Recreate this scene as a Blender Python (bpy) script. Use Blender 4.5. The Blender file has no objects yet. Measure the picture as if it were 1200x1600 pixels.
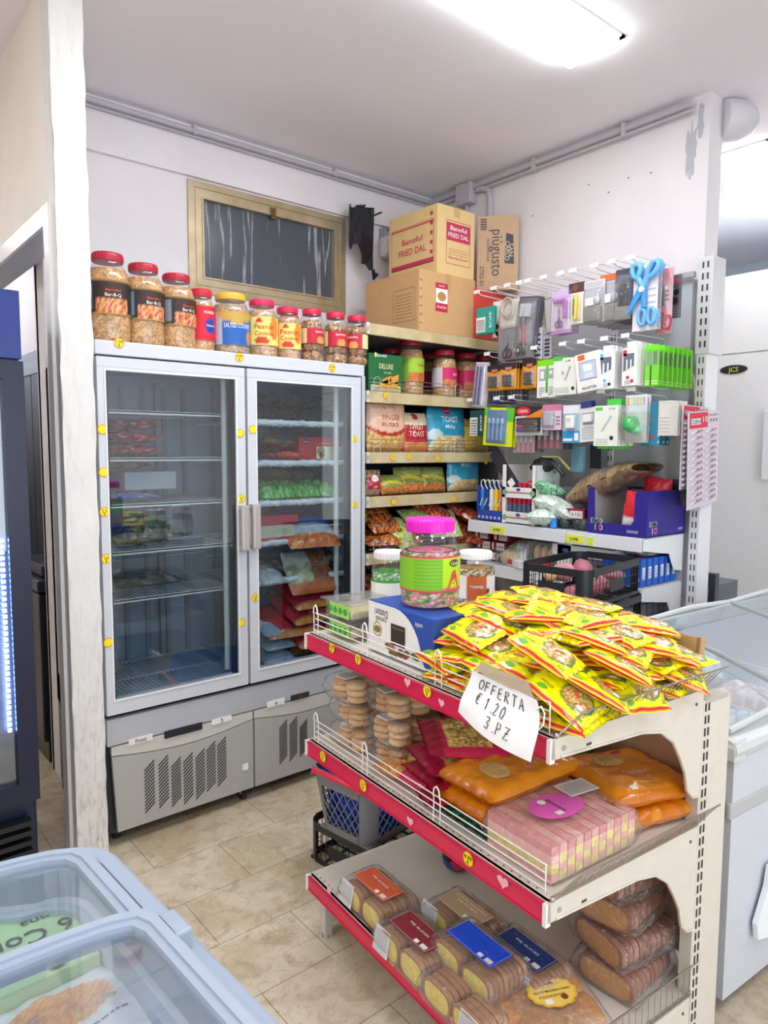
import bpy, bmesh, math, random
from math import sin, cos, pi, radians, sqrt, atan2
from mathutils import Vector, Matrix, Euler, noise

S = bpy.context.scene
C = S.collection
rnd = random.Random(7)

# ------------------------------------------------------------------ camera
CAM_F = 1115.6                      # focal length in pixels of the 1200x1600 frame
CAM_Y, CAM_P, CAM_R, CAM_H = radians(39.518), radians(5.0986), radians(0.2578), 1.57
_f = Vector((sin(CAM_Y)*cos(CAM_P), cos(CAM_Y)*cos(CAM_P), -sin(CAM_P)))
_r0 = Vector((cos(CAM_Y), -sin(CAM_Y), 0)); _u0 = _r0.cross(_f)
_r = _r0*cos(CAM_R) + _u0*sin(CAM_R); _u = -_r0*sin(CAM_R) + _u0*cos(CAM_R)
cam_data = bpy.data.cameras.new('camera'); cam = bpy.data.objects.new('camera', cam_data); C.objects.link(cam)
cam.matrix_world = Matrix(((_r.x, _u.x, -_f.x, 0), (_r.y, _u.y, -_f.y, 0), (_r.z, _u.z, -_f.z, CAM_H), (0, 0, 0, 1)))
cam_data.sensor_fit = 'VERTICAL'; cam_data.sensor_height = 32.0
cam_data.lens = 32.0*CAM_F/1600.0
cam_data.clip_start = 0.02; cam_data.clip_end = 60
S.camera = cam

# ------------------------------------------------------------------ world, exposure
S.view_settings.view_transform = 'Standard'; S.view_settings.look = 'None'
S.view_settings.exposure = 1.10; S.view_settings.gamma = 1.0
S.view_settings.use_curve_mapping = False
S.cycles.transparent_max_bounces = 32
S.cycles.max_bounces = 12
S.cycles.diffuse_bounces = 7
w = bpy.data.worlds.new('world'); S.world = w; w.use_nodes = True
w.node_tree.nodes['Background'].inputs[0].default_value = (0.85, 0.9, 1.0, 1)
w.node_tree.nodes['Background'].inputs[1].default_value = 0.25
day = bpy.data.lights.new('fill_daylight', 'AREA'); day.shape = 'RECTANGLE'; day.size = 4.6; day.size_y = 2.0; day.energy = 45; day.color = (.80, .90, 1.0)
day_o = bpy.data.objects.new('shopfront_fill', day); C.objects.link(day_o); day_o.location = (.4, -2.86, 1.5); day_o.rotation_euler = (radians(90), 0, 0)   # daylight added to brighten the ceiling, from the unseen shop front behind the viewer
LAMP = 9.6                         # emission strength of the ceiling LED panels
CEIL = 3.16

# ------------------------------------------------------------------ pixel -> point on a real plane
def _ray(px, py): return _r*((px-600)/CAM_F) + _u*((800-py)/CAM_F) + _f
def atX(px, py, v): d = _ray(px, py); return d*(v/d.x) + Vector((0, 0, CAM_H))
def atY(px, py, v): d = _ray(px, py); return d*(v/d.y) + Vector((0, 0, CAM_H))
def atZ(px, py, v): d = _ray(px, py); return d*((v-CAM_H)/d.z) + Vector((0, 0, CAM_H))
GA = radians(4.365)                 # the near gondola stands 4.4 degrees off the walls
GD = Vector((sin(GA), cos(GA), 0)); GN = Vector((cos(GA), -sin(GA), 0))
def atG(px, py, off):               # plane parallel to the gondola's front, off metres from the origin along its normal
    d = _ray(px, py); return d*(off/d.dot(GN)) + Vector((0, 0, CAM_H))

# ------------------------------------------------------------------ colours and materials
def lin(c):
    return tuple((x/12.92 if x <= .04045 else ((x+.055)/1.055)**2.4) for x in c)
def hx(s):
    s = s.lstrip('#'); return lin(tuple(int(s[i:i+2], 16)/255 for i in (0, 2, 4)))
MATS = {}
def _new(name):
    m = bpy.data.materials.new(name); m.use_nodes = True
    MATS[name] = m; return m, m.node_tree, m.node_tree.nodes['Principled BSDF']
def setp(b, **k):
    for n, v in k.items():
        n = {'base': 'Base Color', 'rough': 'Roughness', 'metal': 'Metallic', 'coat': 'Coat Weight', 'spec': 'Specular IOR Level', 'emit': 'Emission Strength', 'emitc': 'Emission Color', 'crough': 'Coat Roughness', 'trans': 'Transmission Weight', 'alpha': 'Alpha'}[n]
        if isinstance(v, tuple) and len(v) == 3: v = v+(1,)
        b.inputs[n].default_value = v
def vmat(name, rough, metal=0, coat=0, bump=0, bscale=60, var=.06):
    """surface whose printed colour comes with the mesh, with a little procedural unevenness"""
    m, t, b = _new(name); n = t.nodes; L = t.links.new
    a = n.new('ShaderNodeAttribute'); a.attribute_name = 'Col'
    tc = n.new('ShaderNodeTexCoord'); nz = n.new('ShaderNodeTexNoise'); nz.inputs['Scale'].default_value = bscale*.4; nz.inputs['Detail'].default_value = 3
    L(tc.outputs['Object'], nz.inputs['Vector'])
    mr = n.new('ShaderNodeMapRange'); mr.inputs[3].default_value = 1-var; mr.inputs[4].default_value = 1+var
    L(nz.outputs['Fac'], mr.inputs[0])
    mx = n.new('ShaderNodeVectorMath'); mx.operation = 'MULTIPLY'
    L(a.outputs['Color'], mx.inputs[0]); L(mr.outputs[0], mx.inputs[1])
    L(mx.outputs[0], b.inputs['Base Color'])
    setp(b, rough=rough, metal=metal, coat=coat)
    if bump:
        n2 = n.new('ShaderNodeTexNoise'); n2.inputs['Scale'].default_value = bscale; n2.inputs['Detail'].default_value = 4
        L(tc.outputs['Object'], n2.inputs['Vector'])
        bp = n.new('ShaderNodeBump'); bp.inputs['Strength'].default_value = bump; bp.inputs['Distance'].default_value = .004
        L(n2.outputs['Fac'], bp.inputs['Height']); L(bp.outputs[0], b.inputs['Normal'])
    return m
PAPER = vmat('printed_card', .55, bump=.05)
PLAST = vmat('moulded_plastic', .35, bump=.03, var=.03)
FILM = vmat('glossy_foil_film', .26, coat=.4, bump=.8, bscale=38)
METAL = vmat('bare_metal', .3, metal=1)
PAINT = vmat('enamelled_steel', .32, bump=.04, bscale=200, var=.03)
ROUGH = vmat('matt_surface', .8, bump=.3, bscale=90)
FOOD = vmat('baked_food', .6, bump=.6, bscale=160, var=.3)
def granule_mat():
    m = vmat('fried_granules', .5, bump=.8, bscale=120, var=.1); t = m.node_tree; n = t.nodes; L = t.links.new; b = n['Principled BSDF']
    src = b.inputs['Base Color'].links[0].from_socket
    tc = n.new('ShaderNodeTexCoord'); vo = n.new('ShaderNodeTexVoronoi'); vo.inputs['Scale'].default_value = 130; L(tc.outputs['Object'], vo.inputs['Vector'])
    sp = n.new('ShaderNodeSeparateXYZ'); L(vo.outputs['Color'], sp.inputs[0]); mr = n.new('ShaderNodeMapRange'); mr.inputs[3].default_value = .62; mr.inputs[4].default_value = 1.4; L(sp.outputs[0], mr.inputs[0])
    mx = n.new('ShaderNodeVectorMath'); mx.operation = 'MULTIPLY'; L(src, mx.inputs[0]); L(mr.outputs[0], mx.inputs[1]); L(mx.outputs[0], b.inputs['Base Color']); return m
GRAN = granule_mat()
def clear(name, tint=(1, 1, 1), base=.04, edge=.75, rough=.05, bump=0, bscale=30, milk=0.0):
    """thin clear sheet: see-through with a fresnel sheen"""
    m, t, b = _new(name); n = t.nodes; L = t.links.new; n.remove(b)
    out = n['Material Output']; tr = n.new('ShaderNodeBsdfTransparent'); tr.inputs[0].default_value = tint+(1,)
    gl = n.new('ShaderNodeBsdfGlossy'); gl.inputs['Roughness'].default_value = rough
    ge = n.new('ShaderNodeNewGeometry'); dp = n.new('ShaderNodeVectorMath'); dp.operation = 'DOT_PRODUCT'
    L(ge.outputs['Normal'], dp.inputs[0]); L(ge.outputs['Incoming'], dp.inputs[1])
    ab = n.new('ShaderNodeMath'); ab.operation = 'ABSOLUTE'; L(dp.outputs['Value'], ab.inputs[0])
    iv = n.new('ShaderNodeMath'); iv.operation = 'SUBTRACT'; iv.inputs[0].default_value = 1; L(ab.outputs[0], iv.inputs[1])
    pw_ = n.new('ShaderNodeMath'); pw_.operation = 'POWER'; pw_.inputs[1].default_value = 4; L(iv.outputs[0], pw_.inputs[0])
    mr = n.new('ShaderNodeMapRange'); mr.inputs[3].default_value = base; mr.inputs[4].default_value = edge
    L(pw_.outputs[0], mr.inputs[0])
    mx = n.new('ShaderNodeMixShader'); L(mr.outputs[0], mx.inputs[0]); L(tr.outputs[0], mx.inputs[1]); L(gl.outputs[0], mx.inputs[2])
    res = mx
    if milk:
        df = n.new('ShaderNodeBsdfDiffuse'); df.inputs[0].default_value = (.8, .84, .88, 1)
        m2 = n.new('ShaderNodeMixShader'); m2.inputs[0].default_value = milk
        L(mx.outputs[0], m2.inputs[1]); L(df.outputs[0], m2.inputs[2]); res = m2
    L(res.outputs[0], out.inputs[0])
    if bump:
        tc = n.new('ShaderNodeTexCoord'); nz = n.new('ShaderNodeTexNoise'); nz.inputs['Scale'].default_value = bscale; nz.inputs['Detail'].default_value = 3; nz.inputs['Distortion'].default_value = 1.5
        L(tc.outputs['Object'], nz.inputs['Vector'])
        bp = n.new('ShaderNodeBump'); bp.inputs['Strength'].default_value = bump; bp.inputs['Distance'].default_value = .02
        L(nz.outputs['Fac'], bp.inputs['Height']); L(bp.outputs[0], gl.inputs['Normal'])
    return m
GLASS = clear('door_glass', (.90, .95, .97), .13, .8, .02)
LIDGLASS = clear('freezer_lid_glass', (.92, .95, .97), .10, .8, .02, milk=.05)
WRAP = clear('clear_wrap', (.985, .985, .985), .09, .9, .13, bump=1.0, bscale=26, milk=.05)
JARPLA = clear('clear_jar_plastic', (.99, .99, .98), .06, .8, .08, bump=.08, bscale=12, milk=.03)
def pmat(name, col, rough=.5, metal=0, coat=0, col2=None, scale=5, bump=0, bscale=40, bdist=.004, lo=.35, hi=.65, emit=0, emitc=None, detail=6):
    m, t, b = _new(name); n = t.nodes; L = t.links.new
    setp(b, base=col, rough=rough, metal=metal, coat=coat)
    tc = n.new('ShaderNodeTexCoord')
    if col2 is not None:
        nz = n.new('ShaderNodeTexNoise'); nz.inputs['Scale'].default_value = scale; nz.inputs['Detail'].default_value = detail
        L(tc.outputs['Object'], nz.inputs['Vector'])
        cr = n.new('ShaderNodeValToRGB'); cr.color_ramp.elements[0].position = lo; cr.color_ramp.elements[1].position = hi
        cr.color_ramp.elements[0].color = col+(1,); cr.color_ramp.elements[1].color = col2+(1,)
        L(nz.outputs['Fac'], cr.inputs[0]); L(cr.outputs[0], b.inputs['Base Color'])
    if bump:
        n2 = n.new('ShaderNodeTexNoise'); n2.inputs['Scale'].default_value = bscale; n2.inputs['Detail'].default_value = 6
        L(tc.outputs['Object'], n2.inputs['Vector'])
        bp = n.new('ShaderNodeBump'); bp.inputs['Strength'].default_value = bump; bp.inputs['Distance'].default_value = bdist
        L(n2.outputs['Fac'], bp.inputs['Height']); L(bp.outputs[0], b.inputs['Normal'])
    if emit: setp(b, emit=emit, emitc=emitc or col)
    return m
M_WALL = pmat('wall_paint', hx("#ebe7ea"), .75, col2=hx("#e4e0e4"), scale=2.5, bump=.15, bscale=35)
M_CEIL = pmat('ceiling_paint', hx('#f1eff5'), .8, col2=hx('#ebe9f0'), scale=1.2, bump=.06, bscale=20)
M_CREAM = pmat('cream_wall_paint', hx('#efe8dc'), .7, col2=hx('#e6dfd3'), scale=2, bump=.1)
M_FROST = pmat('frost_crust', hx('#eef3f8'), .7, col2=hx('#cfdde8'), scale=30, bump=1, bscale=70, bdist=.01)
M_LED = pmat('lit_led_diffuser', (1, 1, 1), .5, emit=LAMP, emitc=(.93, .965, 1))

# ------------------------------------------------------------------ mesh builder
class MB:
    def __init__(s, col=(.8, .8, .8)):
        s.v = []; s.f = []; s.c = []; s.sm = []; s.mi = []; s.col = col; s.m = 0; s.T = None
    def _p(s, p):
        p = Vector(p)
        return s.T @ p if s.T is not None else p
    def add(s, vs, fs, col=None, smooth=False, m=None):
        o = len(s.v); s.v += [s._p(p) for p in vs]
        for f in fs:
            s.f.append([o+i for i in f]); s.sm.append(smooth); s.mi.append(s.m if m is None else m)
            s.c.append(col if col is not None else s.col)
        return s
    def box(s, a, b, col=None, m=None, bev=0):
        x0, y0, z0 = a; x1, y1, z1 = b
        if bev and min(abs(x1-x0), abs(y1-y0), abs(z1-z0)) > 2.2*bev:
            bm = bmesh.new(); bmesh.ops.create_cube(bm, size=1)
            for v in bm.verts: v.co = Vector(((x0+x1)/2+v.co.x*(x1-x0), (y0+y1)/2+v.co.y*(y1-y0), (z0+z1)/2+v.co.z*(z1-z0)))
            bmesh.ops.bevel(bm, geom=bm.edges[:], offset=bev, segments=2, affect='EDGES', profile=.5)
            bm.verts.index_update()
            s.add([v.co.copy() for v in bm.verts], [[v.index for v in f.verts] for f in bm.faces], col, False, m); bm.free(); return s
        vs = [(x, y, z) for x in (x0, x1) for y in (y0, y1) for z in (z0, z1)]
        return s.add(vs, [(0, 1, 3, 2), (4, 6, 7, 5), (0, 4, 5, 1), (2, 3, 7, 6), (0, 2, 6, 4), (1, 5, 7, 3)], col, False, m)
    def cyl(s, a, b, r, r2=None, n=12, col=None, caps=True, m=None, smooth=True):
        a = Vector(a); b = Vector(b); r2 = r if r2 is None else r2
        d = (b-a).normalized(); x = d.orthogonal().normalized(); y = d.cross(x)
        vs = [a+(x*cos(2*pi*i/n)+y*sin(2*pi*i/n))*r for i in range(n)] + [b+(x*cos(2*pi*i/n)+y*sin(2*pi*i/n))*r2 for i in range(n)]
        s.add(vs, [(i, (i+1) % n, n+(i+1) % n, n+i) for i in range(n)], col, smooth, m)
        if caps: s.add(vs, [list(range(n))[::-1], list(range(n, 2*n))], col, False, m)
        return s
    def tube(s, pts, r, n=6, col=None, closed=False, m=None):
        pts = [Vector(p) for p in pts]; k = len(pts); rings = []; up = None
        for i, p in enumerate(pts):
            a = pts[(i-1) % k] if closed or i > 0 else p; b = pts[(i+1) % k] if closed or i < k-1 else p
            d = (b-a).normalized()
            if up is None: up = d.orthogonal().normalized()
            up = (up - d*up.dot(d))
            up = up.normalized() if up.length > 1e-6 else d.orthogonal().normalized()
            y = d.cross(up)
            rings.append([p+(up*cos(2*pi*j/n)+y*sin(2*pi*j/n))*r for j in range(n)])
        vs = [q for g in rings for q in g]; fs = []
        for i in range(k if closed else k-1):
            A = i*n; B = ((i+1) % k)*n
            fs += [(A+j, A+(j+1) % n, B+(j+1) % n, B+j) for j in range(n)]
        s.add(vs, fs, col, True, m)
        if not closed: s.add(rings[0]+rings[-1], [list(range(n))[::-1], list(range(n, 2*n))], col, False, m)
        return s
    def lathe(s, prof, c=(0, 0, 0), n=24, col=None, m=None, caps=True, sx=1, sy=1, wob=None):
        """prof: list of (radius, z)"""
        vs = []
        for r, z in prof:
            for i in range(n):
                a = 2*pi*i/n; rr = r*(wob(a, z) if wob else 1)
                vs.append((c[0]+rr*cos(a)*sx, c[1]+rr*sin(a)*sy, c[2]+z))
        fs = [(k*n+i, k*n+(i+1) % n, (k+1)*n+(i+1) % n, (k+1)*n+i) for k in range(len(prof)-1) for i in range(n)]
        s.add(vs, fs, col, True, m)
        if caps: s.add(vs[:n]+vs[-n:], [list(range(n))[::-1], list(range(n, 2*n))], col, False, m)
        return s
    def prism(s, poly, z0, z1, col=None, m=None, axis='z'):
        """polygon (x,y) pulled along an axis: z -> (x,y,z); y -> (x,z,y) ; x -> (z,x,y)"""
        n = len(poly)
        def mp(p, z): return {'z': (p[0], p[1], z), 'y': (p[0], z, p[1]), 'x': (z, p[0], p[1])}[axis]
        vs = [mp(p, z0) for p in poly]+[mp(p, z1) for p in poly]
        return s.add(vs, [list(range(n))[::-1], list(range(n, 2*n))]+[(i, (i+1) % n, n+(i+1) % n, n+i) for i in range(n)], col, False, m)
    def grid(s, fn, nu, nv, colf=None, smooth=True, m=None):
        """fn(u,v) with u,v in 0..1"""
        vs = [fn(i/nu, j/nv) for j in range(nv+1) for i in range(nu+1)]; o = len(s.v)
        vc = [colf(min(.999, max(.001, i/nu)), min(.999, max(.001, j/nv))) for j in range(nv+1) for i in range(nu+1)] if colf else None
        s.v += [s._p(p) for p in vs]
        for j in range(nv):
            for i in range(nu):
                a = o+j*(nu+1)+i; s.f.append([a, a+1, a+nu+2, a+nu+1]); s.sm.append(smooth); s.mi.append(s.m if m is None else m)
                if vc: k = j*(nu+1)+i; s.c.append([vc[k], vc[k+1], vc[k+nu+2], vc[k+nu+1]])
                else: s.c.append(s.col)
        return s
    def blob(s, c, r, col=None, n=10, m=None, amp=0, seed=0, sq=1):
        cx, cy, cz = c; rx, ry, rz = (r, r, r) if not isinstance(r, (tuple, list)) else r
        def fn(u, v):
            a = u*2*pi; b = (v-.5)*pi
            p = Vector((cos(a)*cos(b), sin(a)*cos(b), sin(b)))
            k = 1+amp*noise.noise(p*2.2+Vector((seed*3.1, seed*1.7, 0))) if amp else 1
            if sq != 1: p = Vector([math.copysign(abs(t)**sq, t) for t in p])
            return (cx+p.x*rx*k, cy+p.y*ry*k, cz+p.z*rz*k)
        return s.grid(fn, n, max(5, n//2+1), (lambda u, v: col) if col is not None else None, True, m)
    def text(s, txt, fn, h, col, w=None, al='c', m=None, bold=False, rot=0):
        """letters on a surface: fn(x, y) -> 3D point, (0,0) is the text's centre"""
        vs, fs, tw, th = glyphs(txt)
        k = h; kx = k if w is None else w/max(tw, 1e-6)
        ox = {'c': tw/2, 'l': 0, 'r': tw}[al]
        cr, sr = cos(rot), sin(rot)
        def g(x, y):
            X = (x-ox)*kx; Y = (y-.35)*k
            return fn(X*cr-Y*sr, X*sr+Y*cr)
        o = len(s.v); s.v += [s._p(g(x, y)) for x, y in vs]
        for f in fs: s.f.append([o+i for i in f]); s.sm.append(False); s.mi.append(s.m if m is None else m); s.c.append(col)
        return s
_GC = {}
def glyphs(txt):
    if txt in _GC: return _GC[txt]
    cu = bpy.data.curves.new('t', 'FONT'); cu.body = txt; cu.resolution_u = 2; cu.fill_mode = 'FRONT'; cu.offset = .006
    o = bpy.data.objects.new('t', cu); C.objects.link(o)
    dg = bpy.context.evaluated_depsgraph_get(); me = bpy.data.meshes.new_from_object(o.evaluated_get(dg))
    vs = [(v.co.x, v.co.y) for v in me.vertices]; fs = [list(p.vertices) for p in me.polygons]
    bpy.data.objects.remove(o); bpy.data.curves.remove(cu); bpy.data.meshes.remove(me)
    x0 = min([v[0] for v in vs] or [0]); x1 = max([v[0] for v in vs] or [1])
    vs = [(x-x0, y) for x, y in vs]
    # default capital height is about 0.7 of size: rescale so that capitals are 0.7 high
    _GC[txt] = (vs, fs, x1-x0, 1.0); return _GC[txt]
def mesh_of(name, mb, mats):
    me = bpy.data.meshes.new(name); me.from_pydata([tuple(v) for v in mb.v], [], mb.f)
    if not isinstance(mats, (list, tuple)): mats = [mats]
    for m in mats: me.materials.append(m)
    ca = me.color_attributes.new('Col', 'FLOAT_COLOR', 'CORNER')
    buf = []
    for f, c in zip(mb.f, mb.c):
        if isinstance(c, list):
            for q in c: buf += [q[0], q[1], q[2], 1.0]
        else: buf += [c[0], c[1], c[2], 1.0]*len(f)
    ca.data.foreach_set('color', buf)
    me.polygons.foreach_set('use_smooth', mb.sm)
    me.polygons.foreach_set('material_index', mb.mi)
    me.update(); return me
def obj(name, mb, mats=None, parent=None, label=None):
    o = bpy.data.objects.new(name, mesh_of(name, mb, mats if mats is not None else PLAST)); C.objects.link(o)
    if parent is not None: o.parent = parent
    if label: o['label'] = label
    return o
def thing(name, label, cat, loc=(0, 0, 0), rotz=0, group=None, rot=None):
    o = bpy.data.objects.new(name, None); C.objects.link(o); o.location = loc
    o.rotation_euler = rot if rot is not None else (0, 0, rotz); o.empty_display_size = .05
    return tag(o, label, cat, group)
def tag(o, label, cat, group=None, kind=None):
    o['label'] = label; o['category'] = cat
    if group: o['group'] = group
    if kind: o['kind'] = kind
    return o
def struct(name, mb, mats, parent=None, label=None):
    o = obj(name, mb, mats, parent, label)
    if parent is None: o['kind'] = 'structure'
    return o
def put(o, loc, rot=(0, 0, 0)): o.location = loc; o.rotation_euler = rot; return o
def kids(o): return [c for c in bpy.data.objects if c.parent is o]
def copy_tree(o, parent=None):
    c = o.copy(); C.objects.link(c); c.parent = parent
    for ch in list(o.children): copy_tree(ch, c)
    return c
def clone(src, label, loc, rot=None, group=None, scale=None):
    c = copy_tree(src); c['label'] = label; c.location = loc
    if rot is not None: c.rotation_euler = rot
    if group: c['group'] = group
    if scale is not None: c.scale = scale
    return c
def lerp(a, b, t): return tuple(x+(y-x)*t for x, y in zip(a, b))
def mul(c, k): return tuple(min(1, x*k) for x in c)
WHITE = hx('#f4f4f2'); BLACK = hx('#17181c'); RED = hx('#c8102e'); PINK = hx('#e0244f'); YEL = hx('#f5e400'); GREEN = hx('#3fae2a'); BLUE = hx('#1f4fb5')
GREY = hx('#9a9ca0'); OFFW = hx('#e9e5dc'); ORANGE = hx('#ec7a14')
# ================================================================== THE ROOM
BW = 3.48      # back wall plane (Y)
SW = 3.24      # side wall plane (X)
SE = 1.65      # where the side wall ends (Y)
def floor_mat():
    m, t, b = _new('marble_tiles'); n = t.nodes; L = t.links.new
    tc = n.new('ShaderNodeTexCoord'); mp = n.new('ShaderNodeMapping'); mp.inputs['Location'].default_value = (.08, -.1225, 0)
    L(tc.outputs['Object'], mp.inputs[0])
    br = n.new('ShaderNodeTexBrick'); br.offset = .5; br.inputs['Scale'].default_value = 1; br.inputs['Brick Width'].default_value = .52; br.inputs['Row Height'].default_value = .2645
    br.inputs['Mortar Size'].default_value = .0014; br.inputs['Mortar Smooth'].default_value = .3
    br.inputs['Color1'].default_value = hx('#d8c8b0')+(1,); br.inputs['Color2'].default_value = hx('#e0d2bc')+(1,); br.inputs['Mortar'].default_value = hx('#7a6a55')+(1,)
    L(mp.outputs[0], br.inputs['Vector'])
    def noisy(scale, det, dist, c0, c1, p0, p1):
        z = n.new('ShaderNodeTexNoise'); z.inputs['Scale'].default_value = scale; z.inputs['Detail'].default_value = det; z.inputs['Distortion'].default_value = dist
        L(mp.outputs[0], z.inputs['Vector']); r = n.new('ShaderNodeValToRGB'); r.color_ramp.elements[0].position = p0; r.color_ramp.elements[1].position = p1
        r.color_ramp.elements[0].color = c0+(1,); r.color_ramp.elements[1].color = c1+(1,); L(z.outputs['Fac'], r.inputs[0]); return r
    def mulc(a, c, f):
        x = n.new('ShaderNodeMix'); x.data_type = 'RGBA'; x.blend_type = 'MULTIPLY'; x.inputs[0].default_value = f
        L(a, x.inputs[6]); L(c, x.inputs[7]); return x.outputs[2]
    c = mulc(br.outputs['Color'], noisy(3.2, 8, 1.2, hx('#cdbfa4'), (1, 1, 1), .38, .62).outputs[0], .6)
    c = mulc(c, noisy(14, 8, .8, hx('#b9a688'), (1, 1, 1), .34, .5).outputs[0], .38)
    v = n.new('ShaderNodeTexNoise'); v.inputs['Scale'].default_value = 5; v.inputs['Detail'].default_value = 7; v.inputs['Distortion'].default_value = 3
    L(mp.outputs[0], v.inputs['Vector'])
    r = n.new('ShaderNodeValToRGB'); e = r.color_ramp.elements; e[0].position = .485; e[0].color = (1, 1, 1, 1); e[1].position = .515; e[1].color = (1, 1, 1, 1)
    k = e.new(.5); k.color = hx('#7d6f58')+(1,); L(v.outputs['Fac'], r.inputs[0])
    c = mulc(c, r.outputs[0], .3)
    L(c, b.inputs['Base Color']); setp(b, rough=.32)
    return m
f = MB(); f.box((-3.5, -3, -.1), (7, 7.5, 0)); struct('floor', f, floor_mat())
f = MB(); f.box((-3.5, -3, CEIL), (7, 7.5, CEIL+.1)); struct('ceiling', f, M_CEIL)
# back wall with the deeper band along its top, window hole left open
WX0, WX1, WZ0, WZ1 = 1.585, 2.56, 2.355, 2.905
f = MB()
f.box((.90, BW, 0), (SW, BW+.15, WZ0)); f.box((.90, BW, WZ0), (WX0, BW+.15, WZ1)); f.box((WX1, BW, WZ0), (SW, BW+.15, WZ1)); f.box((.90, BW, WZ1), (SW, BW+.15, CEIL))
f.box((.90, BW-.022, WZ1+.012), (SW, BW, CEIL))
struct('wall_back', f, M_WALL)
# side wall with its chipped end
f = MB(); f.box((SW, SE, 0), (SW+.12, 7.4, CEIL)); struct('wall_right', f, M_WALL)
f = MB(col=hx('#b9bbc4'))
r2 = random.Random(3)
def patch(cy, cz, w, h, k=26):
    pts = []
    for i in range(k):
        a = 2*pi*i/k; q = 1+.35*r2.uniform(-1, 1); pts.append((cy+cos(a)*w*q, cz+sin(a)*h*q))
    return pts
f.prism(patch(1.735, 2.93, .025, .11), SW-.003, SW+.001, axis='x')
f.prism(patch(1.69, 3.04, .012, .07), SW-.003, SW+.001, axis='x')
for y, z in [(2.28, 2.93), (2.05, 2.9), (2.16, 2.86), (1.93, 2.89), (2.64, 2.86), (2.86, 2.72)]:
    f.prism([(y+.004*cos(a*pi/4), z+.004*sin(a*pi/4)) for a in range(8)], SW-.002, SW+.001, axis='x', col=hx('#6d6a70'))
struct('trim_1', f, ROUGH, label='chipped plaster scars on the side wall')
# left partition: rough white end, lintel over the opening, frame
def end_mat():
    m, t, b = _new('rough_white_plaster'); n = t.nodes; L = t.links.new
    tc = n.new('ShaderNodeTexCoord'); mp = n.new('ShaderNodeMapping'); mp.inputs['Scale'].default_value = (14, 14, 4); L(tc.outputs['Object'], mp.inputs[0])
    z = n.new('ShaderNodeTexNoise'); z.inputs['Scale'].default_value = 2.2; z.inputs['Detail'].default_value = 7; L(mp.outputs[0], z.inputs['Vector'])
    bp = n.new('ShaderNodeBump'); bp.inputs['Strength'].default_value = .9; bp.inputs['Distance'].default_value = .014; L(z.outputs['Fac'], bp.inputs['Height']); L(bp.outputs[0], b.inputs['Normal'])
    sp = n.new('ShaderNodeSeparateXYZ'); L(tc.outputs['Object'], sp.inputs[0])
    mr = n.new('ShaderNodeMapRange'); mr.inputs[1].default_value = 1.2; mr.inputs[2].default_value = .1; mr.inputs[3].default_value = 0; mr.inputs[4].default_value = 1
    L(sp.outputs['Z'], mr.inputs[0])
    s = n.new('ShaderNodeTexNoise'); s.inputs['Scale'].default_value = 5; s.inputs['Detail'].default_value = 8; L(mp.outputs[0], s.inputs['Vector'])
    cr = n.new('ShaderNodeValToRGB'); cr.color_ramp.elements[0].position = .5; cr.color_ramp.elements[1].position = .72; L(s.outputs['Fac'], cr.inputs[0])
    ml = n.new('ShaderNodeMath'); ml.operation = 'MULTIPLY'; L(cr.outputs[0], ml.inputs[0]); L(mr.outputs[0], ml.inputs[1])
    mx = n.new('ShaderNodeMix'); mx.data_type = 'RGBA'; L(ml.outputs[0], mx.inputs[0]); mx.inputs[6].default_value = hx('#e6e4e1')+(1,); mx.inputs[7].default_value = hx('#c6beb0')+(1,)
    L(mx.outputs[2], b.inputs['Base Color']); setp(b, rough=.55); return m
def rough_end(u, v):
    z = v*CEIL; x = .745+.112*u
    d = .006*noise.noise(Vector((x*22, z*7, 0)))+.004*noise.noise(Vector((x*60, z*16, 4)))
    e = .006*noise.noise(Vector((u*3, z*9, 8))) if u in (0, 1) else 0
    return (x+e, 2.70+d, z)
f = MB(); f.grid(rough_end, 14, 160); f.box((.745, 2.706, 0), (.857, 2.80, CEIL), m=0)
struct('wall_left', f, [end_mat()])
f = MB(); f.box((.745, 2.80, 2.41), (.857, 4.9, CEIL)); f.box((.745, 4.3, 0), (.857, 7.4, 2.41)); struct('wall_left_lintel', f, M_CREAM).name = 'wall_left_upper'
f = MB(col=hx('#efeeee'))
f.box((.733, 2.755, 0), (.745, 2.815, 2.36)); f.box((.733, 2.755, 2.36), (.745, 4.35, 2.425)); f.box((.733, 4.29, 0), (.745, 4.35, 2.36))
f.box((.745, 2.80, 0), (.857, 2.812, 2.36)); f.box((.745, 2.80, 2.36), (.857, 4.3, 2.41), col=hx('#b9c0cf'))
struct('trim_2', f, PAINT, label='white wooden frame round the doorway')
# behind the doorway
f = MB(); f.box((1.30, 3.63, 0), (1.42, 7.4, CEIL)); f.box((-3.4, 7.3, 0), (1.3, 7.4, CEIL)); f.box((.90, 3.60, 0), (1.42, 3.64, CEIL)); struct('wall_passage', f, M_WALL)
f = MB(col=hx('#a9b4c4'))
f.box((1.26, 4.74, .35), (1.30, 5.75, 2.2)); 
f.box((1.245, 4.78, .42), (1.262, 4.86, 2.13), col=hx('#b9c3d2')); f.box((1.245, 5.62, .42), (1.262, 5.70, 2.13), col=hx('#b9c3d2')); f.box((1.245, 4.86, 2.05), (1.262, 5.62, 2.13), col=hx('#b9c3d2'))
for k in range(4): f.box((1.252, 4.88+k*.185, .42), (1.259, 4.88+k*.185+.165, 2.05), col=hx('#8c98aa'))
d1 = struct('door_1', f, PAINT)
f = MB(col=hx('#70798a')); f.box((1.222, 5.60, 1.15), (1.245, 5.64, 1.30)); f.box((1.222, 5.60, 1.95), (1.245, 5.66, 2.02)); obj('door_hinge', f, METAL, d1)
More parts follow.
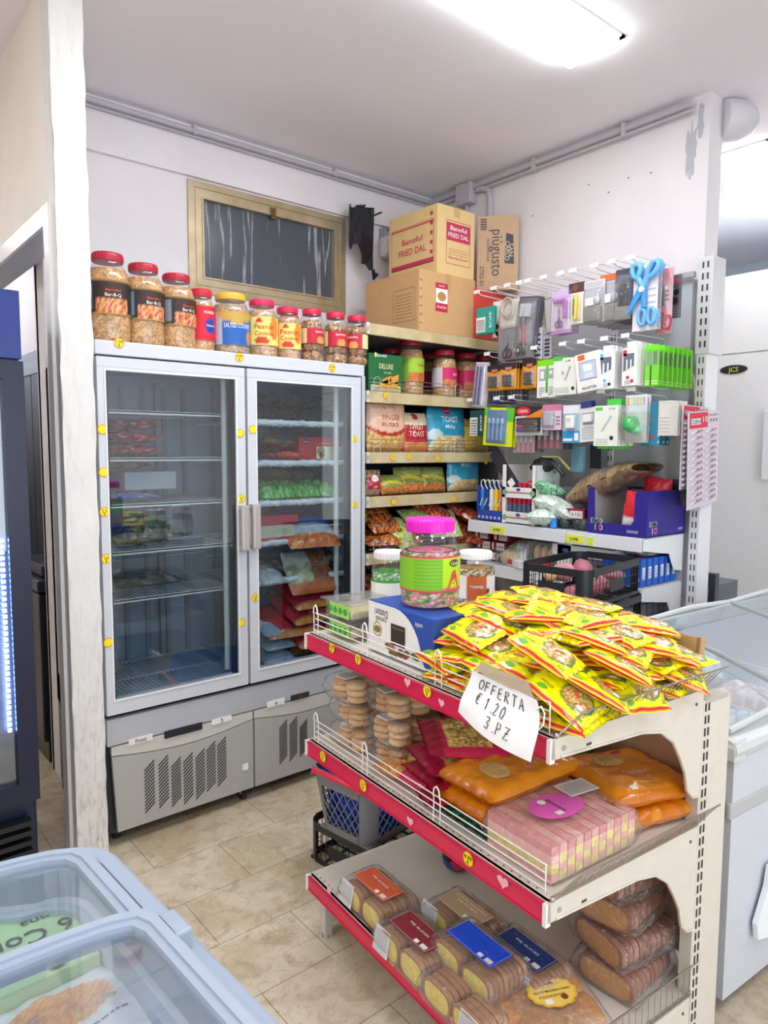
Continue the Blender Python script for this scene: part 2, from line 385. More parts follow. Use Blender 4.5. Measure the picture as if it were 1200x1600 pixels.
# outer shell of the shop
f = MB(); f.box((-3.5, -3, 0), (-3.4, 7.4, CEIL)); struct('wall_far_left', f, M_CREAM)
f = MB(); f.box((-3.5, -3, 0), (-2.0, -2.9, CEIL)); f.box((2.8, -3, 0), (7, -2.9, CEIL)); f.box((-2.0, -3, 2.55), (2.8, -2.9, CEIL)); f.box((-2.0, -3, 0), (2.8, -2.9, .45)); struct('wall_front', f, M_WALL)
f = MB(); f.box((6.4, -3, 0), (6.5, 7.4, CEIL)); struct('wall_far_right', f, pmat('far_wall_paint', hx('#c9d2de'), .75))
f = MB(); f.box((SW+.12, 7.3, 0), (6.5, 7.4, CEIL)); struct('wall_far_back', f, M_WALL)

# window with bronze frame
BR = hx('#a88a58'); BRD = hx('#7d6234')
win = MB(col=BR)
y0 = BW-.012
def fr(mb, x0, x1, z0, z1, w, ya, yb, col):
    mb.box((x0, ya, z0), (x0+w, yb, z1), col); mb.box((x1-w, ya, z0), (x1, yb, z1), col)
    mb.box((x0+w, ya, z0), (x1-w, yb, z0+w), col); mb.box((x0+w, ya, z1-w), (x1-w, yb, z1), col)
fr(win, WX0, WX1, WZ0, WZ1, .032, y0, BW+.06, BR)
fr(win, WX0+.032, WX1-.032, WZ0+.032, WZ1-.032, .008, y0+.006, BW+.05, BRD)
M_BRONZE = pmat('bronze_anodised_frame', hx('#c4b496'), .35, metal=.45, col2=hx('#b19e7c'), scale=9)
wn = struct('window_1', win, M_BRONZE)
f = MB(); fr(f, WX0+.04, WX1-.04, WZ0+.04, WZ1-.04, .040, y0+.002, BW+.04, BR); fr(f, WX0+.074, WX1-.074, WZ0+.074, WZ1-.074, .008, y0-.004, BW+.03, BR)
obj('window_sash', f, M_BRONZE, wn)
f = MB(col=hx('#8e7547')); f.box((2.055, y0-.012, WZ1-.10), (2.085, y0+.002, WZ1-.045)); f.box((2.063, y0-.02, WZ1-.09), (2.077, y0-.012, WZ1-.055)); obj('window_latch', f, METAL, wn)
def pane_mat():
    m, t, b = _new('dusty_dark_pane'); n = t.nodes; L = t.links.new
    tc = n.new('ShaderNodeTexCoord'); mp = n.new('ShaderNodeMapping'); mp.inputs['Scale'].default_value = (10, 1, .55); L(tc.outputs['Object'], mp.inputs[0])
    z = n.new('ShaderNodeTexNoise'); z.inputs['Scale'].default_value = 1.6; z.inputs['Detail'].default_value = 4; L(mp.outputs[0], z.inputs['Vector'])
    g = n.new('ShaderNodeTexNoise'); g.inputs['Scale'].default_value = 160; g.inputs['Detail'].default_value = 2; L(tc.outputs['Object'], g.inputs['Vector'])
    r = n.new('ShaderNodeValToRGB'); e = r.color_ramp.elements; e[0].position = .56; e[0].color = (0, 0, 0, 1); e[1].position = .62; e[1].color = (0, 0, 0, 1); k = e.new(.59); k.color = (1, 1, 1, 1)
    L(z.outputs['Fac'], r.inputs[0]); ml = n.new('ShaderNodeMath'); ml.operation = 'MULTIPLY'; L(r.outputs[0], ml.inputs[0]); L(g.outputs['Fac'], ml.inputs[1])
    mx = n.new('ShaderNodeMix'); mx.data_type = 'RGBA'; L(ml.outputs[0], mx.inputs[0]); mx.inputs[6].default_value = hx('#50555f')+(1,); mx.inputs[7].default_value = hx('#d5dae2')+(1,)
    L(mx.outputs[2], b.inputs['Base Color']); setp(b, rough=.25); return m
f = MB(); f.box((WX0+.075, BW+.012, WZ0+.075), (WX1-.075, BW+.018, WZ1-.075)); obj('window_pane', f, pane_mat(), wn)

# ceiling LED panels (the two in view and unseen ones added to light the shop)
def led(x, y, sx, sy, lab):
    t = thing('ceiling_light', lab, 'ceiling light', (x, y, CEIL), group=None)
    f = MB(col=WHITE)
    for a in ((-1, 0), (1, 0)): f.box((a[0]*sx/2-.012, -sy/2-.012, -.008), (a[0]*sx/2+.012, sy/2+.012, 0))
    for a in (-1, 1): f.box((-sx/2-.012, a*sy/2-.012, -.008), (sx/2+.012, a*sy/2+.012, 0))
    obj('light_frame', f, PAINT, t)
    f = MB(); f.box((-sx/2+.004, -sy/2+.004, -.034), (sx/2-.004, sy/2-.004, -.008)); obj('light_diffuser', f, M_LED, t)
    return t
led(1.66, 1.785, 1.78, .235, 'long bright LED ceiling panel in front of the fridge')
led(4.55, 1.83, 1.2, .27, 'bright LED ceiling panel beyond the end of the side wall')
led(.2, -.6, .6, .6, 'unseen square LED ceiling panel behind the viewer')
led(2.6, -.8, .6, .6, 'unseen square LED ceiling panel over the right-hand aisle')
led(-.9, 2.7, .6, .6, 'added square LED ceiling panel lighting the left partition')  # unseen lamp added to brighten the partition's left face
led(-1.8, 1.2, .6, .6, 'unseen square LED ceiling panel over the left-hand aisle')
led(5.2, 4.6, .6, .6, 'unseen square LED ceiling panel in the far aisle')
led(.3, 5.6, .6, .6, 'added square LED ceiling panel lighting the passage behind the left partition')  # unseen lamp added to brighten the dark passage

# conduit along the ceiling corner
PG = hx('#bcbac2')
f = MB(col=PG)
f.tube([(.95, BW-.045, CEIL-.035), (SW-.03, BW-.045, CEIL-.035)], .014, 8); f.tube([(.95, BW-.04, CEIL-.06), (SW-.03, BW-.04, CEIL-.06)], .006, 6)
f.tube([(SW-.03, BW-.05, CEIL-.035), (SW-.03, 1.72, CEIL-.035)], .016, 8); f.tube([(SW-.03, BW-.05, CEIL-.065), (SW-.03, 1.72, CEIL-.065)], .009, 6)
for x in (1.6, 2.45): f.box((x, BW-.06, CEIL-.055), (x+.02, BW-.022, CEIL-.01))
for y in (2.05, 2.6): f.box((SW-.05, y, CEIL-.075), (SW, y+.02, CEIL-.01))
tag(obj('cable_conduit', f, PAINT), 'grey plastic conduit running along the top of both walls', 'conduit')
f = MB(col=PG)
f.tube([(SW-.022, 3.04, CEIL-.06), (SW-.022, 2.99, CEIL-.065), (SW-.022, 2.95, CEIL-.09), (SW-.022, 2.94, CEIL-.14), (SW-.022, 2.94, 2.45)], .018, 8)
f.tube([(SW-.02, 3.13, CEIL-.09), (SW-.02, 3.13, 2.45)], .013, 8)
tag(obj('down_pipe', f, PAINT), 'pair of grey pipes dropping from the junction box behind the cartons', 'pipe')
f = MB(col=PG); f.box((SW-.065, 3.06, CEIL-.13), (SW, 3.19, CEIL-.005), bev=.01); f.cyl((SW-.066, 3.09, CEIL-.02), (SW-.062, 3.09, CEIL-.02), .006, col=GREY); f.cyl((SW-.066, 3.16, CEIL-.11), (SW-.062, 3.16, CEIL-.11), .006, col=GREY)
tag(obj('junction_box', f, PAINT), 'grey square junction box in the ceiling corner', 'junction box')
# dome on the corner post, small wall lamp, black rag
f = MB(col=hx('#d3d1d8')); f.cyl((SW+.115, 1.63, 3.075), (SW+.15, 1.60, 3.075), .06, n=20)
f.lathe([(.075, 0), (.078, .03), (.07, .075), (.05, .105), (.02, .12), (.004, .123)], n=24)
o = obj('siren_dome', f, PAINT)
f = MB(col=hx('#d3d1d8')); f.lathe([(.085, 0), (.09, .03), (.085, .09), (.065, .14), (.03, .17), (.004, .178)], n=24)
f.cyl((.05, 0, .14), (.052, 0, .15), .006, col=GREY)
bpy.data.objects.remove(o); o = obj('wall_bulkhead', f, PAINT); put(o, (3.36, 1.66, 3.075), (0, radians(90), radians(-35))); tag(o, 'rounded white bulkhead dome at the top of the wall end', 'bulkhead')
f = MB(col=hx('#dcd9dc')); f.box((2.80, BW-.10, 2.72), (2.98, BW-.02, 2.84), bev=.02); f.box((2.82, BW-.05, 2.83), (2.96, BW, 2.90), col=hx('#9b9aa0'))
f.cyl((2.84, BW-.04, 2.89), (2.94, BW-.04, 2.89), .014, col=hx('#77767c'))
tag(obj('emergency_light', f, PAINT), 'small white emergency light on the wall right of the window', 'light')
def rag(u, v):
    a = atY(546+40*u, 318+85*v, BW-.12); w = .018*sin(u*14)+.008*sin(v*9+u*5)
    low = 0
    if v > .75 and u < .35: low = .02
    return (a.x, BW-.13+w, a.z+low)
f = MB(col=hx('#1b1e28'))
edge = [(0, .05), (.04, 0), (.12, 0), (.14, .06), (.22, .07), (.26, .03), (.42, .04), (.46, .01), (.55, .02), (.6, .07), (.9, .09), (1, .14), (.97, .5), (.92, .95), (.86, 1.22), (.74, 1.24), (.66, 1.12), (.52, 1.1), (.46, .98), (.33, .96), (.3, .82), (.18, .8), (.12, .9), (.06, .74), (.03, .4)]
pts = [rag(*e) for e in edge]
n_ = len(pts); f.add(pts+[(p[0], p[1]+.012, p[2]) for p in pts], [list(range(n_)), list(range(n_, 2*n_))[::-1]]+[(i, (i+1) % n_, n_+(i+1) % n_, n_+i) for i in range(n_)])
f.tube([(2.60, BW, 2.97), (2.62, BW-.12, 2.965)], .006, 6); f.tube([(2.74, BW, 2.95), (2.74, BW-.12, 2.95)], .006, 6)
f.tube([pts[14], (pts[14][0]+.015, pts[14][1]+.01, pts[14][2]-.05), (pts[14][0]+.03, pts[14][1], pts[14][2]-.02)], .012, 6)
tag(obj('black_plastic_rag', f, FILM), 'torn black plastic sheet hanging right of the window', 'plastic sheet')

# what shows past the end of the side wall
WC = hx('#dfe3e4')
t = thing('cold_room', 'big white cold cabinet seen past the side wall', 'cold cabinet', (4.6, 0, 0))
f = MB(col=WC); f.box((0, -1.2, 0), (.85, 3.4, 2.66), bev=.01); obj('cabinet_body', f, PAINT, t)
f = MB(col=hx('#eef0f0')); f.box((-.02, -1.2, 2.175), (0, 3.4, 2.65)); f.box((-.02, -1.2, .1), (0, 3.4, 2.165)); obj('cabinet_door', f, PAINT, t)
f = MB(col=hx('#20262e')); P = lambda x, y: (-.026, 2.11+x, 2.075+y)
f.prism([(2.11+.085*cos(a*pi/10), 2.072+.028*sin(a*pi/10)) for a in range(20)], -.025, -.019, axis='x'); f.text('JCS', lambda x, y: (-.027, 2.11-x, 2.072+y), .042, hx('#e3e04a'))
obj('brand_badge', f, PAPER, t, 'oval black badge with yellow letters')
f = MB(col=hx('#eef3f8')); a_, b_ = atX(1187, 750, 4.55), atX(1212, 640, 4.55); f.box((-.07, b_.y, a_.z), (-.045, a_.y-.01, b_.z), bev=.008); f.box((-.05, b_.y+.01, a_.z+.02), (0, b_.y+.04, a_.z+.05)); f.box((-.05, b_.y+.01, b_.z-.05), (0, b_.y+.04, b_.z-.02)); obj('door_handle', f, PLAST, t)
for z, lab in ((2.63, 'upper wooden wall board beyond the end of the side wall'), (2.05, 'lower wooden wall board with a red tag beyond the side wall')):
    f = MB(col=hx('#c9a888')); f.prism([(SW+.12, 1.72), (SW+.12, 2.9), (3.95, 2.9), (3.80, 1.9)], z, z+.035); 
    o = obj('wall_board', f, pmat('board_wood_%d' % int(z*10), hx('#cfae90'), .6, col2=hx('#bd977a'), scale=12)); tag(o, lab, 'shelf board')
f = MB(col=hx('#d8484f')); f.box((3.50, 1.80, 2.086), (3.60, 1.86, 2.10)); f.box((3.5, 1.8, 2.10), (3.56, 1.83, 2.115)); tag(obj('red_tag', f, PAPER), 'small red tag lying on the lower wooden board', 'tag')
t = thing('dark_counter', 'dark grey counter end with an upright past the wall post', 'counter', (3.55, 1.75, 0))
f = MB(col=hx('#5e646e')); f.box((-.12, 0, .72), (.42, .5, .86), bev=.006); obj('counter_top', f, PLAST, t)
f = MB(col=hx('#3a3f48')); f.box((.09, -.03, .74), (.13, .02, .93)); f.box((-.1, .05, 0), (.38, .45, .72)); obj('upright', f, PLAST, t)
f = MB(col=hx('#9fa5ae')); f.box((-.1, .1, .865), (-.02, .35, 1.3)); obj('side_panel', f, PLAST, t)
# black cabinet standing in the passage
t = thing('black_cabinet', 'low black cabinet standing behind the left doorway', 'cabinet', (0.875, 3.67, 0))
f = MB(col=hx('#20242f')); f.box((0, 0, .12), (.40, .6, .86), bev=.01); f.box((.03, .04, 0), (.37, .56, .12), col=hx('#15171d')); obj('body', f, PLAST, t)
f = MB(col=hx('#2a3040')); f.box((-.01, -.02, .87), (.41, .61, .93), bev=.01); f.box((.03, .06, .93), (.3, .5, .99), bev=.01); obj('lid', f, PLAST, t)

# drinks cooler at the left edge
CY = 2.60
t = thing('drinks_cooler', 'tall black drinks cooler with a lit LED strip at the left edge', 'cooler', (.30, CY, 0))
BK = hx('#16203f')
f = MB(col=BK); f.box((-.33, .05, .04), (.30, .62, 2.08), bev=.012); f.box((-.33, .02, 1.86), (.30, .05, 2.08), col=hx('#1d3480')); obj('cooler_body', f, PLAST, t)
f = MB(col=hx('#0b1233')); f.box((-.33, 0, .35), (-.27, .05, 1.85)); f.box((.235, 0, .35), (.30, .05, 1.85)); f.box((-.27, 0, .35), (.235, .05, .42)); f.box((-.27, 0, 1.79), (.235, .05, 1.85)); dr = obj('cooler_door', f, PLAST, t)
f = MB(); f.box((-.27, .02, .42), (.235, .026, 1.79)); obj('door_glass', f, GLASS, dr)
f = MB(col=hx('#0f1116'))
for k in range(6): f.box((-.3, -.005, .09+k*.035), (.27, .03, .108+k*.035))
obj('grille', f, PLAST, t)
M_STRIP = pmat('lit_blue_led', (.45, .7, 1), .5, emit=26, emitc=(.30, .52, 1))
f = MB()
zs0, zs1 = atY(10, 1145, CY+.03).z, atY(8, 838, CY+.03).z; xs_ = atY(9, 990, CY+.03).x-.30
for k in range(34): f.box((xs_-.005, .030, zs0+(zs1-zs0)*k/34), (xs_+.006, .036, zs0+(zs1-zs0)*k/34+.010))
obj('led_strip', f, M_STRIP, t)
# ================================================================== BUILDERS FOR PACKAGING
def flat(c): return lambda u, v, s=1: c
def speck(pal, seed=1):
    q = random.Random(seed)
    return lambda u, v, s=1: q.choice(pal)
def pillow_surface(w, h, t, seals='a', seal=.06, seed=0, wr=.004, stand=False, flatn=2.6, lean=0, lift=0):
    """soft sealed bag. a = across, b = along; returns S(a,b,side,eps) with a,b in -1..1"""
    def S(a, b, side=1, eps=0.0):
        sa = seal if seals in ('a', 'ab') else .012; sb = seal if seals in ('b', 'ab') else .012
        ea = max(0, 1-(min(1, abs(a)/(1-sa)))**flatn)**.55; eb = max(0, 1-(min(1, abs(b)/(1-sb)))**flatn)**.55
        p = ea*eb
        nz = noise.noise(Vector((a*2.1+seed*5.3, b*2.1*h/w+seed*2.7, side*3)))*.6+noise.noise(Vector((a*5+seed, b*5, side*7+seed)))*.3
        edge = (1-ea if seals != 'b' else 0)+(1-eb if seals != 'a' else 0)
        ripple = sin((b if seals == 'a' else a)*17+seed*3)*.35*min(1, edge)*(1 if p > .01 else .5)
        z = t/2*p*side*(1+.25*nz) + wr*(nz*.6*p*side + ripple)
        x = a*w/2*(1-.05*(1-eb)*(seals == 'b')) + wr*.6*noise.noise(Vector((b*3, seed, 1)))
        y = b*h/2*(1-.05*(1-ea)*(seals == 'a')) + wr*.6*noise.noise(Vector((a*3, seed, 2)))
        z += eps*side
        if stand:
            zz = y+h/2
            return Vector((x, -z+lean*zz, zz+lift))
        return Vector((x, y, z+t/2))
    return S
def pillow(w, h, t, paint, nu=18, nv=14, **k):
    S = pillow_surface(w, h, t, **k); f = MB()
    f.grid(lambda u, v: S(2*u-1, 2*v-1, 1), nu, nv, lambda u, v: paint(u, v, 1))
    f.grid(lambda u, v: S(1-2*u, 2*v-1, -1), nu, nv, lambda u, v: paint(1-u, v, -1))
    def on(x, y, eps=.0012): return S(2*x/w, 2*y/h, 1, eps)
    return f, on, S
def decal(f, on, pts, col, eps=.001):
    """a printed patch, fan of triangles draped on the surface"""
    n = len(pts); cx = sum(p[0] for p in pts)/n; cy = sum(p[1] for p in pts)/n
    rings = [1, .66, .33]
    vs = []
    for k in rings: vs += [on(cx+(p[0]-cx)*k, cy+(p[1]-cy)*k, eps) for p in pts]
    vs.append(on(cx, cy, eps)); fs = []
    for r_ in range(2): fs += [(r_*n+i, r_*n+(i+1) % n, (r_+1)*n+(i+1) % n, (r_+1)*n+i) for i in range(n)]
    fs += [(2*n+i, 2*n+(i+1) % n, 3*n) for i in range(n)]
    f.add(vs, fs, col, False)
def ell(cx, cy, rx, ry, n=18, rot=0):
    return [(cx+rx*cos(2*pi*i/n)*cos(rot)-ry*sin(2*pi*i/n)*sin(rot), cy+rx*cos(2*pi*i/n)*sin(rot)+ry*sin(2*pi*i/n)*cos(rot)) for i in range(n)]
def rect(cx, cy, w, h): return [(cx-w/2, cy-h/2), (cx, cy-h/2), (cx+w/2, cy-h/2), (cx+w/2, cy), (cx+w/2, cy+h/2), (cx, cy+h/2), (cx-w/2, cy+h/2), (cx-w/2, cy)]
def jar(name, label, cat, loc, r, h, lidc, pal, lab=None, labz=(.22, .62), rotz=0, group=None, neck=.72, fill=.9, n=28, big=False, ribs=0, lidh=.1, square=0, texts=(), seed=1, contents_mat=None):
    """clear screw-top jar: lid, see-through body, contents, printed label"""
    t = thing(name, label, cat, loc, rotz, group)
    q = random.Random(seed)
    def wob(a, z):
        k = 1.0
        if square: k *= 1+square*(abs(cos(2*a))**2*-.5+.25)
        if ribs: k *= 1+.012*sin(z/h*2*pi*ribs)
        return k
    hl = h*lidh; hb = h-hl
    prof = [(r*.86, 0), (r*.97, h*.02), (r, h*.06), (r, hb*.40), (r, hb*.70), (r*.97, hb*.78), (r*.90, hb*.86), (r*(neck+.08), hb*.93), (r*neck, hb*.965), (r*neck, hb)]
    f = MB(); f.lathe(prof, n=n, wob=wob); obj('jar_body', f, JARPLA, t)
    f = MB(); zt = hb*fill
    def cfn(u, v):
        a = u*2*pi; z = .006+v*(zt-.006); rr = r
        for (r0, z0), (r1, z1) in zip(prof, prof[1:]):
            if z0 <= z <= z1: rr = r0+(r1-r0)*(z-z0)/max(1e-6, z1-z0)
        rr = (rr-.003)*wob(a, z)*(1-.04*abs(noise.noise(Vector((a*4, z*60, seed)))))
        return (rr*cos(a), rr*sin(a), z)
    nn = (44, 30) if big else (30, 18)
    f.grid(cfn, nn[0], nn[1], lambda u, v: (q.choice(pal) if big else lerp(q.choice(pal), pal[0], .6)))
    f.lathe([(r*neck, zt), (r*.3, zt+.006), (.001, zt+.009)], n=16, col=pal[0])
    obj('contents', f, contents_mat or GRAN, t)
    f = MB(col=lidc); rl = r*neck+.004
    f.lathe([(rl, hb-.002), (rl+.001, hb+hl*.15), (rl, hb+hl*.82), (rl*.96, h), (rl*.8, h-.0015), (.001, h-.002)], n=n)
    for i in range(n): a = 2*pi*(i+.5)/n; f.box((rl*cos(a)-.001, rl*sin(a)-.001, hb+hl*.15), (rl*cos(a)+.001, rl*sin(a)+.001, hb+hl*.75), mul(lidc, .9))
    obj('lid', f, PLAST, t)
    if lab:
        z0, z1 = h*labz[0], h*labz[1]; f = MB()
        rr = r+.0015
        R = lambda a, z, e=0: ((rr+e)*wob(a, z)*cos(a), (rr+e)*wob(a, z)*sin(a), z)
        f.grid(lambda u, v: R(u*2*pi, z0+v*(z1-z0)), 72, 20 if big else 12, lab)
        for tx, ang, zz, hh, col, ww in texts:     # ang: degrees round the jar, -90 faces -Y
            f.text(tx, lambda x, y: R(radians(ang)+x/rr, z0+zz*(z1-z0)+y, .0012), hh, col, w=ww)
        obj('label', f, PAPER, t)
    return t
def carton(name, label, cat, loc, dims, col, rotz=0, group=None, mat=None, decor=None, flaps=True, tape=None, parent=None, rot=None):
    """closed box; decor(f, front, side, top) where front(x,y) is on the -Y face, left(x,y) on -X face, top(x,y)"""
    w, d, h = dims
    f = MB(col=col); f.box((-w/2, -d/2, 0), (w/2, d/2, h), bev=min(.003, min(dims)/8))
    fr_ = lambda x, y, e=.0012: (x, -d/2-e, h/2+y)
    lf = lambda x, y, e=.0012: (-w/2-e, -x, h/2+y)
    tp = lambda x, y, e=.0012: (x, y, h+e)
    if decor: decor(f, fr_, lf, tp)
    o = obj(name, f, mat or PAPER, parent); put(o, loc, rot if rot is not None else (0, 0, rotz))
    if parent is None: tag(o, label, cat, group)
    return o
def quad(f, on, x0, y0, x1, y1, col, e=.001):
    f.add([on(x0, y0, e), on(x1, y0, e), on(x1, y1, e), on(x0, y1, e)], [(0, 1, 2, 3)], col)
def outline(f, on, x0, y0, x1, y1, w, col, e=.001):
    quad(f, on, x0, y0, x1, y0+w, col, e); quad(f, on, x0, y1-w, x1, y1, col, e); quad(f, on, x0, y0, x0+w, y1, col, e); quad(f, on, x1-w, y0, x1, y1, col, e)
def lines(f, on, x0, y0, x1, y1, n, col, seed=1, fill=.5, e=.001):
    """rows of small print"""
    q = random.Random(seed); dy = (y1-y0)/n
    for k in range(n):
        x = x0
        while x < x1:
            wd = (x1-x0)*q.uniform(.06, .16); xe = min(x1, x+wd); quad(f, on, x, y0+dy*k, xe, y0+dy*(k+fill), col, e); x = xe+(x1-x0)*.03
def ring(f, on, cx, cy, r0, r1, col, n=20, e=.0015):
    vs = [on(cx+r0*cos(2*pi*i/n), cy+r0*sin(2*pi*i/n), e) for i in range(n)]+[on(cx+r1*cos(2*pi*i/n), cy+r1*sin(2*pi*i/n), e) for i in range(n)]
    f.add(vs, [(i, (i+1) % n, n+(i+1) % n, n+i) for i in range(n)], col)
def disc(f, on, cx, cy, r, col, n=18, e=.001, ry=None):
    ry = ry or r
    f.add([on(cx+r*cos(2*pi*i/n), cy+ry*sin(2*pi*i/n), e) for i in range(n)], [list(range(n))], col)
def price_dot(parent, on, cx, cy, r, txt, name='price_sticker', ry=None):
    f = MB(); ry = ry or r
    disc(f, on, cx, cy, r, hx('#e08a10'), e=.0012, ry=ry); disc(f, on, cx, cy, r*.86, hx('#ffe600'), e=.0018, ry=ry*.86)
    if txt:
        if '|' in txt:
            a, b = txt.split('|'); f.text(a, lambda x, y: on(cx+x, cy+ry*.22+y, .0024), ry*.85, BLACK); f.text(b, lambda x, y: on(cx+x, cy-ry*.45+y, .0024), ry*.75, BLACK)
        else: f.text(txt, lambda x, y: on(cx+x, cy+y, .0024), r*.8, BLACK)
    return obj(name, f, PAPER, parent)
def softbag(name, label, cat, loc, dims, paint, rot=(0, 0, 0), group=None, seals='b', stand=False, seed=0, mat=None, nu=18, nv=14, deco=None, wr=.005, **k):
    w, h, t_ = dims
    f, on, S_ = pillow(w, h, t_, paint, nu, nv, seals=seals, stand=stand, seed=seed, wr=wr, **k)
    if deco: deco(f, on)
    o = obj(name, f, mat or FILM); put(o, loc, rot); return tag(o, label, cat, group)
# ================================================================== TWO-DOOR DISPLAY FRIDGE
FX0, FX1, FY, FB = .873, 2.127, 2.729, 3.40
fz = 1.962
fr_t = thing('display_fridge', 'tall two-door glass display fridge with grey frames against the back wall', 'fridge', (FX0, FY, 0))
def L_(p): return (p[0]-FX0, p[1]-FY, p[2])
AL = hx('#d3d6dc'); ALD = hx('#b4b8bf'); GR = hx('#bcbab4')
f = MB(col=AL)
W = FX1-FX0
f.box((0, .0, 1.912), (W, .67, 1.965), bev=.004)                               # header
f.box((0, .04, .42), (.045, .67, 1.912)); f.box((W-.045, .04, .42), (W, .67, 1.912)); f.box((0, .64, .42), (W, .67, 1.912))
f.box((W-.018, -.004, .46), (W, .04, 1.912), col=hx('#c6cad0')); 
f.box((0, .03, .42), (W, .67, .545)); f.box((0, .0, .415), (W, .03, .52), bev=.003, col=hx('#b9bcc2'))   # sill
f.box((.0, .028, .515), (W, .034, .56), col=hx('#1b2027')); f.box((.0, .028, 1.89), (W, .034, 1.915), col=hx('#1b2027'))
f.box((W/2-.05, .028, .5), (W/2+.0, .034, 1.912), col=hx('#1b2027'))
obj('cabinet_shell', f, PAINT, fr_t)
IN = hx('#93a9be')
f = MB(col=IN)
f.box((.045, .60, .545), (W-.045, .61, 1.90)); f.box((.045, .05, .545), (.05, .6, 1.90)); f.box((W-.05, .05, .545), (W-.045, .6, 1.90)); f.box((.045, .05, .545), (W-.045, .6, .55)); f.box((.045, .05, 1.895), (W-.045, .6, 1.90))
for k in range(6): f.box((.09+k*.1, .585, .56), (.11+k*.1, .60, 1.85), col=hx('#8594a2'))
for xx in (.10, .45, W/2+.12, W/2+.45): f.box((xx, .56, .56), (xx+.02, .585, 1.87), col=hx('#8e9aa5'))
obj('interior_liner', f, PLAST, fr_t)
f = MB(col=hx('#a5b1ba')); f.box((W/2-.03, .06, .55), (W/2+.01, .14, 1.9)); obj('centre_post', f, PAINT, fr_t)
for xx in (W/2-.075, W-.115):
    f = MB(); f.cyl((xx, .075, .60), (xx, .075, 1.86), .013, n=12, col=hx('#d8e0de')); obj('light_tube', f, pmat('unlit_tube_%d' % int(xx*100), hx('#dfe8e4'), .3), fr_t)
# shelves
zl = [atY(172, 641, 2.83).z, atY(172, 716, 2.83).z, atY(176, 789, 2.83).z, atY(178, 863, 2.83).z, atY(180, 938, 2.83).z, .575]
zr = [atY(404, 659, 2.83).z, atY(404, 723, 2.83).z, atY(404, 786, 2.83).z, atY(404, 848, 2.83).z, atY(404, 910, 2.83).z, .575]
def wire_shelf(x0, x1, z):
    f = MB(col=hx('#c9d4da'))
    for y in (.085, .30, .55): f.box((x0, y-.003, z-.006), (x1, y+.003, z))
    f.box((x0, .082, z-.012), (x1, .088, z+.002), col=hx('#dfe8ea'))
    k = x0+.01
    while k < x1: f.box((k, .085, z), (k+.0035, .555, z+.003)); k += .0195
    return obj('wire_shelf', f, METAL if False else PAINT, fr_t)
XL0, XL1, XR0, XR1 = .055, W/2-.045, W/2+.015, W-.06
for z in zl: wire_shelf(XL0, XL1, z)
for z in zr[:5]:
    s = wire_shelf(XR0, XR1, z)
    f = MB()
    def fn(u, v):
        a = v*2*pi; x = XR0+u*(XR1-XR0); r_ = .012+.010*abs(noise.noise(Vector((x*28, a*.6, z*9))))+.004*noise.noise(Vector((x*90, a*2, z)))
        return (x, .088+r_*1.1*cos(a), z-.004+r_*sin(a))
    f.grid(fn, 60, 10); obj('frost', f, M_FROST, s)
wire_shelf(XR0, XR1, zr[5])
# doors
def door(x0, x1, handle_x, gx0, gx1):
    f = MB(col=AL); z0, z1 = .542, 1.903
    gz0, gz1 = .60, 1.853
    for a, b, c_, d_ in ((x0, gx0, z0, z1), (gx1, x1, z0, z1), (gx0, gx1, z0, gz0), (gx0, gx1, gz1, z1)):
        f.box((a, -.012, c_), (b, .026, d_))
    for a, b, c_, d_ in ((gx0-.006, gx0, gz0, gz1), (gx1, gx1+.006, gz0, gz1)): f.box((a, -.016, c_-.006), (b, -.012, d_+.006), hx('#eceef0'))
    f.box((gx0, -.016, gz0-.006), (gx1, -.012, gz0), hx('#eceef0')); f.box((gx0, -.016, gz1), (gx1, -.012, gz1+.006), hx('#eceef0'))
    f.box((x0, -.0125, gz1+.012), (x1, -.0118, gz1+.014), ALD)
    dd = obj('door', f, PAINT, fr_t)
    f = MB(col=hx('#30383f'))
    for a, b in ((gx0, gx0+.008), (gx1-.008, gx1), (gx1-.02, gx1-.015)): f.box((a, -.004, gz0), (b, .02, gz1))
    obj('gasket', f, PLAST, dd)
    f = MB(); f.box((gx0, -.008, gz0), (gx1, -.004, gz1)); obj('door_glass', f, GLASS, dd)
    hx0, hx1, hz0, hz1 = handle_x
    f = MB(col=hx('#b5aeab')); f.box((hx0, -.052, hz0), (hx1, -.034, hz1), bev=.005); f.box((hx0+.003, -.036, hz0), (hx1-.003, -.012, hz0+.02)); f.box((hx0+.003, -.036, hz1-.02), (hx1-.003, -.012, hz1))
    f.box((hx0+.004, -.054, hz0+.01), (hx0+.007, -.051, hz1-.01), hx('#d8d2cd'))
    obj('handle', f, PAINT, dd)
    return dd
pa = [atY(x, y, FY-.012) for x, y in ((166.4, 640), (368, 640), (401, 640), (549, 640))]
h1 = (atY(376, 800, FY-.04).x-FX0, atY(388, 800, FY-.04).x-FX0, atY(380, 861, FY-.04).z, atY(380, 790, FY-.04).z)
h2 = (atY(394, 800, FY-.04).x-FX0, atY(406, 800, FY-.04).x-FX0, atY(400, 858, FY-.04).z, atY(400, 788, FY-.04).z)
door(.0, .606, h1, pa[0].x-FX0, pa[1].x-FX0)
door(.618, W-.032, h2, pa[2].x-FX0, pa[3].x-FX0)
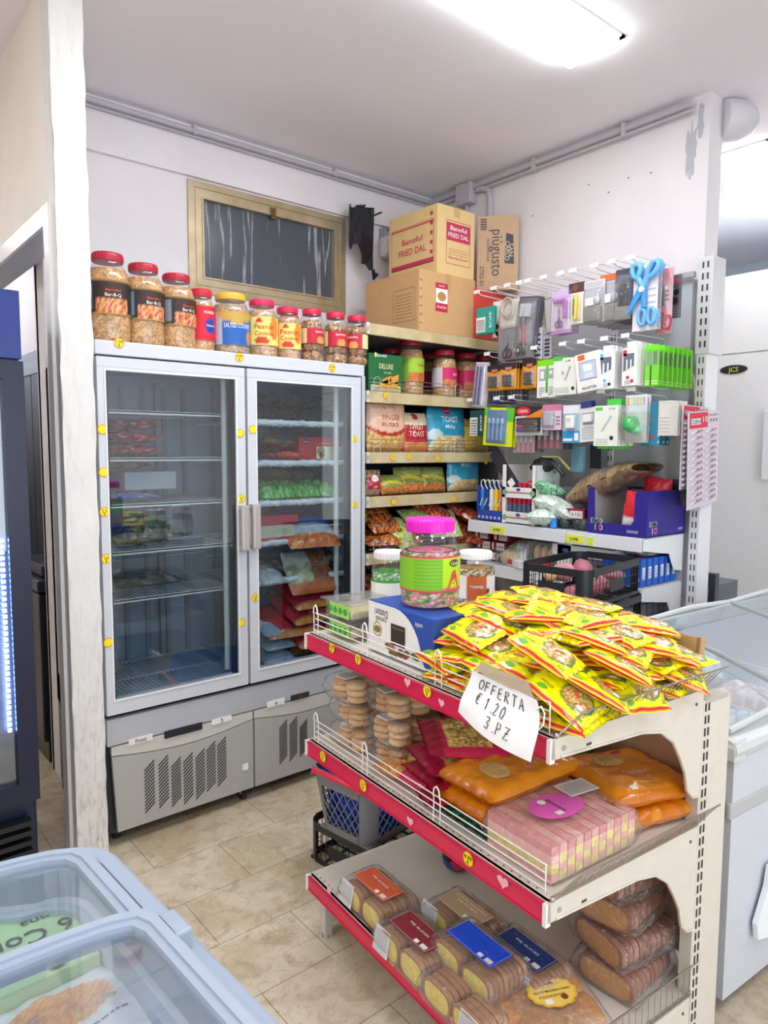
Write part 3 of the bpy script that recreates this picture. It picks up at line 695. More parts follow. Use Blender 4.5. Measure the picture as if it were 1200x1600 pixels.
# stickers on frames
def onf(yy): return lambda x, y, e=.001: (x, yy-e, y)
of = onf(-.013)
def dot(px, py, txt, yy=FY-.013, r=.0185):
    p = atY(px, py, yy); price_dot(fr_t, onf(yy-FY), p.x-FX0, p.z, r, txt)
for a in [(160, 671, ''), (162, 738, ''), (163, 800, '2.5|€'), (166, 873, '2.6|€'), (169, 1004, ''), (375, 677, ''), (377, 779, '2.5|€'), (395, 671, ''), (399, 934, '2.5|€'), (377, 973, '')]: dot(*a)
for a in [(554, 686, '3.|9'), (554, 789, '4.|9')]: dot(*a, r=.016)
for a in [(186, 536, '2.99|€'), (374, 558, '4.99|€'), (519, 575, '5.49|€')]: dot(*a, yy=FY-.001)
# lower grille panels with a curved top band
def panel(x0, x1, slots):
    zt0 = .40; zb = .062
    f = MB(col=hx('#b3b2ae'))
    def top(x):
        u = (x-x0)/(x1-x0); return .372-.055*sin(pi*min(1, max(0, u)))*.55+ .0
    n = 16
    f.prism([(x0+(.016 if x0 < .1 else 0), zb), (x1, zb)]+[(x0+(x1-x0)*(1-i/n), top(x0+(x1-x0)*(1-i/n))) for i in range(n+1)], 0, .02, axis='y')
    o = obj('grille_panel', f, PAINT, fr_t)
    f = MB(col=hx('#cfcdc6'))
    f.prism([(x0+(x1-x0)*i/n, top(x0+(x1-x0)*i/n)+.004) for i in range(n+1)]+[(x1, .41), (x0, .41)], .002, .022, axis='y')
    obj('control_band', f, PAINT, fr_t)
    f = MB(col=hx('#23272c'))
    for sx, sz0, sz1, rows in slots:
        for k in range(rows):
            z = sz0+(sz1-sz0)*k/(rows-1); 
            f.prism([(sx, z), (sx+.042, z+.034), (sx+.042, z+.0405), (sx, z+.0065)], -.0012, .002, axis='y')
    obj('vent_slots', f, PLAST, o); return o
def col_slots(pxs):
    out = []
    for px, ya, yb in pxs:
        p0 = atY(px, ya, FY); p1 = atY(px, yb, FY); out.append((p0.x-FX0, p1.z, p0.z-.035, 13))
    return out
# pixel tops/bottoms of the slanted louvre columns
panel(.016, .632, col_slots([(225, 1193, 1272), (247, 1185, 1264), (267, 1188, 1262), (286, 1181, 1258), (305, 1175, 1250), (322, 1163, 1238), (339, 1156, 1230)]))
panel(.640, W, col_slots([(436, 1129, 1195), (452, 1124, 1190), (468, 1128, 1183)]))
f = MB(col=hx('#2a2e33')); f.box((0, .03, .05), (W, .66, .415)); obj('plinth', f, PLAST, fr_t)
f = MB(col=hx('#1a1c20')); f.box((-.012, .0, .03), (0, .6, .42)); obj('shaded_side', f, PLAST, fr_t)  # fridge's lower side in the dark, its shade put into the colour
for x, y in ((.05, .08), (.60, .05), (W-.06, .08), (.05, .6), (W-.06, .6)):
    f = MB(col=hx('#26282c')); f.cyl((x-.012, y, .026), (x+.012, y, .026), .026, n=14); f.box((x-.016, y-.016, .03), (x+.016, y+.016, .065), col=GREY); obj('castor', f, PLAST, fr_t)
def oy(e0): return lambda x, y, e=.001: (x, e0-e, y)
def plate(px0, py0, px1, py1, col, name, txt=None, th=.02, tcol=BLACK, thick=.004, lab=None, tw=None):
    p0 = atY(px0, py0, FY); p1 = atY(px1, py1, FY)
    x0, x1, z0, z1 = p0.x-FX0, p1.x-FX0, min(p0.z, p1.z), max(p0.z, p1.z)
    f = MB(col=col); f.box((x0, -thick, z0), (x1, .002, z1))
    if txt: f.text(txt, lambda x, y: ((x0+x1)/2+x, -thick-.001, (z0+z1)/2+y), th, tcol, w=tw)
    return obj(name, f, PAPER, fr_t, lab), (x0, x1, z0, z1)
plate(331, 1133, 361, 1117, WHITE, 'number_label', '5', .026)
plate(417, 1106, 444, 1090, WHITE, 'number_label', '6', .024)
o_, (x0, x1, z0, z1) = plate(201, 1165, 238, 1146, hx('#efe9ea'), 'maker_sticker', 'Frost', .022)
plate(257, 1154, 315, 1128, hx('#20262e'), 'control_display', None, thick=.006)
plate(454, 1095, 482, 1080, hx('#30353b'), 'control_display', '-21', .014, hx('#ff3b3b'), thick=.006)
plate(379, 1204, 387, 1192, WHITE, 'torn_sticker')

# ---- contents of the fridge
def fgrp(side): return 'frozen packs behind the %s fridge door' % side
def fitem(px, shelf, side, dims, paint, lab, rotx=0, rotz=0, y=2.93, lift=.004, seals='b', name='frozen_pack', cat='frozen food', deco=None, seed=0, mat=None, stand=False, roty=0):
    z = (zl if side == 'left' else zr)[shelf]+lift
    x = atY(px, 750, y).x
    return softbag(name, lab, cat, (x, y, z), dims, paint, (rotx, roty, rotz), None, seals, stand, seed, mat, deco=deco)
q = random.Random(11)
DG = [hx('#39443f'), hx('#4b5650'), hx('#2c3533'), hx('#5e6a60'), hx('#6b6a55')]
RB = [hx('#a01f2c'), hx('#7c1822'), hx('#c43a2e'), hx('#5a1d2a')]
GB = [hx('#3fae3a'), hx('#2f8f34'), hx('#5cc24a'), hx('#25722c'), hx('#a9c98a')]
OB = [hx('#b86a3a'), hx('#8e4f2e'), hx('#c98a52'), hx('#e0c9a0'), hx('#d8dcd8')]
def blot(pal, sc=3, seed=0):
    def p(u, v, s=1):
        k = noise.noise(Vector((u*sc*2+seed*7, v*sc*2, seed+s)))*1.3+.5
        return pal[max(0, min(len(pal)-1, int(k*len(pal))))]
    return p
# right door, top shelf (above shelf 0)
for i, px in enumerate((408, 440, 475, 512)):
    fitem(px, 0, 'right', (.19, .30, .07), blot(DG, 3, i), ['dark green frosted bag on the top shelf, left end', 'grey-green frosted bag second on the top right shelf', 'dark mixed vegetable bag third on the top right shelf', 'dark bag at the right end of the top right shelf'][i], y=3.02, seed=i)
    fitem(px+6, 0, 'right', (.18, .28, .06), blot(DG, 4, i+9), ['dim frosted bag lying over the left bag of the top right shelf', 'dim frosted bag lying over the second bag of the top right shelf', 'dim frosted bag lying over the third bag of the top right shelf', 'dim frosted bag lying over the last bag of the top right shelf'][i], y=3.02, lift=.076, seed=i+5, rotz=.2)
# right, shelf 1: dark bags, orange-red bag and red boxes
fitem(412, 1, 'right', (.20, .32, .05), blot(RB, 3, 3), 'red frozen bag lying left on the second right shelf', y=3.0, seed=2)
fitem(414, 1, 'right', (.20, .32, .07), blot(DG+[hx('#c9853f')], 3, 5), 'dark bag stacked on the red frozen bag', y=3.0, lift=.056, seed=4)
fitem(436, 1, 'right', (.13, .28, .05), blot([hx('#e2543a'), hx('#d8432f'), hx('#f08a5a'), hx('#b8202c')], 4, 5), 'orange-red frozen bag beside the red carton', y=2.95, seed=7)
def redbox(f, fr, lf, tp):
    quad(f, fr, -.045, -.048, .10, .012, hx('#dfe3b8')); disc(f, fr, -.02, -.008, .022, hx('#9c8a58'), e=.002); disc(f, fr, -.015, -.03, .016, hx('#7a6a48'), e=.002)
    disc(f, fr, -.105, .035, .022, hx('#1b2f57'), e=.002, ry=.012); f.text('Crown', lambda x, y: fr(-.105+x, .035+y, .003), .012, WHITE)
    f.text('12g', lambda x, y: fr(.07+x, -.01+y, .003), .014, hx('#4a5240')); lines(f, fr, -.03, .025, .08, .035, 1, hx('#e88a92'))
carton('frozen_carton', 'red frozen food carton with a pale food picture label', 'frozen food', (atY(492, 690, 2.93).x, 2.95, zr[1]+.004), (.29, .20, .115), hx('#b8202f'), decor=redbox)
# right, shelf 2: green bags
for i, px in enumerate((410, 430, 452, 478, 500)):
    fitem(px, 2, 'right', (.11, .20, .085), blot(GB, 4, i), ['green vegetable bag first from the left on the third right shelf', 'green vegetable bag second from the left on the third right shelf', 'green vegetable bag in the middle of the third right shelf', 'green vegetable bag right of the middle on the third right shelf', 'green vegetable bag fifth from the left on the third right shelf'][i], y=2.92+.02*(i % 2), seed=i, rotz=q.uniform(-.4, .4), rotx=.25)
for i, px in enumerate((522, 540)): fitem(px, 2, 'right', (.12, .20, .10), blot([hx('#7d5f54'), hx('#8f7a50'), hx('#a34a52'), hx('#5c6a48')], 4, i), ['brownish bag next to the green bags', 'dull reddish bag at the right end of the green row'][i], y=3.0, seed=i+20)
for i, px in enumerate((425, 462, 498)): fitem(px, 2, 'right', (.15, .2, .08), blot([hx('#7e8a62'), hx('#5d6a4c'), hx('#8a6f60')], 4, i+4), ['olive bag behind the green bags, left', 'olive bag behind the green bags, middle', 'olive bag behind the green bags, right'][i], y=3.12, lift=.07, seed=i+30)
# right, shelf 3
def cbox(f, fr, lf, tp): quad(f, fr, -.09, .0, .09, .042, hx('#b9bda6')); quad(f, fr, -.09, -.042, .09, -.012, hx('#c03044')); disc(f, fr, .02, -.027, .016, hx('#24345e'), e=.002, ry=.008)
carton('frozen_carton', 'cream and red frozen carton below the handle of the right door', 'frozen food', (atY(421, 830, 2.9).x-.02, 2.92, zr[3]+.004), (.20, .22, .06), hx('#c9ccb9'), decor=cbox)
carton('frozen_carton', 'flat red carton lying on the cream carton', 'frozen food', (atY(425, 830, 2.95).x-.02, 2.96, zr[3]+.07), (.22, .2, .045), hx('#c62046'))
def bl(u, v, s=1):
    if v > .62: return hx('#2f62b8')
    if v < .30: return q.choice([hx('#c8703a'), hx('#b8582c'), hx('#dc8a4a')])
    return q.choice([hx('#bcc3cc'), hx('#a9b4c2'), hx('#c8cdd0')])
fitem(478, 3, 'right', (.27, .24, .06), bl, 'blue and white frozen bag with orange pieces leaning on the fourth shelf', y=2.86, rotx=.55, rotz=-.15, seed=3, deco=lambda f, on: f.text('Crown', lambda x, y: on(x, y+.02, .002), .035, hx('#8a8f96')))
fitem(512, 3, 'right', (.16, .2, .06), blot(OB, 3, 2), 'orange-brown frozen bag right of the blue and white bag', y=2.92, rotx=.2, seed=8)
fitem(445, 3, 'right', (.16, .22, .05), blot([hx('#3a3f80'), hx('#5a3a70'), hx('#2f3a66')], 3, 2), 'violet frozen bag under the blue and white bag', y=2.98, seed=12)
# right, shelf 4
def mix(u, v, s=1):
    if v < .22: return hx('#c26a38')
    if u < .55 and v < .66: return q.choice([hx('#aab294'), hx('#c9ccb0'), hx('#8c9678')])
    if u >= .55: return q.choice([hx('#8f5238'), hx('#a86a48'), hx('#7a4632')])
    return hx('#c3c8c6')
fitem(478, 4, 'right', (.25, .22, .05), mix, 'clear frozen bag with pale and brown pieces on the fifth shelf', y=2.86, rotx=1.0, rotz=-.06, seed=4)
fitem(430, 4, 'right', (.2, .22, .06), blot([hx('#8f6a42'), hx('#4a4c50'), hx('#70583c'), hx('#9a9ea2')], 3, 8), 'dim brown frozen bag behind on the fifth shelf', y=3.0, rotx=.4, seed=5)
fitem(412, 4, 'right', (.13, .2, .05), blot([hx('#b9c2c8'), hx('#9fa9b2')], 3, 8), 'pale grey frozen bag at the left of the fifth shelf', y=2.88, rotx=.3, seed=6)
fitem(524, 4, 'right', (.12, .2, .08), blot(DG+[hx('#8a949c')], 3, 8), 'dark grey frozen bag at the right of the fifth shelf', y=2.95, rotx=.7, seed=9)
# right, bottom: red bags
def rb(u, v, s=1):
    k = noise.noise(Vector((u*5, v*3, s)))
    if v < .14 or v > .86: return q.choice([hx('#c98a3c'), hx('#b8742e')])
    if abs(v-.5) < .34: return hx('#b0182c')
    return hx('#8e1424')
def rdeco(f, on):
    decal(f, on, ell(.02, .0, .045, .028), hx('#274a9c')); decal(f, on, ell(.02, .0, .038, .021), hx('#5f86c8'), .0016)
    f.text('Crown', lambda x, y: on(.02+x, y, .0026), .02, WHITE)
labs = ['red frozen bag with a blue badge at the bottom of the pile, right', 'red frozen bag with a blue badge, second from the bottom of the pile', 'red frozen bag with a blue badge in the middle of the pile', 'red frozen bag with a blue badge on top of the pile']
for i, (px, lf_, rz_) in enumerate(((480, .09, .1), (445, .15, -.1), (470, .20, .15), (478, .265, .05))):
    fitem(px, 5, 'right', (.30, .26, .07), rb, labs[i], y=2.88+.01*i, lift=lf_, rotx=.45, rotz=rz_, seed=i, deco=rdeco)
def ws(u, v, s=1): return hx('#c9ced2') if v > .3 else hx('#8ea6c0')
def wdeco(f, on): decal(f, on, ell(0, -.02, .04, .02), hx('#2b4f90')); f.text('Crown', lambda x, y: on(x, y-.02, .002), .016, WHITE)
for i in range(3): fitem(418, 5, 'right', (.17, .24, .06), ws, ['white frozen bag with blue badge on the fridge floor, lowest', 'white frozen bag with blue badge on the fridge floor, middle', 'white frozen bag on the fridge floor, topmost of three'][i], y=2.9, lift=.01+.066*i, rotx=.25, seed=i+3, deco=wdeco)
for i, px in enumerate((465, 505)): fitem(px, 5, 'right', (.2, .24, .07), blot(OB, 3, i), ['brown and white frozen bag at the bottom under the red bags', 'brown frozen bag at the bottom right under the red bags'][i], y=2.93, lift=.01, rotx=.2, seed=i)
fitem(516, 5, 'right', (.16, .22, .09), blot([hx('#8c9296'), hx('#a9aeb0'), hx('#6a6f74')], 4, 3), 'silver grey frozen bag standing right of the red bags', y=2.95, lift=.12, rotx=.9, seed=6)
fitem(530, 5, 'right', (.14, .22, .08), blot(OB, 4, 3), 'orange-brown frozen bag in the bottom right corner', y=2.9, lift=.06, rotx=.6, seed=16)
fitem(430, 5, 'right', (.2, .2, .07), blot([hx('#8a8468'), hx('#6f6a52'), hx('#a79c78')], 3, 6), 'olive frozen bag lying left of the red pile', y=3.05, lift=.25, seed=18)
# left door
for i in range(3): fitem(195, 1, 'left', (.24, .3, .05), blot(RB+[hx('#c9b6bd')], 4, i), ['dark red bag lowest of three on the second left shelf', 'dark red bag middle of three on the second left shelf', 'dark red bag topmost of three on the second left shelf'][i], y=2.98, lift=.004+.053*i, seed=i, rotz=.1*i)
fitem(192, 2, 'left', (.24, .3, .04), blot([hx('#2a4c9c'), hx('#3f66b8'), hx('#a9b4c4')], 3, 4), 'blue frozen bag on the third left shelf', y=2.98, seed=8)
carton('frozen_carton', 'plain pale grey carton on the blue bag in the left compartment', 'frozen food', (atY(225, 750, 3.0).x, 3.02, zl[2]+.05), (.22, .2, .075), hx('#a9adb8'))
fitem(190, 2, 'left', (.2, .2, .04), blot([hx('#5f7d5c'), hx('#8a3a40'), hx('#9aa09a')], 3, 4), 'green and red bag lying on top in the left compartment', y=3.0, lift=.135, seed=9)
for i, px in enumerate((200, 240)): fitem(px, 3, 'left', (.18, .3, .08), blot(DG+[hx('#8fa08c')], 4, i+2), ['frosted green bag at the left of the fourth left shelf', 'frosted green bag at the middle of the fourth left shelf'][i], y=3.02, seed=i+40)
fitem(215, 4, 'left', (.3, .3, .05), blot([hx('#41614b'), hx('#5e6f66'), hx('#8794a0')], 4, 7), 'dim green bag lying on the fifth left shelf', y=3.08, seed=44)

# ---- jars standing on the fridge
GOLD = [hx('#c99a62'), hx('#d8ab74'), hx('#b8824a'), hx('#e3bf8c'), hx('#a8703c')]
NUTS = [hx('#a8693a'), hx('#c08550'), hx('#8c532a'), hx('#d09a66')]
JT = fz+.003
def bbq(u, v, s=1):
    a = u*360
    if v < .05 or v > .95: return hx('#b89248')
    if a > 292 or a < 60: return hx('#222630') if (v > .5) else hx('#2c3038')
    if 200 < a < 250 and .12 < v < .8: return hx('#7f858c')
    if 250 < a < 292 and v < .48: return rnd.choice([hx('#c8603a'), hx('#d98a50'), hx('#a8402a'), hx('#e0a070')])
    return hx('#2b2420')
BT = [('Banoful', -82, .70, .013, hx('#e05a3c'), .055), ('Bar-B-Q', -82, .56, .017, WHITE, .06), ('CHANACHUR', -82, .42, .008, hx('#d8c060'), .05)]
def bbqp(u, v, s=1):
    a = (u*360) % 360
    if v < .04 or v > .96: return hx('#b89248')
    if 232 < a < 318:
        if v < .45: return rnd.choice([hx('#c8603a'), hx('#d98a50'), hx('#a8402a'), hx('#e0a070'), hx('#e8b488')])
        return hx('#3a2420')
    if 190 < a < 225 and .1 < v < .85: return hx('#8a9098')
    return hx('#23262e')
def jx(px, y=2.83): return atY(px, 480, y).x
for i, px in enumerate((170, 225, 276)):
    jar('snack_jar', ['large jar of fried chickpea snack leftmost on the fridge', 'large snack jar second from the left on the fridge', 'large snack jar third from the left, beside the small red-labelled jar'][i], 'jar', (jx(px), 2.83, JT), .081-.003*i, .335-.018*i, hx('#b81e3a'), GOLD, bbqp, (.30, .68), texts=BT, seed=i, square=.04, neck=.66, rotz=[-.25, 0, .15][i], lidh=.085)
def redlab(u, v, s=1):
    a = u*360; return hx('#1f3fa0') if ((a-285)/22)**2+((v-.42)/.25)**2 < 1 else hx('#d8182f')
jar('snack_jar', 'narrow jar with red label and blue badge on the fridge', 'jar', (jx(314), 2.83, JT), .056, .255, hx('#cf1f38'), GOLD, redlab, (.18, .72), texts=[('WONDER', -80, .82, .016, WHITE, .05), ('bakery', -76, .44, .013, WHITE, .035)], seed=5, lidh=.11)
def blulab(u, v, s=1):
    a = u*360
    if ((a-262)/60)**2+((v-.95)/.30)**2 < 1: return hx('#caa24a')
    if ((a-305)/15)**2+((v-.25)/.18)**2 < 1: return hx('#d88a3c')
    return hx('#2462b4') if 220 < a < 335 else hx('#b8c4d0')
jar('cookie_jar', 'ribbed cookie jar with yellow lid and blue label on the fridge', 'jar', (jx(360), 2.83, JT), .082, .255, hx('#e2b93b'), [hx('#b89878'), hx('#a8906e'), hx('#8f8b86')], blulab, (.14, .68), texts=[('SALTED COOKIES', -94, .58, .026, WHITE, .125)], seed=6, ribs=9, lidh=.10)
def pnut(u, v, s=1):
    a = u*360
    if ((a-288)/20)**2+((v-.62)/.45)**2 < 1: return hx('#e88a30')
    if ((a-240)/26)**2+((v-.15)/.14)**2 < 1: return hx('#c83a28')
    if ((a-230)/12)**2+((v-.86)/.09)**2 < 1: return hx('#c81e2e')
    return hx('#f0e27a') if 195 < a < 318 else hx('#e0423a')
for i, (px, rr, hh) in enumerate(((409, .070, .25), (449, .060, .235))):
    jar('cookie_jar', ['wider peanut cookie jar with yellow label on the fridge', 'narrower peanut cookie jar right of its wider twin'][i], 'jar', (jx(px), 2.83, JT), rr, hh, hx('#e0245a'), [hx('#c89a6a'), hx('#b8875a'), hx('#b5b0aa'), hx('#a39a90')], pnut, (.20, .68), texts=[('Peanut', -112, .66, .03, hx('#c81e2e'), .085), ('Cookies', -112, .42, .026, hx('#c81e2e'), .085)], seed=7+i, ribs=9, lidh=.10)
def ball_jar(px, lab, turn=0, lid=hx('#d42249'), y=2.83):
    r_, h_ = .056, .245
    t = thing('biscuit_jar', lab, 'jar', (jx(px, y), y, JT), turn)
    f = MB(); f.lathe([(r_*.8, 0), (r_, .02), (r_*.93, .06), (r_, .10), (r_*.93, .14), (r_, .18), (r_*.9, .205), (r_*.75, .217), (r_*.75, .222)], n=28); obj('jar_body', f, JARPLA, t)
    q2 = random.Random(px); f = MB()
    for z in (.028, .075, .122, .17):
        for k in range(5):
            a = k*2*pi/5+z*30
            f.blob((r_*.52*cos(a), r_*.52*sin(a), z), .0245, None, 12, amp=.12, seed=k)
    f.c = [q2.choice([hx('#b98a5c'), hx('#a3744a'), hx('#cfa678'), hx('#8f633e')]) for _ in f.c]
    obj('contents', f, FOOD, t)
    f = MB(col=lid); f.lathe([(r_*.78, .218), (r_*.8, .226), (r_*.8, .24), (r_*.72, h_), (.001, h_)], n=28); obj('lid', f, PLAST, t)
    def lb(u, v, s=1):
        a = u*360
        if a < 215 or a > 330: return hx('#e9e6a8')
        if ((a-285)/24)**2+((v-.18)/.3)**2 < 1: return hx('#e0a052')
        return hx('#c81e3a')
    f = MB(); R = lambda a, z, e=0: ((r_*1.0+.001+e)*cos(a), (r_*1.0+.001+e)*sin(a), z)
    f.grid(lambda u, v: R(u*2*pi, .085+v*.068), 72, 10, lb); f.text('BANOFUL', lambda x, y: R(radians(-78)+x/r_, .137+y, .0012), .012, WHITE); obj('label', f, PAPER, t)
    return t
ball_jar(487, 'nut ball jar with red lid, third from the right on the fridge')
ball_jar(524, 'nut ball jar with red lid, second from the right on the fridge', -.3)
ball_jar(557, 'nut ball jar at the right end of the fridge, label turned away', -1.2)
ball_jar(452, 'nut ball jar half hidden behind the peanut cookie jars', 0, y=3.02)
# ================================================================== WOOD-FRONTED SHELVING ON THE BACK WALL
WY = 2.80; SX0 = 2.195; SX1 = 3.215
def wz(px, py): return atY(px, py, WY).z
M_OAK = pmat('oak_shelf_edge', hx('#d8c8a0'), .5, col2=hx('#bfa878'), scale=16, bump=.1)
M_OAK.node_tree.nodes['Noise Texture'].inputs['Scale'].default_value = 9
unit = thing('wooden_shelving', 'wood-fronted shelving unit in the corner right of the fridge', 'shelving unit', (SX0, WY, 0))
Wd = SX1-SX0
WZ = [wz(573, 505)+.0, wz(573, 612), wz(573, 708), wz(573, 778), wz(573, 868), wz(573, 868)-.30, .22]
f = MB(col=hx('#4a4d55')); f.box((0, .60, .05), (Wd, .615, WZ[0])); f.box((0, .05, .05), (.012, .6, WZ[0]-.05), col=hx('#6e7075')); f.box((Wd-.012, .05, .05), (Wd, .6, WZ[0]-.05), col=hx('#6e7075')); obj('back_panel', f, PAINT, unit)
for i, z in enumerate(WZ):
    f = MB(col=hx('#8a8780')); f.box((0, .018, z-.03), (Wd, .60, z)); s_ = obj('shelf', f, PAINT, unit)
    f = MB(); f.box((.012, 0, z-.052), (Wd, .018, z+.004), bev=.003); obj('wooden_edge', f, M_OAK, s_)
    f = MB(col=hx('#e8e4da')); f.box((-.002, -.004, z-.05), (.014, .02, z+.006)); f.box((.003, -.006, z-.035), (.009, -.003, z-.012), col=GREY); obj('end_cap', f, PLAST, s_)
    if i in (1, 2, 4):
        f = MB(col=hx('#dedcd6'))
        for k in range(4): f.tube([(.02, .004, z+.008+.02*k), (Wd*.93, .004, z+.008+.02*k)], .0016, 5)
        for xx in (.05, .55, .62):
            f.tube([(xx, .004, z), (xx, .004, z+.065), (xx+.012, .004, z+.078), (xx+.03, .004, z+.078), (xx+.042, .004, z+.065), (xx+.042, .004, z)], .0016, 5)
        obj('wire_guard', f, METAL, s_)
for px, py, tx in ((603, 618, '5.2|€'), (614, 715, '2.4|€'), (639, 714, '2.4|€'), (684, 717, '1.5|€'), (759, 721, '2|€'), (615, 785, '5|€'), (708, 780, '1.5|€'), (757, 629, '4|')):
    p = atY(px, py, WY-.002); price_dot(unit, lambda x, y, e=.001: (x, -.002-e, y), p.x-SX0, p.z, .0165, tx)
def wbase(px, shelf, y): return (atY(px, 600, y).x, y, WZ[shelf]+.006)
# --- top cartons
C1 = hx('#e3c489'); C2 = hx('#d0a472'); C3 = hx('#c6a584')
M_CARD = vmat('corrugated_cardboard', .75, bump=.12, bscale=50, var=.07)
RB_ = hx('#c8365a')
yb = WY+.01
a = atY(655, 420, yb); b = atY(742, 500, yb); top_low = wz(655, 418)
dlow = atX(571, 450, a.x).y-yb
z0 = WZ[0]+.006
def dec_low(f, fr, lf, tp):
    w = b.x-a.x; h = top_low-z0
    cx = (atY(690, 465, yb).x)-(a.x+b.x)/2; cz = atY(690, 465, yb).z-(z0+h/2)
    quad(f, fr, cx-.045, cz-.075, cx+.045, cz+.075, hx('#c9284a')); quad(f, fr, cx-.043, cz-.03, cx+.043, cz+.045, WHITE, .0016); disc(f, fr, cx, cz+.005, .032, hx('#c08a4a'), e=.002, ry=.024); f.text('Fried Dal', lambda x, y: fr(cx+x, cz-.05+y, .002), .018, WHITE)
    f.text('Banoful', lambda x, y: fr(cx+x, cz+.06+y, .002), .013, WHITE)
    for k in range(6): f.box((-w/2+.004, -.0+-dlow/2-.004, h*(.12+k*.14)-h*0), (-w/2+.02, -dlow/2-.001, h*(.12+k*.14)+.006), col=hx('#b88c5e'))
    outline(f, lf, .02, -.10, dlow/2-.03, .07, .0025, hx('#8a7050')); lines(f, lf, .04, -.08, dlow/2-.05, .055, 8, hx('#8a7050'), 3, .22)
    quad(f, fr, -.02, h/2-.10, .02, h/2, hx('#c59a66'), .0008)
carton('cardboard_carton', 'large brown cardboard carton at the bottom of the stack on the shelving', 'box', ((a.x+b.x)/2, yb+dlow/2, z0), (b.x-a.x, dlow, top_low-z0), C2, mat=M_CARD, decor=dec_low)
a2 = atY(684, 316, yb+.02); b2 = atY(742, 335, yb+.02); top2 = a2.z; bot2 = top_low+.004
d2 = atX(608, 350, a2.x).y-(yb+.02)
def dec_up(f, fr, lf, tp):
    w = b2.x-a2.x; h = top2-bot2
    x0, x1, y0, y1 = -w*.27, w*.38, -h*.33, h*.30
    outline(f, fr, x0, y0, x1, y1, .003, RB_); quad(f, fr, x0+.004, y1-h*.29, x1-.004, y1-.012, RB_)
    cx = (x0+x1)/2
    f.text('Banoful', lambda x, y: fr(cx+x, y1-h*.105+y, .0018), .034, WHITE, w=(x1-x0)*.68); f.text('FRIED DAL', lambda x, y: fr(cx+x, y1-h*.205+y, .0018), .034, WHITE, w=(x1-x0)*.84)
    lines(f, fr, x0+.02, y0+.05, x1-.02, y0+.09, 3, RB_, 2, .2); f.text('Banoful Foods', lambda x, y: fr(cx+x, y0+.035+y, .0018), .018, RB_, w=(x1-x0)*.8)
    quad(f, fr, -.02, h/2-.05, .025, h/2, hx('#cfae74'), .0008)
    X0, X1 = -d2*.44, d2*.43          # left face runs away from the viewer
    L2 = lambda x, y, e=.0012: lf(x, y, e)
    outline(f, L2, X0+.0, -h*.32, X1, h*.30, .003, RB_); quad(f, L2, X0, -h*.32, X1, -h*.25, RB_); quad(f, L2, X0, h*.26, X1, h*.28, RB_)
    f.text('Banoful', lambda x, y: L2(x, h*.08+y, .0018), .045, RB_, w=d2*.42); f.text('FRIED DAL', lambda x, y: L2(x, -h*.08+y, .0018), .05, RB_, w=d2*.56)
    for k in range(5): quad(f, L2, d2*.36, -h*.2+k*.05, d2*.41, -h*.2+k*.05+.02, RB_)
lfx = None
carton('cardboard_carton', 'yellowish fried dal carton with pink print on top of the brown carton', 'box', ((a2.x+b2.x)/2, yb+.02+d2/2, bot2), (b2.x-a2.x, d2, top2-bot2), C1, mat=M_CARD, decor=dec_up)
ys = 2.735
a3 = atY(745, 338, ys); b3 = atY(812, 452, ys); b3x = min(b3.x, SW-.03); tz = a3.z; bz = atY(745, 455, ys).z
def dec_sc(f, fr, lf, tp):
    w = b3x-a3.x; h = tz-bz; DK = hx('#5d5854')
    f.text('piùgusto', lambda x, y: fr(.0+y*1.0, -x*1.0, .0015), .085, DK, w=h*.62)
    f.add([fr(w*.20, h*.26), fr(w*.37, h*.23), fr(w*.40, -h*.16), fr(w*.17, -h*.14)], [(3, 2, 1, 0)], hx('#4d4f5a'))
    f.text('SAN', lambda x, y: fr(w*.32+y, h*.03-x, .002), .034, hx('#d9c8b0'), w=h*.17); f.text('CARLO', lambda x, y: fr(w*.24+y, h*.02-x, .002), .034, hx('#d9c8b0'), w=h*.26)
    f.text('2702-01', lambda x, y: fr(-w*.37+y, -h*.30-x, .0015), .034, DK, w=h*.26)
    for k in range(5): quad(f, fr, -w*.42, h*.44-k*.013, -w*.27, h*.44-k*.013+.008, DK)
    quad(f, fr, -w*.26, -h*.12, -w*.20, h*.2, hx('#a08c74')); lines(f, fr, -w*.17, -h*.2, -w*.13, h*.2, 12, hx('#9a8870'), 3, .5)
P0 = atY(746, 338, 2.862); P1 = atX(811, 345, 3.175); L3 = (P1-P0).xy.length; an = atan2(P1.y-P0.y, P1.x-P0.x); nrm = Vector((-sin(an), cos(an)))
a3 = Vector((0, 0, 0)); b3x = L3; tz = P0.z; bz = atY(746, 455, 2.862).z
mid_ = (P0.xy+P1.xy)/2+nrm*.026
carton('cardboard_carton', 'tall cardboard carton with grey crisp-brand print standing in the corner', 'box', (mid_.x, mid_.y, bz), (L3, .05, tz-bz), C3, rotz=an, mat=M_CARD, decor=dec_sc)
zr_ = WZ[0]+.006
carton('red_carton', 'bright red carton under the corner carton, behind the hooks', 'box', (3.075, 2.93, zr_), (.24, .26, bz-zr_-.004), hx('#d9483c'))
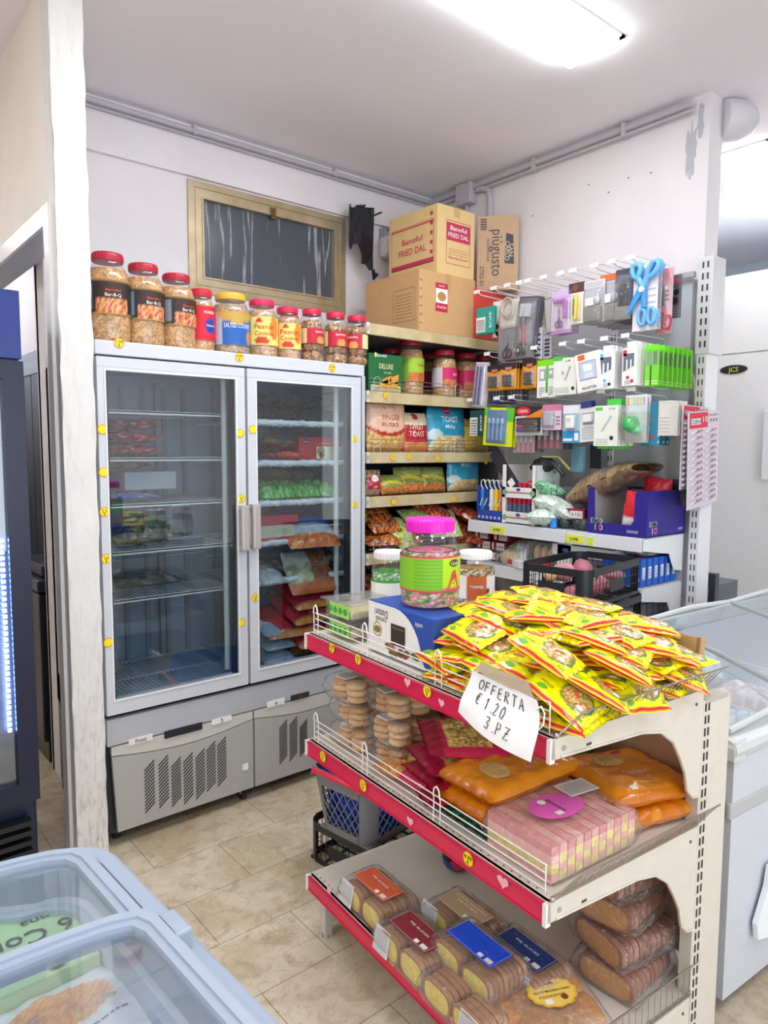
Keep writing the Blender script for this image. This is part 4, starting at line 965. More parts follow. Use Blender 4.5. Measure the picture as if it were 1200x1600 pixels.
# --- row 1
def dx_(f, fr, lf, tp):
    w = .20
    quad(f, fr, -.098, -.118, .098, -.055, hx('#d8dcc0')); quad(f, fr, -.098, -.06, .098, -.045, hx('#4f9a4a'))
    for x0, y0 in ((0, -.04), (.05, -.03), (-.02, -.06), (.045, -.065)): f.add([fr(x0-.03, y0-.01, .002), fr(x0+.03, y0-.02, .002), fr(x0+.035, y0+.03, .002), fr(x0-.02, y0+.012, .002)], [(0, 1, 2, 3)], hx('#e9a63c'))
    for k in range(9): disc(f, fr, -.08+.02*k, -.09+.006*(k % 3), .012, hx('#b8b49a'), e=.0018)
    f.text('DELUXE', lambda x, y: fr(x-.0, .035+y, .002), .036, hx('#f4efb0'), w=.092); f.text('Banoful', lambda x, y: fr(-.03+x, .088+y, .002), .022, WHITE); f.text('dry cake', lambda x, y: fr(.01+x, .005+y, .002), .014, hx('#f4efb0'))
    quad(f, fr, -.075, .078, -.063, .10, hx('#e6dc70'))
p = wbase(601, 1, 2.90)
x0, x1 = atY(576, 580, 2.84).x, atY(629, 590, 2.84).x
carton('biscuit_box', 'green deluxe biscuit box at the left end of the upper shelf', 'box', ((x0+x1)/2, 2.87, p[2]), (x1-x0, .06, wz(600, 553)-WZ[1]), hx('#1f6b3a'), decor=dx_)
def nlab(c1, c2, bot):
    def p(u, v, s=1):
        a = u*360
        if v < .38 and 215 < a < 340: return rnd.choice(bot)
        return c1 if 215 < a < 340 else c2
    return p
jar('snack_jar', 'tall snack jar with lime and orange label beside the green box', 'jar', wbase(642, 1, 2.94), .07, .30, hx('#c81e3a'), GOLD, nlab(hx('#a6d03a'), hx('#7fb23a'), [hx('#e07a3a'), hx('#d8903c'), hx('#c85a30')]), (.25, .66), texts=[('CHANA', -80, .70, .02, hx('#c83a28'), .06)], seed=11, square=.03)
for i, (px, yy, lb) in enumerate(((694, 2.92, 'snack jar with pink label in the middle of the upper shelf'), (728, 2.94, 'snack jar with pink label, second of the pink-labelled jars'), (757, 2.94, 'snack jar with pink label behind the battery packs'))):
    jar('snack_jar', lb, 'jar', wbase(px, 1, yy), .070, .262, hx('#c4203c'), GOLD, nlab(hx('#d8286a'), hx('#d8cfd4') if i == 0 else hx('#c02050'), [hx('#d88a4a'), hx('#c8603a'), hx('#e0a060')]), (.22, .62), texts=[('HOT', -75, .65, .02, WHITE, .04)], seed=12+i, square=.03)
for i, (px, yy) in enumerate(((612, 3.12), (672, 3.14), (708, 3.16), (742, 3.18))):
    jar('snack_jar', ['dim red-lidded jar in the second row behind the green box', 'dim red-lidded jar in the second row, left of the pink-labelled jars', 'dim red-lidded jar in the second row behind the first pink-labelled jar', 'dim red-lidded jar in the second row, farthest right'][i], 'jar', wbase(px, 1, yy), .068, .27, hx('#b01c38'), GOLD, flat(hx('#a8204a')), (.22, .62), seed=20+i)
# --- row 2 bags
def sweet(u, v, s=1):
    if v > .93: return hx('#c81e2e')
    if ((u-.5)/.62)**2+((v-.72)/.34)**2 < 1: return hx('#f3c6a8')
    if ((u-.5)/.64)**2+((v-.70)/.40)**2 < 1: return hx('#c03a2a')
    return rnd.choice([hx('#e8b04a'), hx('#f0c878'), hx('#d8983c'), hx('#f4d898')]) if v > .06 else hx('#d8a050')
def sdeco(f, on):
    f.text('FINGER', lambda x, y: on(x+.01, .045+y), .034, hx('#a8483a'), w=.12); f.text('RUSKS', lambda x, y: on(x+.005, .008+y), .030, hx('#a8483a'), w=.11); quad(f, lambda x, y, e=.001: on(x, y, e), -.03, .085, .04, .105, hx('#3f8a5a'))
def stand_bag(px0, px1, py0, shelf, y, t, paint, lab, name='snack_bag', cat='snack bag', deco=None, seed=0, lean=.0, nu=30, nv=34, rz=0, **k):
    x0, x1 = atY(px0, 650, y).x, atY(px1, 650, y).x; z0 = WZ[shelf]+.006; h = atY((px0+px1)/2, py0, y).z-z0
    return softbag(name, lab, cat, ((x0+x1)/2, y, z0), (x1-x0, h, t), paint, (0, 0, rz), None, 'b', True, seed, FILM, nu, nv, deco, wr=.006, lean=lean, **k)
stand_bag(572, 632, 626, 2, 2.88, .07, sweet, 'peach bag of rusk fingers at the left of the second shelf', deco=sdeco, seed=1)
def stoast(u, v, s=1):
    if v > .70: return hx('#e3d2b0')
    if v < .24 and abs(u-.5) < .42: return rnd.choice([hx('#e8894a'), hx('#f0a860')])
    return hx('#b8182e')
def stdeco(f, on):
    f.text('SWEET', lambda x, y: on(x, .03+y), .04, hx('#f4e8d0'), w=.10); f.text('TOAST', lambda x, y: on(x, -.008+y), .04, hx('#f4e8d0'), w=.105); decal(f, on, ell(0, .085, .02, .018), hx('#c03a3a'))
stand_bag(627, 670, 645, 2, 2.87, .06, stoast, 'dark red sweet toast bag on the second shelf', deco=stdeco, seed=2, lean=.12)
def toast(u, v, s=1):
    if v < .38 and ((u-.55)/.55)**2+((v-.05)/.36)**2 < 1: return rnd.choice([hx('#f0d8a0'), hx('#e8c880'), hx('#d8b060'), hx('#f8ecc8')])
    if ((u-.15)/.16)**2+((v-.38)/.13)**2 < 1: return hx('#c8dce0')
    return hx('#2e9cc0') if v < .95 else hx('#2486a8')
def tdeco(f, on):
    decal(f, on, ell(-.01, .105, .032, .02), hx('#c81e3a')); f.text('Romania', lambda x, y: on(-.01+x, .105+y, .002), .012, WHITE)
    f.text('TOAST', lambda x, y: on(x, .058+y), .045, WHITE, w=.125); f.text('Milky', lambda x, y: on(x, .018+y), .028, WHITE, w=.07)
stand_bag(668, 727, 637, 2, 2.88, .07, toast, 'light blue milky toast bag on the second shelf', deco=tdeco, seed=3, lean=.05)
stand_bag(660, 690, 642, 2, 2.98, .06, flat(hx('#2a8fb4')), 'blue toast bag mostly hidden behind the front one', seed=4)
def yel(u, v, s=1): return hx('#e9c23c') if v > .35 else rnd.choice([hx('#f0d070'), hx('#d8a840')])
stand_bag(722, 764, 655, 2, 2.90, .07, yel, 'yellow snack bag at the right of the second shelf', seed=5)
stand_bag(735, 775, 650, 2, 3.02, .07, flat(hx('#d8b030')), 'yellow snack bag behind the other yellow one', seed=6)
# --- row 3
def nuts(u, v, s=1):
    if .25 < v < .75 and .12 < u < .9: return hx('#c8244a')
    return rnd.choice([hx('#a8825a'), hx('#6a4a34'), hx('#d8c0a0')])
stand_bag(570, 594, 734, 3, 2.86, .05, nuts, 'small seed pack with crimson label at the left of the third shelf', deco=lambda f, on: (decal(f, on, ell(0, .022, .022, .018), WHITE), f.text('SEED', lambda x, y: on(x, -.02+y), .012, WHITE)), seed=7)
def gng(u, v, s=1):
    if v < .40: return rnd.choice([hx('#d88a3c'), hx('#c8702c'), hx('#e8a860'), hx('#b85a28')])
    if abs(v-.55-.1*sin(u*4)) < .07: return hx('#d8c23a')
    return hx('#8a9a4a') if noise.noise(Vector((u*3, v*3, s))) > -.1 else hx('#a9b068')
for i, (p0, p1, pt, rz) in enumerate(((594, 634, 742, .1), (620, 664, 730, 0), (655, 697, 730, -.1))):
    stand_bag(p0, p1, pt, 3, 2.87+.02*i, .07, gng, ['green and orange snack bag on the third shelf, leftmost and smallest', 'green and orange snack bag on the third shelf, middle', 'green and orange snack bag on the third shelf, next to the blue one'][i], seed=8+i, lean=.25, rz=rz)
stand_bag(699, 749, 718, 3, 2.88, .07, toast, 'light blue toast bag on the third shelf', seed=12, deco=lambda f, on: f.text('MILKY', lambda x, y: on(x, .06+y), .03, WHITE))
# --- row 4 heap
H1 = [hx('#c8542a'), hx('#e0a03c'), hx('#7a3420'), hx('#d8783a'), hx('#3c3a30')]
H2 = [hx('#b8d050'), hx('#e8ecd0'), hx('#8ab83c'), hx('#d8e0b0')]
H3 = [hx('#a83a2a'), hx('#c85a3a'), hx('#7a241c'), hx('#d88a6a')]
heap = [(592, 4, .0, H1, .25, 'orange and brown snack bag at the left of the fourth shelf'), (588, 4, .10, H1, .6, 'orange snack bag leaning on top at the far left of the fourth shelf'), (622, 4, .02, H2+[hx('#e0d23a')], .9, 'white, yellow and green snack bag standing in the fourth shelf heap'),
        (625, 4, .0, H1, .3, 'orange noodle snack bag below the white and green one'), (655, 4, .08, H2, .5, 'pale green bag in the middle of the fourth shelf'), (670, 4, .13, H3, .4, 'reddish snack bag on the pale green bags'), (690, 4, .06, H2, .7, 'pale green bag right of the reddish snack bag'),
        (715, 4, .02, H3, .8, 'red snack bag right of the middle of the fourth shelf'), (728, 4, .10, H3, .5, 'red and cream snack bag on top at the right of the fourth shelf'), (755, 4, .0, H3, .9, 'dark red snack bag in the corner of the fourth shelf')]
for i, (px, sh, lf_, pal, rx, lb) in enumerate(heap):
    p = wbase(px, sh, 2.90+.04*(i % 2))
    softbag('snack_bag', lb, 'snack bag', (p[0], p[1], p[2]+lf_+.03), (.20, .22, .07), blot(pal, 5, i), (rx, 0, (i % 3-1)*.35), None, 'b', False, i, FILM, 30, 26)
for i, (px, lf_) in enumerate(((585, 0), (590, .08), (600, .16), (625, .0), (640, .08), (680, 0), (720, 0))):
    p = wbase(px, 5, 2.92)
    softbag('snack_bag', ['brown snack bag on the fifth shelf, lowest left', 'brown snack bag on the fifth shelf, second from the bottom left', 'brown snack bag on the fifth shelf, top of the left pile', 'brown snack bag on the fifth shelf behind the green-lidded jar', 'brown snack bag on the fifth shelf above its neighbour behind the jar', 'brown snack bag on the fifth shelf behind the pink-lidded jar', 'brown snack bag on the fifth shelf farthest right'][i], 'snack bag', (p[0], p[1], p[2]+lf_), (.22, .24, .08), blot([hx('#8a4a2c'), hx('#a8683c'), hx('#5c2c20'), hx('#b88a4a'), hx('#94303c')], 5, i), (.3, 0, (i % 3-1)*.3), None, 'b', False, i+5, FILM, 26, 20)
# ================================================================== PEG WALL SHELVING ON THE SIDE WALL
TX = 2.87; PX = SW-.035
pw = thing('peg_wall_shelving', 'white slotted shelving with long hooks against the side wall', 'shelving unit', (PX, 1.64, 0))
def PL(x, y, z): return (x-PX, y-1.64, z)
f = MB(col=hx('#c3c8cf'))
zz = .08
for k, hh in enumerate((.40, .40, .35, .42, .30, .40)):
    f.box(PL(PX, 1.68, zz+.002), PL(SW-.004, 2.76, min(zz+hh-.002, 2.40))); zz += hh
obj('back_panel', f, PAINT, pw)
def post(x0, x1, y0, y1, z1, par, origin, slots_x, col=hx('#e6e6e8')):
    f = MB(col=col); ox, oy = origin
    f.box((x0-ox, y0-oy, 0), (x1-ox, y1-oy, z1), bev=.003)
    z = .06
    while z < z1-.05:
        f.box((x0-ox-.0012, (y0+y1)/2-oy-.011, z), (x0-ox+.001, (y0+y1)/2-oy-.006, z+.028), col=hx('#33363b')); f.box((x0-ox-.0012, (y0+y1)/2-oy+.006, z), (x0-ox+.001, (y0+y1)/2-oy+.011, z+.028), col=hx('#33363b'))
        z += .05
    return obj('slotted_post', f, PAINT, par)
post(PX-.01, PX+.10, 1.595, 1.645, 2.405, pw, (PX, 1.64), None)
post(PX-.01, PX+.03, 2.06, 2.09, 2.405, pw, (PX, 1.64), None)
f = MB(col=hx('#dadadd')); f.box(PL(PX-.016, 1.58, 2.0), PL(PX+.104, 1.65, 2.43), bev=.004); 
for k in range(8): f.box(PL(PX-.018, 1.60, 2.03+k*.05), PL(PX-.015, 1.607, 2.058+k*.05), col=hx('#33363b')); f.box(PL(PX-.018, 1.622, 2.03+k*.05), PL(PX-.015, 1.629, 2.058+k*.05), col=hx('#33363b'))
obj('post_sleeve', f, PAINT, pw)
# hooks
H = {1: [(987, 402), (957, 406), (930, 415), (896, 425), (877, 433), (850, 438), (825, 444), (812, 446), (793, 451), (772, 456), (746, 462)],
     2: [(978, 525), (945, 530), (909, 534), (880, 543), (835, 547), (810, 556), (762, 560)],
     3: [(987, 606), (940, 610), (852, 624), (800, 626), (777, 628), (735, 634)]}
HZ = {1: 2.392, 2: 2.058, 3: 1.822}
for r_, lst in H.items():
    f = MB(col=hx('#cfcfd2')); f.box(PL(PX-.035, 1.66, HZ[r_]-.045), PL(PX-.012, 2.74, HZ[r_]-.02)); obj('hook_rail', f, METAL, pw)
    for px, py in lst:
        y = atX(px, py, TX).y; z = HZ[r_]
        f = MB(col=hx('#f0f0f2'))
        f.tube([PL(PX-.012, y, z-.03), PL(PX-.05, y, z-.005), PL(TX+.03, y, z), PL(TX, y, z+.012)], .0028, 6); f.tube([PL(PX-.012, y, z+.03), PL(TX+.01, y, z+.026), PL(TX-.004, y, z+.012)], .002, 6)
        f.box(PL(TX-.008, y-.02, z+.004), PL(TX-.004, y+.02, z+.022), col=hx('#f2f2f2'))
        obj('hook', f, PAINT, pw)
# shelves
def wshelf(y0, y1, z, xf, lip=.06):
    f = MB(col=hx('#dcdde2'))
    f.box(PL(xf, y0, z-.02), PL(PX-.012, y1, z)); f.prism([(xf-PX-.002, z), (xf-PX-.014, z-.004), (xf-PX-.02, z-lip), (xf-PX-.006, z-lip)], y0-1.64, y1-1.64, axis='y')
    # stored along y: prism axis y uses (x, z)
    return obj('white_shelf', f, PAINT, pw)
def bracket(y, z, xf, dz=.10):
    f = MB(col=hx('#e9e9ea'))
    pts = [(xf-PX, z-.004), (xf-PX, z-.055), (xf-PX+.14, z-.075), (xf-PX+.22, z-.085), (xf-PX+.245, z-.13), (xf-PX+.27, z-.165), (-.012, z-.175), (-.012, z-.004)]
    f.prism(pts, y-1.64-.0015, y-1.64+.0015, axis='y'); return obj('bracket', f, PAINT, pw)
wshelf(1.675, 2.068, 1.18, 2.86); wshelf(2.075, 2.72, 1.18, 2.86)
wshelf(1.675, 2.068, .955, 2.86); wshelf(2.075, 2.72, .955, 2.86); wshelf(1.675, 2.72, .55, 2.82)
for z in (1.18, .955):
    bracket(1.67, z, 2.85); bracket(2.072, z, 2.85)
for px, py, tx in ((777, 821, '8.99€'), (898, 829, '3.99€')):
    p = atX(px, py, 2.84); f = MB(col=hx('#e9f04a')); f.box(PL(2.838, p.y-.05, 1.128), PL(2.842, p.y+.05, 1.162)); f.text(tx, lambda x, y: PL(2.8365, p.y-x, 1.145+y), .02, BLACK); obj('price_tag', f, PAPER, pw)
p = atX(922, 832, 2.84); f = MB(col=hx('#d6f04a')); f.box(PL(2.838, p.y-.018, 1.125), PL(2.842, p.y+.018, 1.16)); obj('price_tag', f, PAPER, pw)

# ---- hanging packs.  local frame: top centre at the origin, x to the right, z up, facing -y
def card_on(off=0): return lambda x, y, e=.001: (x, -off-e, y)
def peg(name, label, cat, px0, py0, px1, py1, X, back, deco=None, n=1, pitch=.014, t=.003, tilt=0, group=None, rest=None, hole=True, jy=0, sag=.0, yaw=0):
    """a pack hanging on a hook: px0..py1 is where its front card shows; n-1 more behind it"""
    pc = (px0+px1)/2
    ya, yb_ = atX(px0, (py0+py1)/2, X).y, atX(px1, (py0+py1)/2, X).y
    w = abs(ya-yb_); zt = atX(pc, py0, X).z; zb = atX(pc, py1, X).z; h = zt-zb
    root = thing(name, label, cat, (X, (ya+yb_)/2, zt), 0, group if n > 1 else None, rot=(0, 0, radians(-90)+yaw))
    f = MB(col=back); f.box((-w/2, -t, -h), (w/2, 0, 0))
    on = lambda x, y, e=.001: (x, -t-e, y-h/2)
    extra = deco(f, on, w, h, root) if deco else None
    o = obj('backing_card', f, PAPER, root); 
    if tilt: root.rotation_euler = (0, tilt, radians(-90)+yaw)
    q = random.Random(int(px0))
    for k in range(1, n):
        c = copy_tree(root); c['label'] = rest or ('more of the same packs hanging behind the ' + label); c.location = (X+pitch*k, (ya+yb_)/2+q.uniform(-1, 1)*jy, zt+q.uniform(-1, 1)*sag); c.rotation_euler = (q.uniform(-.04, .04), tilt+q.uniform(-.03, .03), radians(-90)+yaw+q.uniform(-.05, .05))
    return root
def blister(root, x0, y0, x1, y1, d, h, mat=None):
    f = MB(); 
    def fn(u, v):
        e = (max(0, 1-abs(2*u-1)**6)*max(0, 1-abs(2*v-1)**6))**.5
        return (x0+(x1-x0)*u, -.004-d*e, y0+(y1-y0)*v-h/2)
    f.grid(fn, 10, 12); return obj('blister', f, mat or WRAP, root)
def scissors(root, cx, cz, s, c_handle, c_blade, h, flip=1, off=.012):
    """a pair of scissors: two ring handles, pivot and blades, standing on the card"""
    f = MB(col=c_handle)
    on = lambda x, y: (cx+x*s, -off, cz+y*s-h/2)
    for sg in (-1, 1):
        pts = [on(sg*(.18+.15*cos(a)), flip*(.55+.24*sin(a))) for a in [2*pi*i/14 for i in range(14)]]
        f.tube(pts, .045*s, 6, closed=True)
        f.tube([on(sg*.10, flip*.34), on(sg*.02, flip*.12), on(-sg*.03, flip*-.05)], .06*s, 6)
    obj('scissor_handles', f, PLAST, root)
    f = MB(col=c_blade)
    for sg in (-1, 1): f.add([on(-.05*sg, flip*.1), on(.05*sg, flip*.1), on(.06*sg, flip*-.5), on(0, flip*-.85)], [(0, 1, 2, 3)], c_blade); f.add([(p[0], p[1]-.003, p[2]) for p in [on(-.05*sg, flip*.1), on(.05*sg, flip*.1), on(.06*sg, flip*-.5), on(0, flip*-.85)]], [(3, 2, 1, 0)], c_blade)
    f.cyl((cx, -off-.006, cz+flip*.02*s-h/2), (cx, -off+.004, cz+flip*.02*s-h/2), .045*s, col=hx('#c8ccd0'))
    obj('scissor_blades', f, METAL if c_blade[2] < .9 and c_blade[0] > .4 else PLAST, root)
SILV = hx('#b9bcc2'); DK = hx('#3a3b45'); LG = hx('#d9dade')
# row 1
def teal(f, on, w, h, r):
    quad(f, on, -w/2, -h/2+.01, .0, h/2-.05, hx('#e8ecea')); lines(f, on, -w/2+.006, -h/2+.02, -.006, h/2-.06, 6, hx('#55605f'), 3)
    f.text('BOPP', lambda x, y: on(w*.27-y, x, .002), w*.2, WHITE, w=h*.6)
peg('bag_clip_pack', 'teal and white hanging pack nearest the corner on the top hook row', 'hanging pack', 745, 480, 774, 521, 2.88, hx('#2aa39a'), teal, 3, rest='same teal packs hanging behind the front teal one', group='teal packs on the top hooks')
def spool(f, on, w, h, r):
    for cz in (-h*.12, -h*.30): disc(f, on, 0, cz, w*.34, hx('#e3c9a4'), ry=w*.42); disc(f, on, 0, cz, w*.16, hx('#b8785a'), e=.002)
    quad(f, on, -w/2, -h/2, w/2, -h/2+.03, hx('#cfd8ea'))
peg('twine_pack', 'white hanging card with two cream spools on the top hook row', 'hanging pack', 771, 470, 793, 526, 2.90, hx('#ecebec'), spool, 3, group='spool cards on the top hooks', rest='same spool cards hanging behind the front one')
def coil(f, on, w, h, r):
    g = MB(col=hx('#c9bfa8'))
    for k in range(4):
        g.tube([(w*.30*cos(a), -.012-.004*k, -h*.40+w*.36*sin(a)+.006*k) for a in [2*pi*i/16 for i in range(16)]], .004, 5, closed=True)
    obj('cable_coil', g, PLAST, r); blister(r, -w/2+.004, -h/2, w/2-.004, h/2-.02, .03, h)
peg('cable_pack', 'coiled cream cable in a clear bag on the top hook row', 'hanging pack', 782, 468, 812, 512, 2.875, hx('#d8d3cc'), coil, 1)
def blksc(f, on, w, h, r):
    lines(f, on, -w/2+.01, -h/2+.05, w/2-.01, h/2-.04, 10, hx('#8d8a98'), 5, .3)
    scissors(r, -w*.22, -h*.12, h*.42, hx('#2b2a33'), SILV, h, -1); scissors(r, w*.2, -h*.1, h*.42, hx('#17181e'), SILV, h, -1, .02)
    for sx in (-.28, -.12): ring(f, on, w*sx, -h*.36, .012, .02, hx('#d87aa0'))
    blister(r, -w/2+.003, -h/2+.005, w/2-.003, h/2-.03, .04, h)
peg('scissors_pack', 'clear pack of black scissors with pink rings hanging low on the top row', 'hanging pack', 780, 497, 834, 561, 2.88, hx('#8f8c98'), blksc, 3, pitch=.03, jy=.01, group='black scissors packs', rest='same black scissors packs hanging behind the front one')
def knife(f, on, w, h, r):
    g = MB(col=hx('#b8283a')); g.tube([(-w*.1, -.014, -h*.55), (0, -.016, -h*.68), (w*.05, -.014, -h*.9)], .011, 8); g.tube([(-w*.12, -.012, -h*.12), (-w*.1, -.014, -h*.55)], .008, 6, col=hx('#6d6f78')); 
    for k in range(3): g.box((-w*.3, -.02, -h*(.22+.08*k)), (w*.2, -.006, -h*(.22+.08*k)+.02), col=hx('#c9ccd2'))
    obj('cutter_knife', g, PLAST, r); blister(r, -w/2+.003, -h/2, w/2-.003, h/2-.01, .03, h)
peg('cutter_pack', 'dark clear-fronted cutter pack with a red grip on the top row', 'hanging pack', 812, 463, 842, 546, 2.875, hx('#5b5866'), knife, 3, pitch=.02, group='dark cutter packs', rest='same dark cutter packs hanging behind the front one', tilt=.12)
def chain(f, on, w, h, r):
    for k in range(7): ring(f, on, 0, h*.3-k*h*.1, .006, .012, hx('#a89a5c'))
peg('chain_pack', 'narrow beige card with a brass chain on the top row', 'hanging pack', 841, 458, 861, 522, 2.93, hx('#cfc9bf'), chain, 2, group='chain cards', rest='same chain card hanging behind the front one')
peg('grey_pack', 'plain grey board pack turned sideways on the top row', 'hanging pack', 850, 466, 865, 520, 2.90, hx('#b7b3b4'), lambda f, on, w, h, r: outline(f, on, -w/2, -h/2, w/2, h/2, .003, hx('#6a6670')), 1, tilt=-.12)
def blkmini(f, on, w, h, r):
    for k in range(5): quad(f, on, -w*.3, -h*.4+k*h*.16, w*.3, -h*.4+k*h*.16+.012, hx('#33323c'))
peg('hook_pack', 'white card of small black hooks low on the top row, left', 'hanging pack', 834, 512, 848, 562, 2.91, hx('#c6c2cc'), blkmini, 2, group='black hook cards', rest='same card of black hooks hanging behind')
peg('hook_pack', 'white card of small black hooks low on the top row, right', 'hanging pack', 849, 524, 862, 560, 2.92, hx('#b8b4c0'), blkmini, 1)
def purp(f, on, w, h, r):
    quad(f, on, -w/2, h*.3, w/2, h/2, hx('#cdb6de')); quad(f, on, -w/2, -h/2, w/2, -h*.42, hx('#c89ad0'))
    g = MB(col=hx('#b05cc0')); g.box((-w*.32, -.022, -h*.30), (w*.36, -.008, -h*.22), bev=.004); g.box((w*.18, -.022, -h*.66), (w*.36, -.008, -h*.22), bev=.004); obj('curved_grip', g, PLAST, r)
    scissors(r, -w*.05, -h*.13, h*.30, hx('#7a4a8a'), SILV, h, -1)
    blister(r, -w/2+.003, -h/2+.005, w/2-.003, h/2-.03, .025, h)
peg('scissors_pack', 'pink and white card with a purple scissors set on the top row', 'hanging pack', 862, 454, 893, 521, 2.88, hx('#e6d6ea'), purp, 4, pitch=.02, group='purple scissors packs', rest='same purple scissors packs hanging behind the front one')
def ycut(f, on, w, h, r):
    quad(f, on, -w/2, h*.26, w/2, h/2, hx('#5a3a3c')); disc(f, on, -w*.1, h*.38, .016, hx('#c88a5a'))
    g = MB(col=hx('#f0d818')); g.tube([(0, -.012, -h*.30), (w*.04, -.014, -h*.6), (-w*.02, -.012, -h*.9)], .010, 8); g.tube([(-w*.03, -.02, -h*.4), (-w*.03, -.02, -h*.8)], .004, 6, col=BLACK); obj('utility_cutter', g, PLAST, r)
    blister(r, -w*.3, -h/2+.005, w*.3, h*.22, .025, h)
peg('cutter_pack', 'white card with a yellow utility cutter on the top row', 'hanging pack', 889, 442, 914, 506, 2.88, hx('#efece2'), ycut, 4, pitch=.018, group='yellow cutter packs', rest='same yellow cutter packs hanging behind the front one')
def tools(f, on, w, h, r):
    quad(f, on, -w/2, h*.33, w/2, h/2, hx('#d8d6da')); lines(f, on, -w/2+.01, h*.36, w/2-.01, h/2-.006, 3, hx('#7a7f8a'), 4, .4)
    g = MB(col=hx('#8d8a86')); g.box((-w*.42, -.024, -h*.98), (w*.42, -.006, -h*.62), bev=.006); g.box((-w*.3, -.026, -h*.6), (w*.1, -.008, -h*.42), col=WHITE); g.blob((w*.2, -.018, -h*.48), (.018, .012, .02), hx('#c9ccd2'), 8); obj('tool_handle', g, PLAST, r)
    blister(r, -w/2+.003, -h/2, w/2-.003, h*.3, .03, h)
peg('tool_pack', 'grey-handled tool pack at the front of the crowded grey packs', 'hanging pack', 913, 438, 945, 505, 2.875, hx('#bdbcc4'), tools, 8, pitch=.032, group='grey tool packs on the left hook', rest='grey-handled tool packs queued behind the front one on the left hook')
def tools2(f, on, w, h, r):
    tools(f, on, w, h, r); quad(f, on, -w/2, h*.38, w/2, h/2, hx('#f0703a'), .002)
peg('tool_pack', 'grey-handled tool pack with an orange header card', 'hanging pack', 938, 428, 973, 504, 2.90, hx('#c4bcc8'), tools2, 8, pitch=.03, group='orange-topped tool packs', rest='orange-topped tool packs queued behind the front one')
def dark(f, on, w, h, r):
    quad(f, on, -w*.3, -h*.1, w*.3, h*.1, hx('#4b5a8a')); g = MB(col=hx('#8f8c88')); g.box((-w*.42, -.02, -h*.98), (w*.42, -.006, -h*.72), bev=.005); g.box((-w*.2, -.018, -h*.7), (w*.2, -.006, -h*.3), col=hx('#22232c')); obj('tool_handle', g, PLAST, r)
    blister(r, -w/2+.003, -h/2, w/2-.003, h*.4, .03, h)
peg('tool_pack', 'dark-carded tool pack just left of the blue scissors', 'hanging pack', 962, 420, 992, 502, 2.885, hx('#4a4a5c'), dark, 8, pitch=.034, group='dark tool packs', rest='dark-carded tool packs queued behind the front one')
def bluesc(f, on, w, h, r):
    CB = hx('#3f9be0')
    g = MB(col=hx('#6fb8ee'))
    s = h
    def o3(x, z, y=-.016): return (x*s, y, z*s)
    for pts in ([(-.20, -.02), (-.17, .01), (-.10, .015), (-.06, -.04), (-.08, -.14), (-.13, -.21), (-.18, -.16), (-.21, -.08)], [(.08, -.08), (.14, .0), (.21, .015), (.24, -.04), (.2, -.14), (.1, -.21), (.05, -.22), (.045, -.14)]):
        g.tube([o3(*p) for p in pts], .013*1.0, 6, closed=True)
    g.tube([o3(-.10, -.2), o3(0, -.36)], .014, 6); g.tube([o3(.06, -.2), o3(-.02, -.36)], .014, 6)
    for cx in (-.02, .14): g.tube([o3(cx+.06*cos(a), -.80+.12*sin(a)) for a in [2*pi*i/14 for i in range(14)]], .009, 6, closed=True)
    g.tube([o3(.0, -.38), o3(.01, -.66)], .012, 6, col=CB)
    obj('scissor_handles', g, PLAST, r)
    g = MB(col=CB); P = [(-.06, -.28), (.03, -.34), (.0, -.42), (-.20, -.68), (-.26, -.74), (-.24, -.64), (-.12, -.40)]
    g.prism([(x*s, z*s) for x, z in P], -.024, -.014, axis='y'); g.cyl(o3(-.02, -.38, -.03), o3(-.02, -.38, -.012), .013, col=hx('#dfe6ec')); obj('scissor_blade_guard', g, PLAST, r)
    lines(f, on, w*.1, -h*.1, w*.42, h*.2, 3, hx('#b8bcc8'), 2, .3)
peg('scissors_pack', 'large blue-handled scissors on a white card', 'hanging pack', 990, 414, 1028, 516, 2.87, hx('#e6e2e8'), bluesc, 2, pitch=.03, group='blue scissors cards', rest='same blue scissors card hanging behind the front one')
def redsc(f, on, w, h, r):
    quad(f, on, -w/2, h*.25, w/2, h/2, hx('#e8a0a8')); lines(f, on, -w*.3, -.0, w*.3, h*.2, 3, hx('#8a7078'), 3)
    scissors(r, 0, -h*.10, h*.42, hx('#c02840'), SILV, h, -1); quad(f, on, -w/2, -h/2, w/2, -h*.42, hx('#d88a98')); blister(r, -w/2+.003, -h/2+.005, w/2-.003, h/2-.03, .025, h)
peg('scissors_pack', 'red-handled scissors on a pink card right of the blue scissors', 'hanging pack', 1027, 420, 1051, 521, 2.92, hx('#dcb8c0'), redsc, 1)
def blkgr(f, on, w, h, r):
    disc(f, on, -w*.05, h*.12, .014, hx('#2fae6a')); disc(f, on, w*.1, h*.1, .013, hx('#1c1e22'), e=.0016); disc(f, on, 0, -h*.1, .016, hx('#24252a')); lines(f, on, -w*.4, h*.32, w*.4, h*.42, 2, hx('#d8586a'), 2)
    lines(f, on, -w*.4, -h*.45, w*.4, -h*.2, 4, hx('#8a8890'), 2)
peg('earphone_pack', 'dark grey earphone card at the right end of the top row', 'hanging pack', 1046, 430, 1065, 497, 2.96, hx('#62606a'), blkgr, 1)
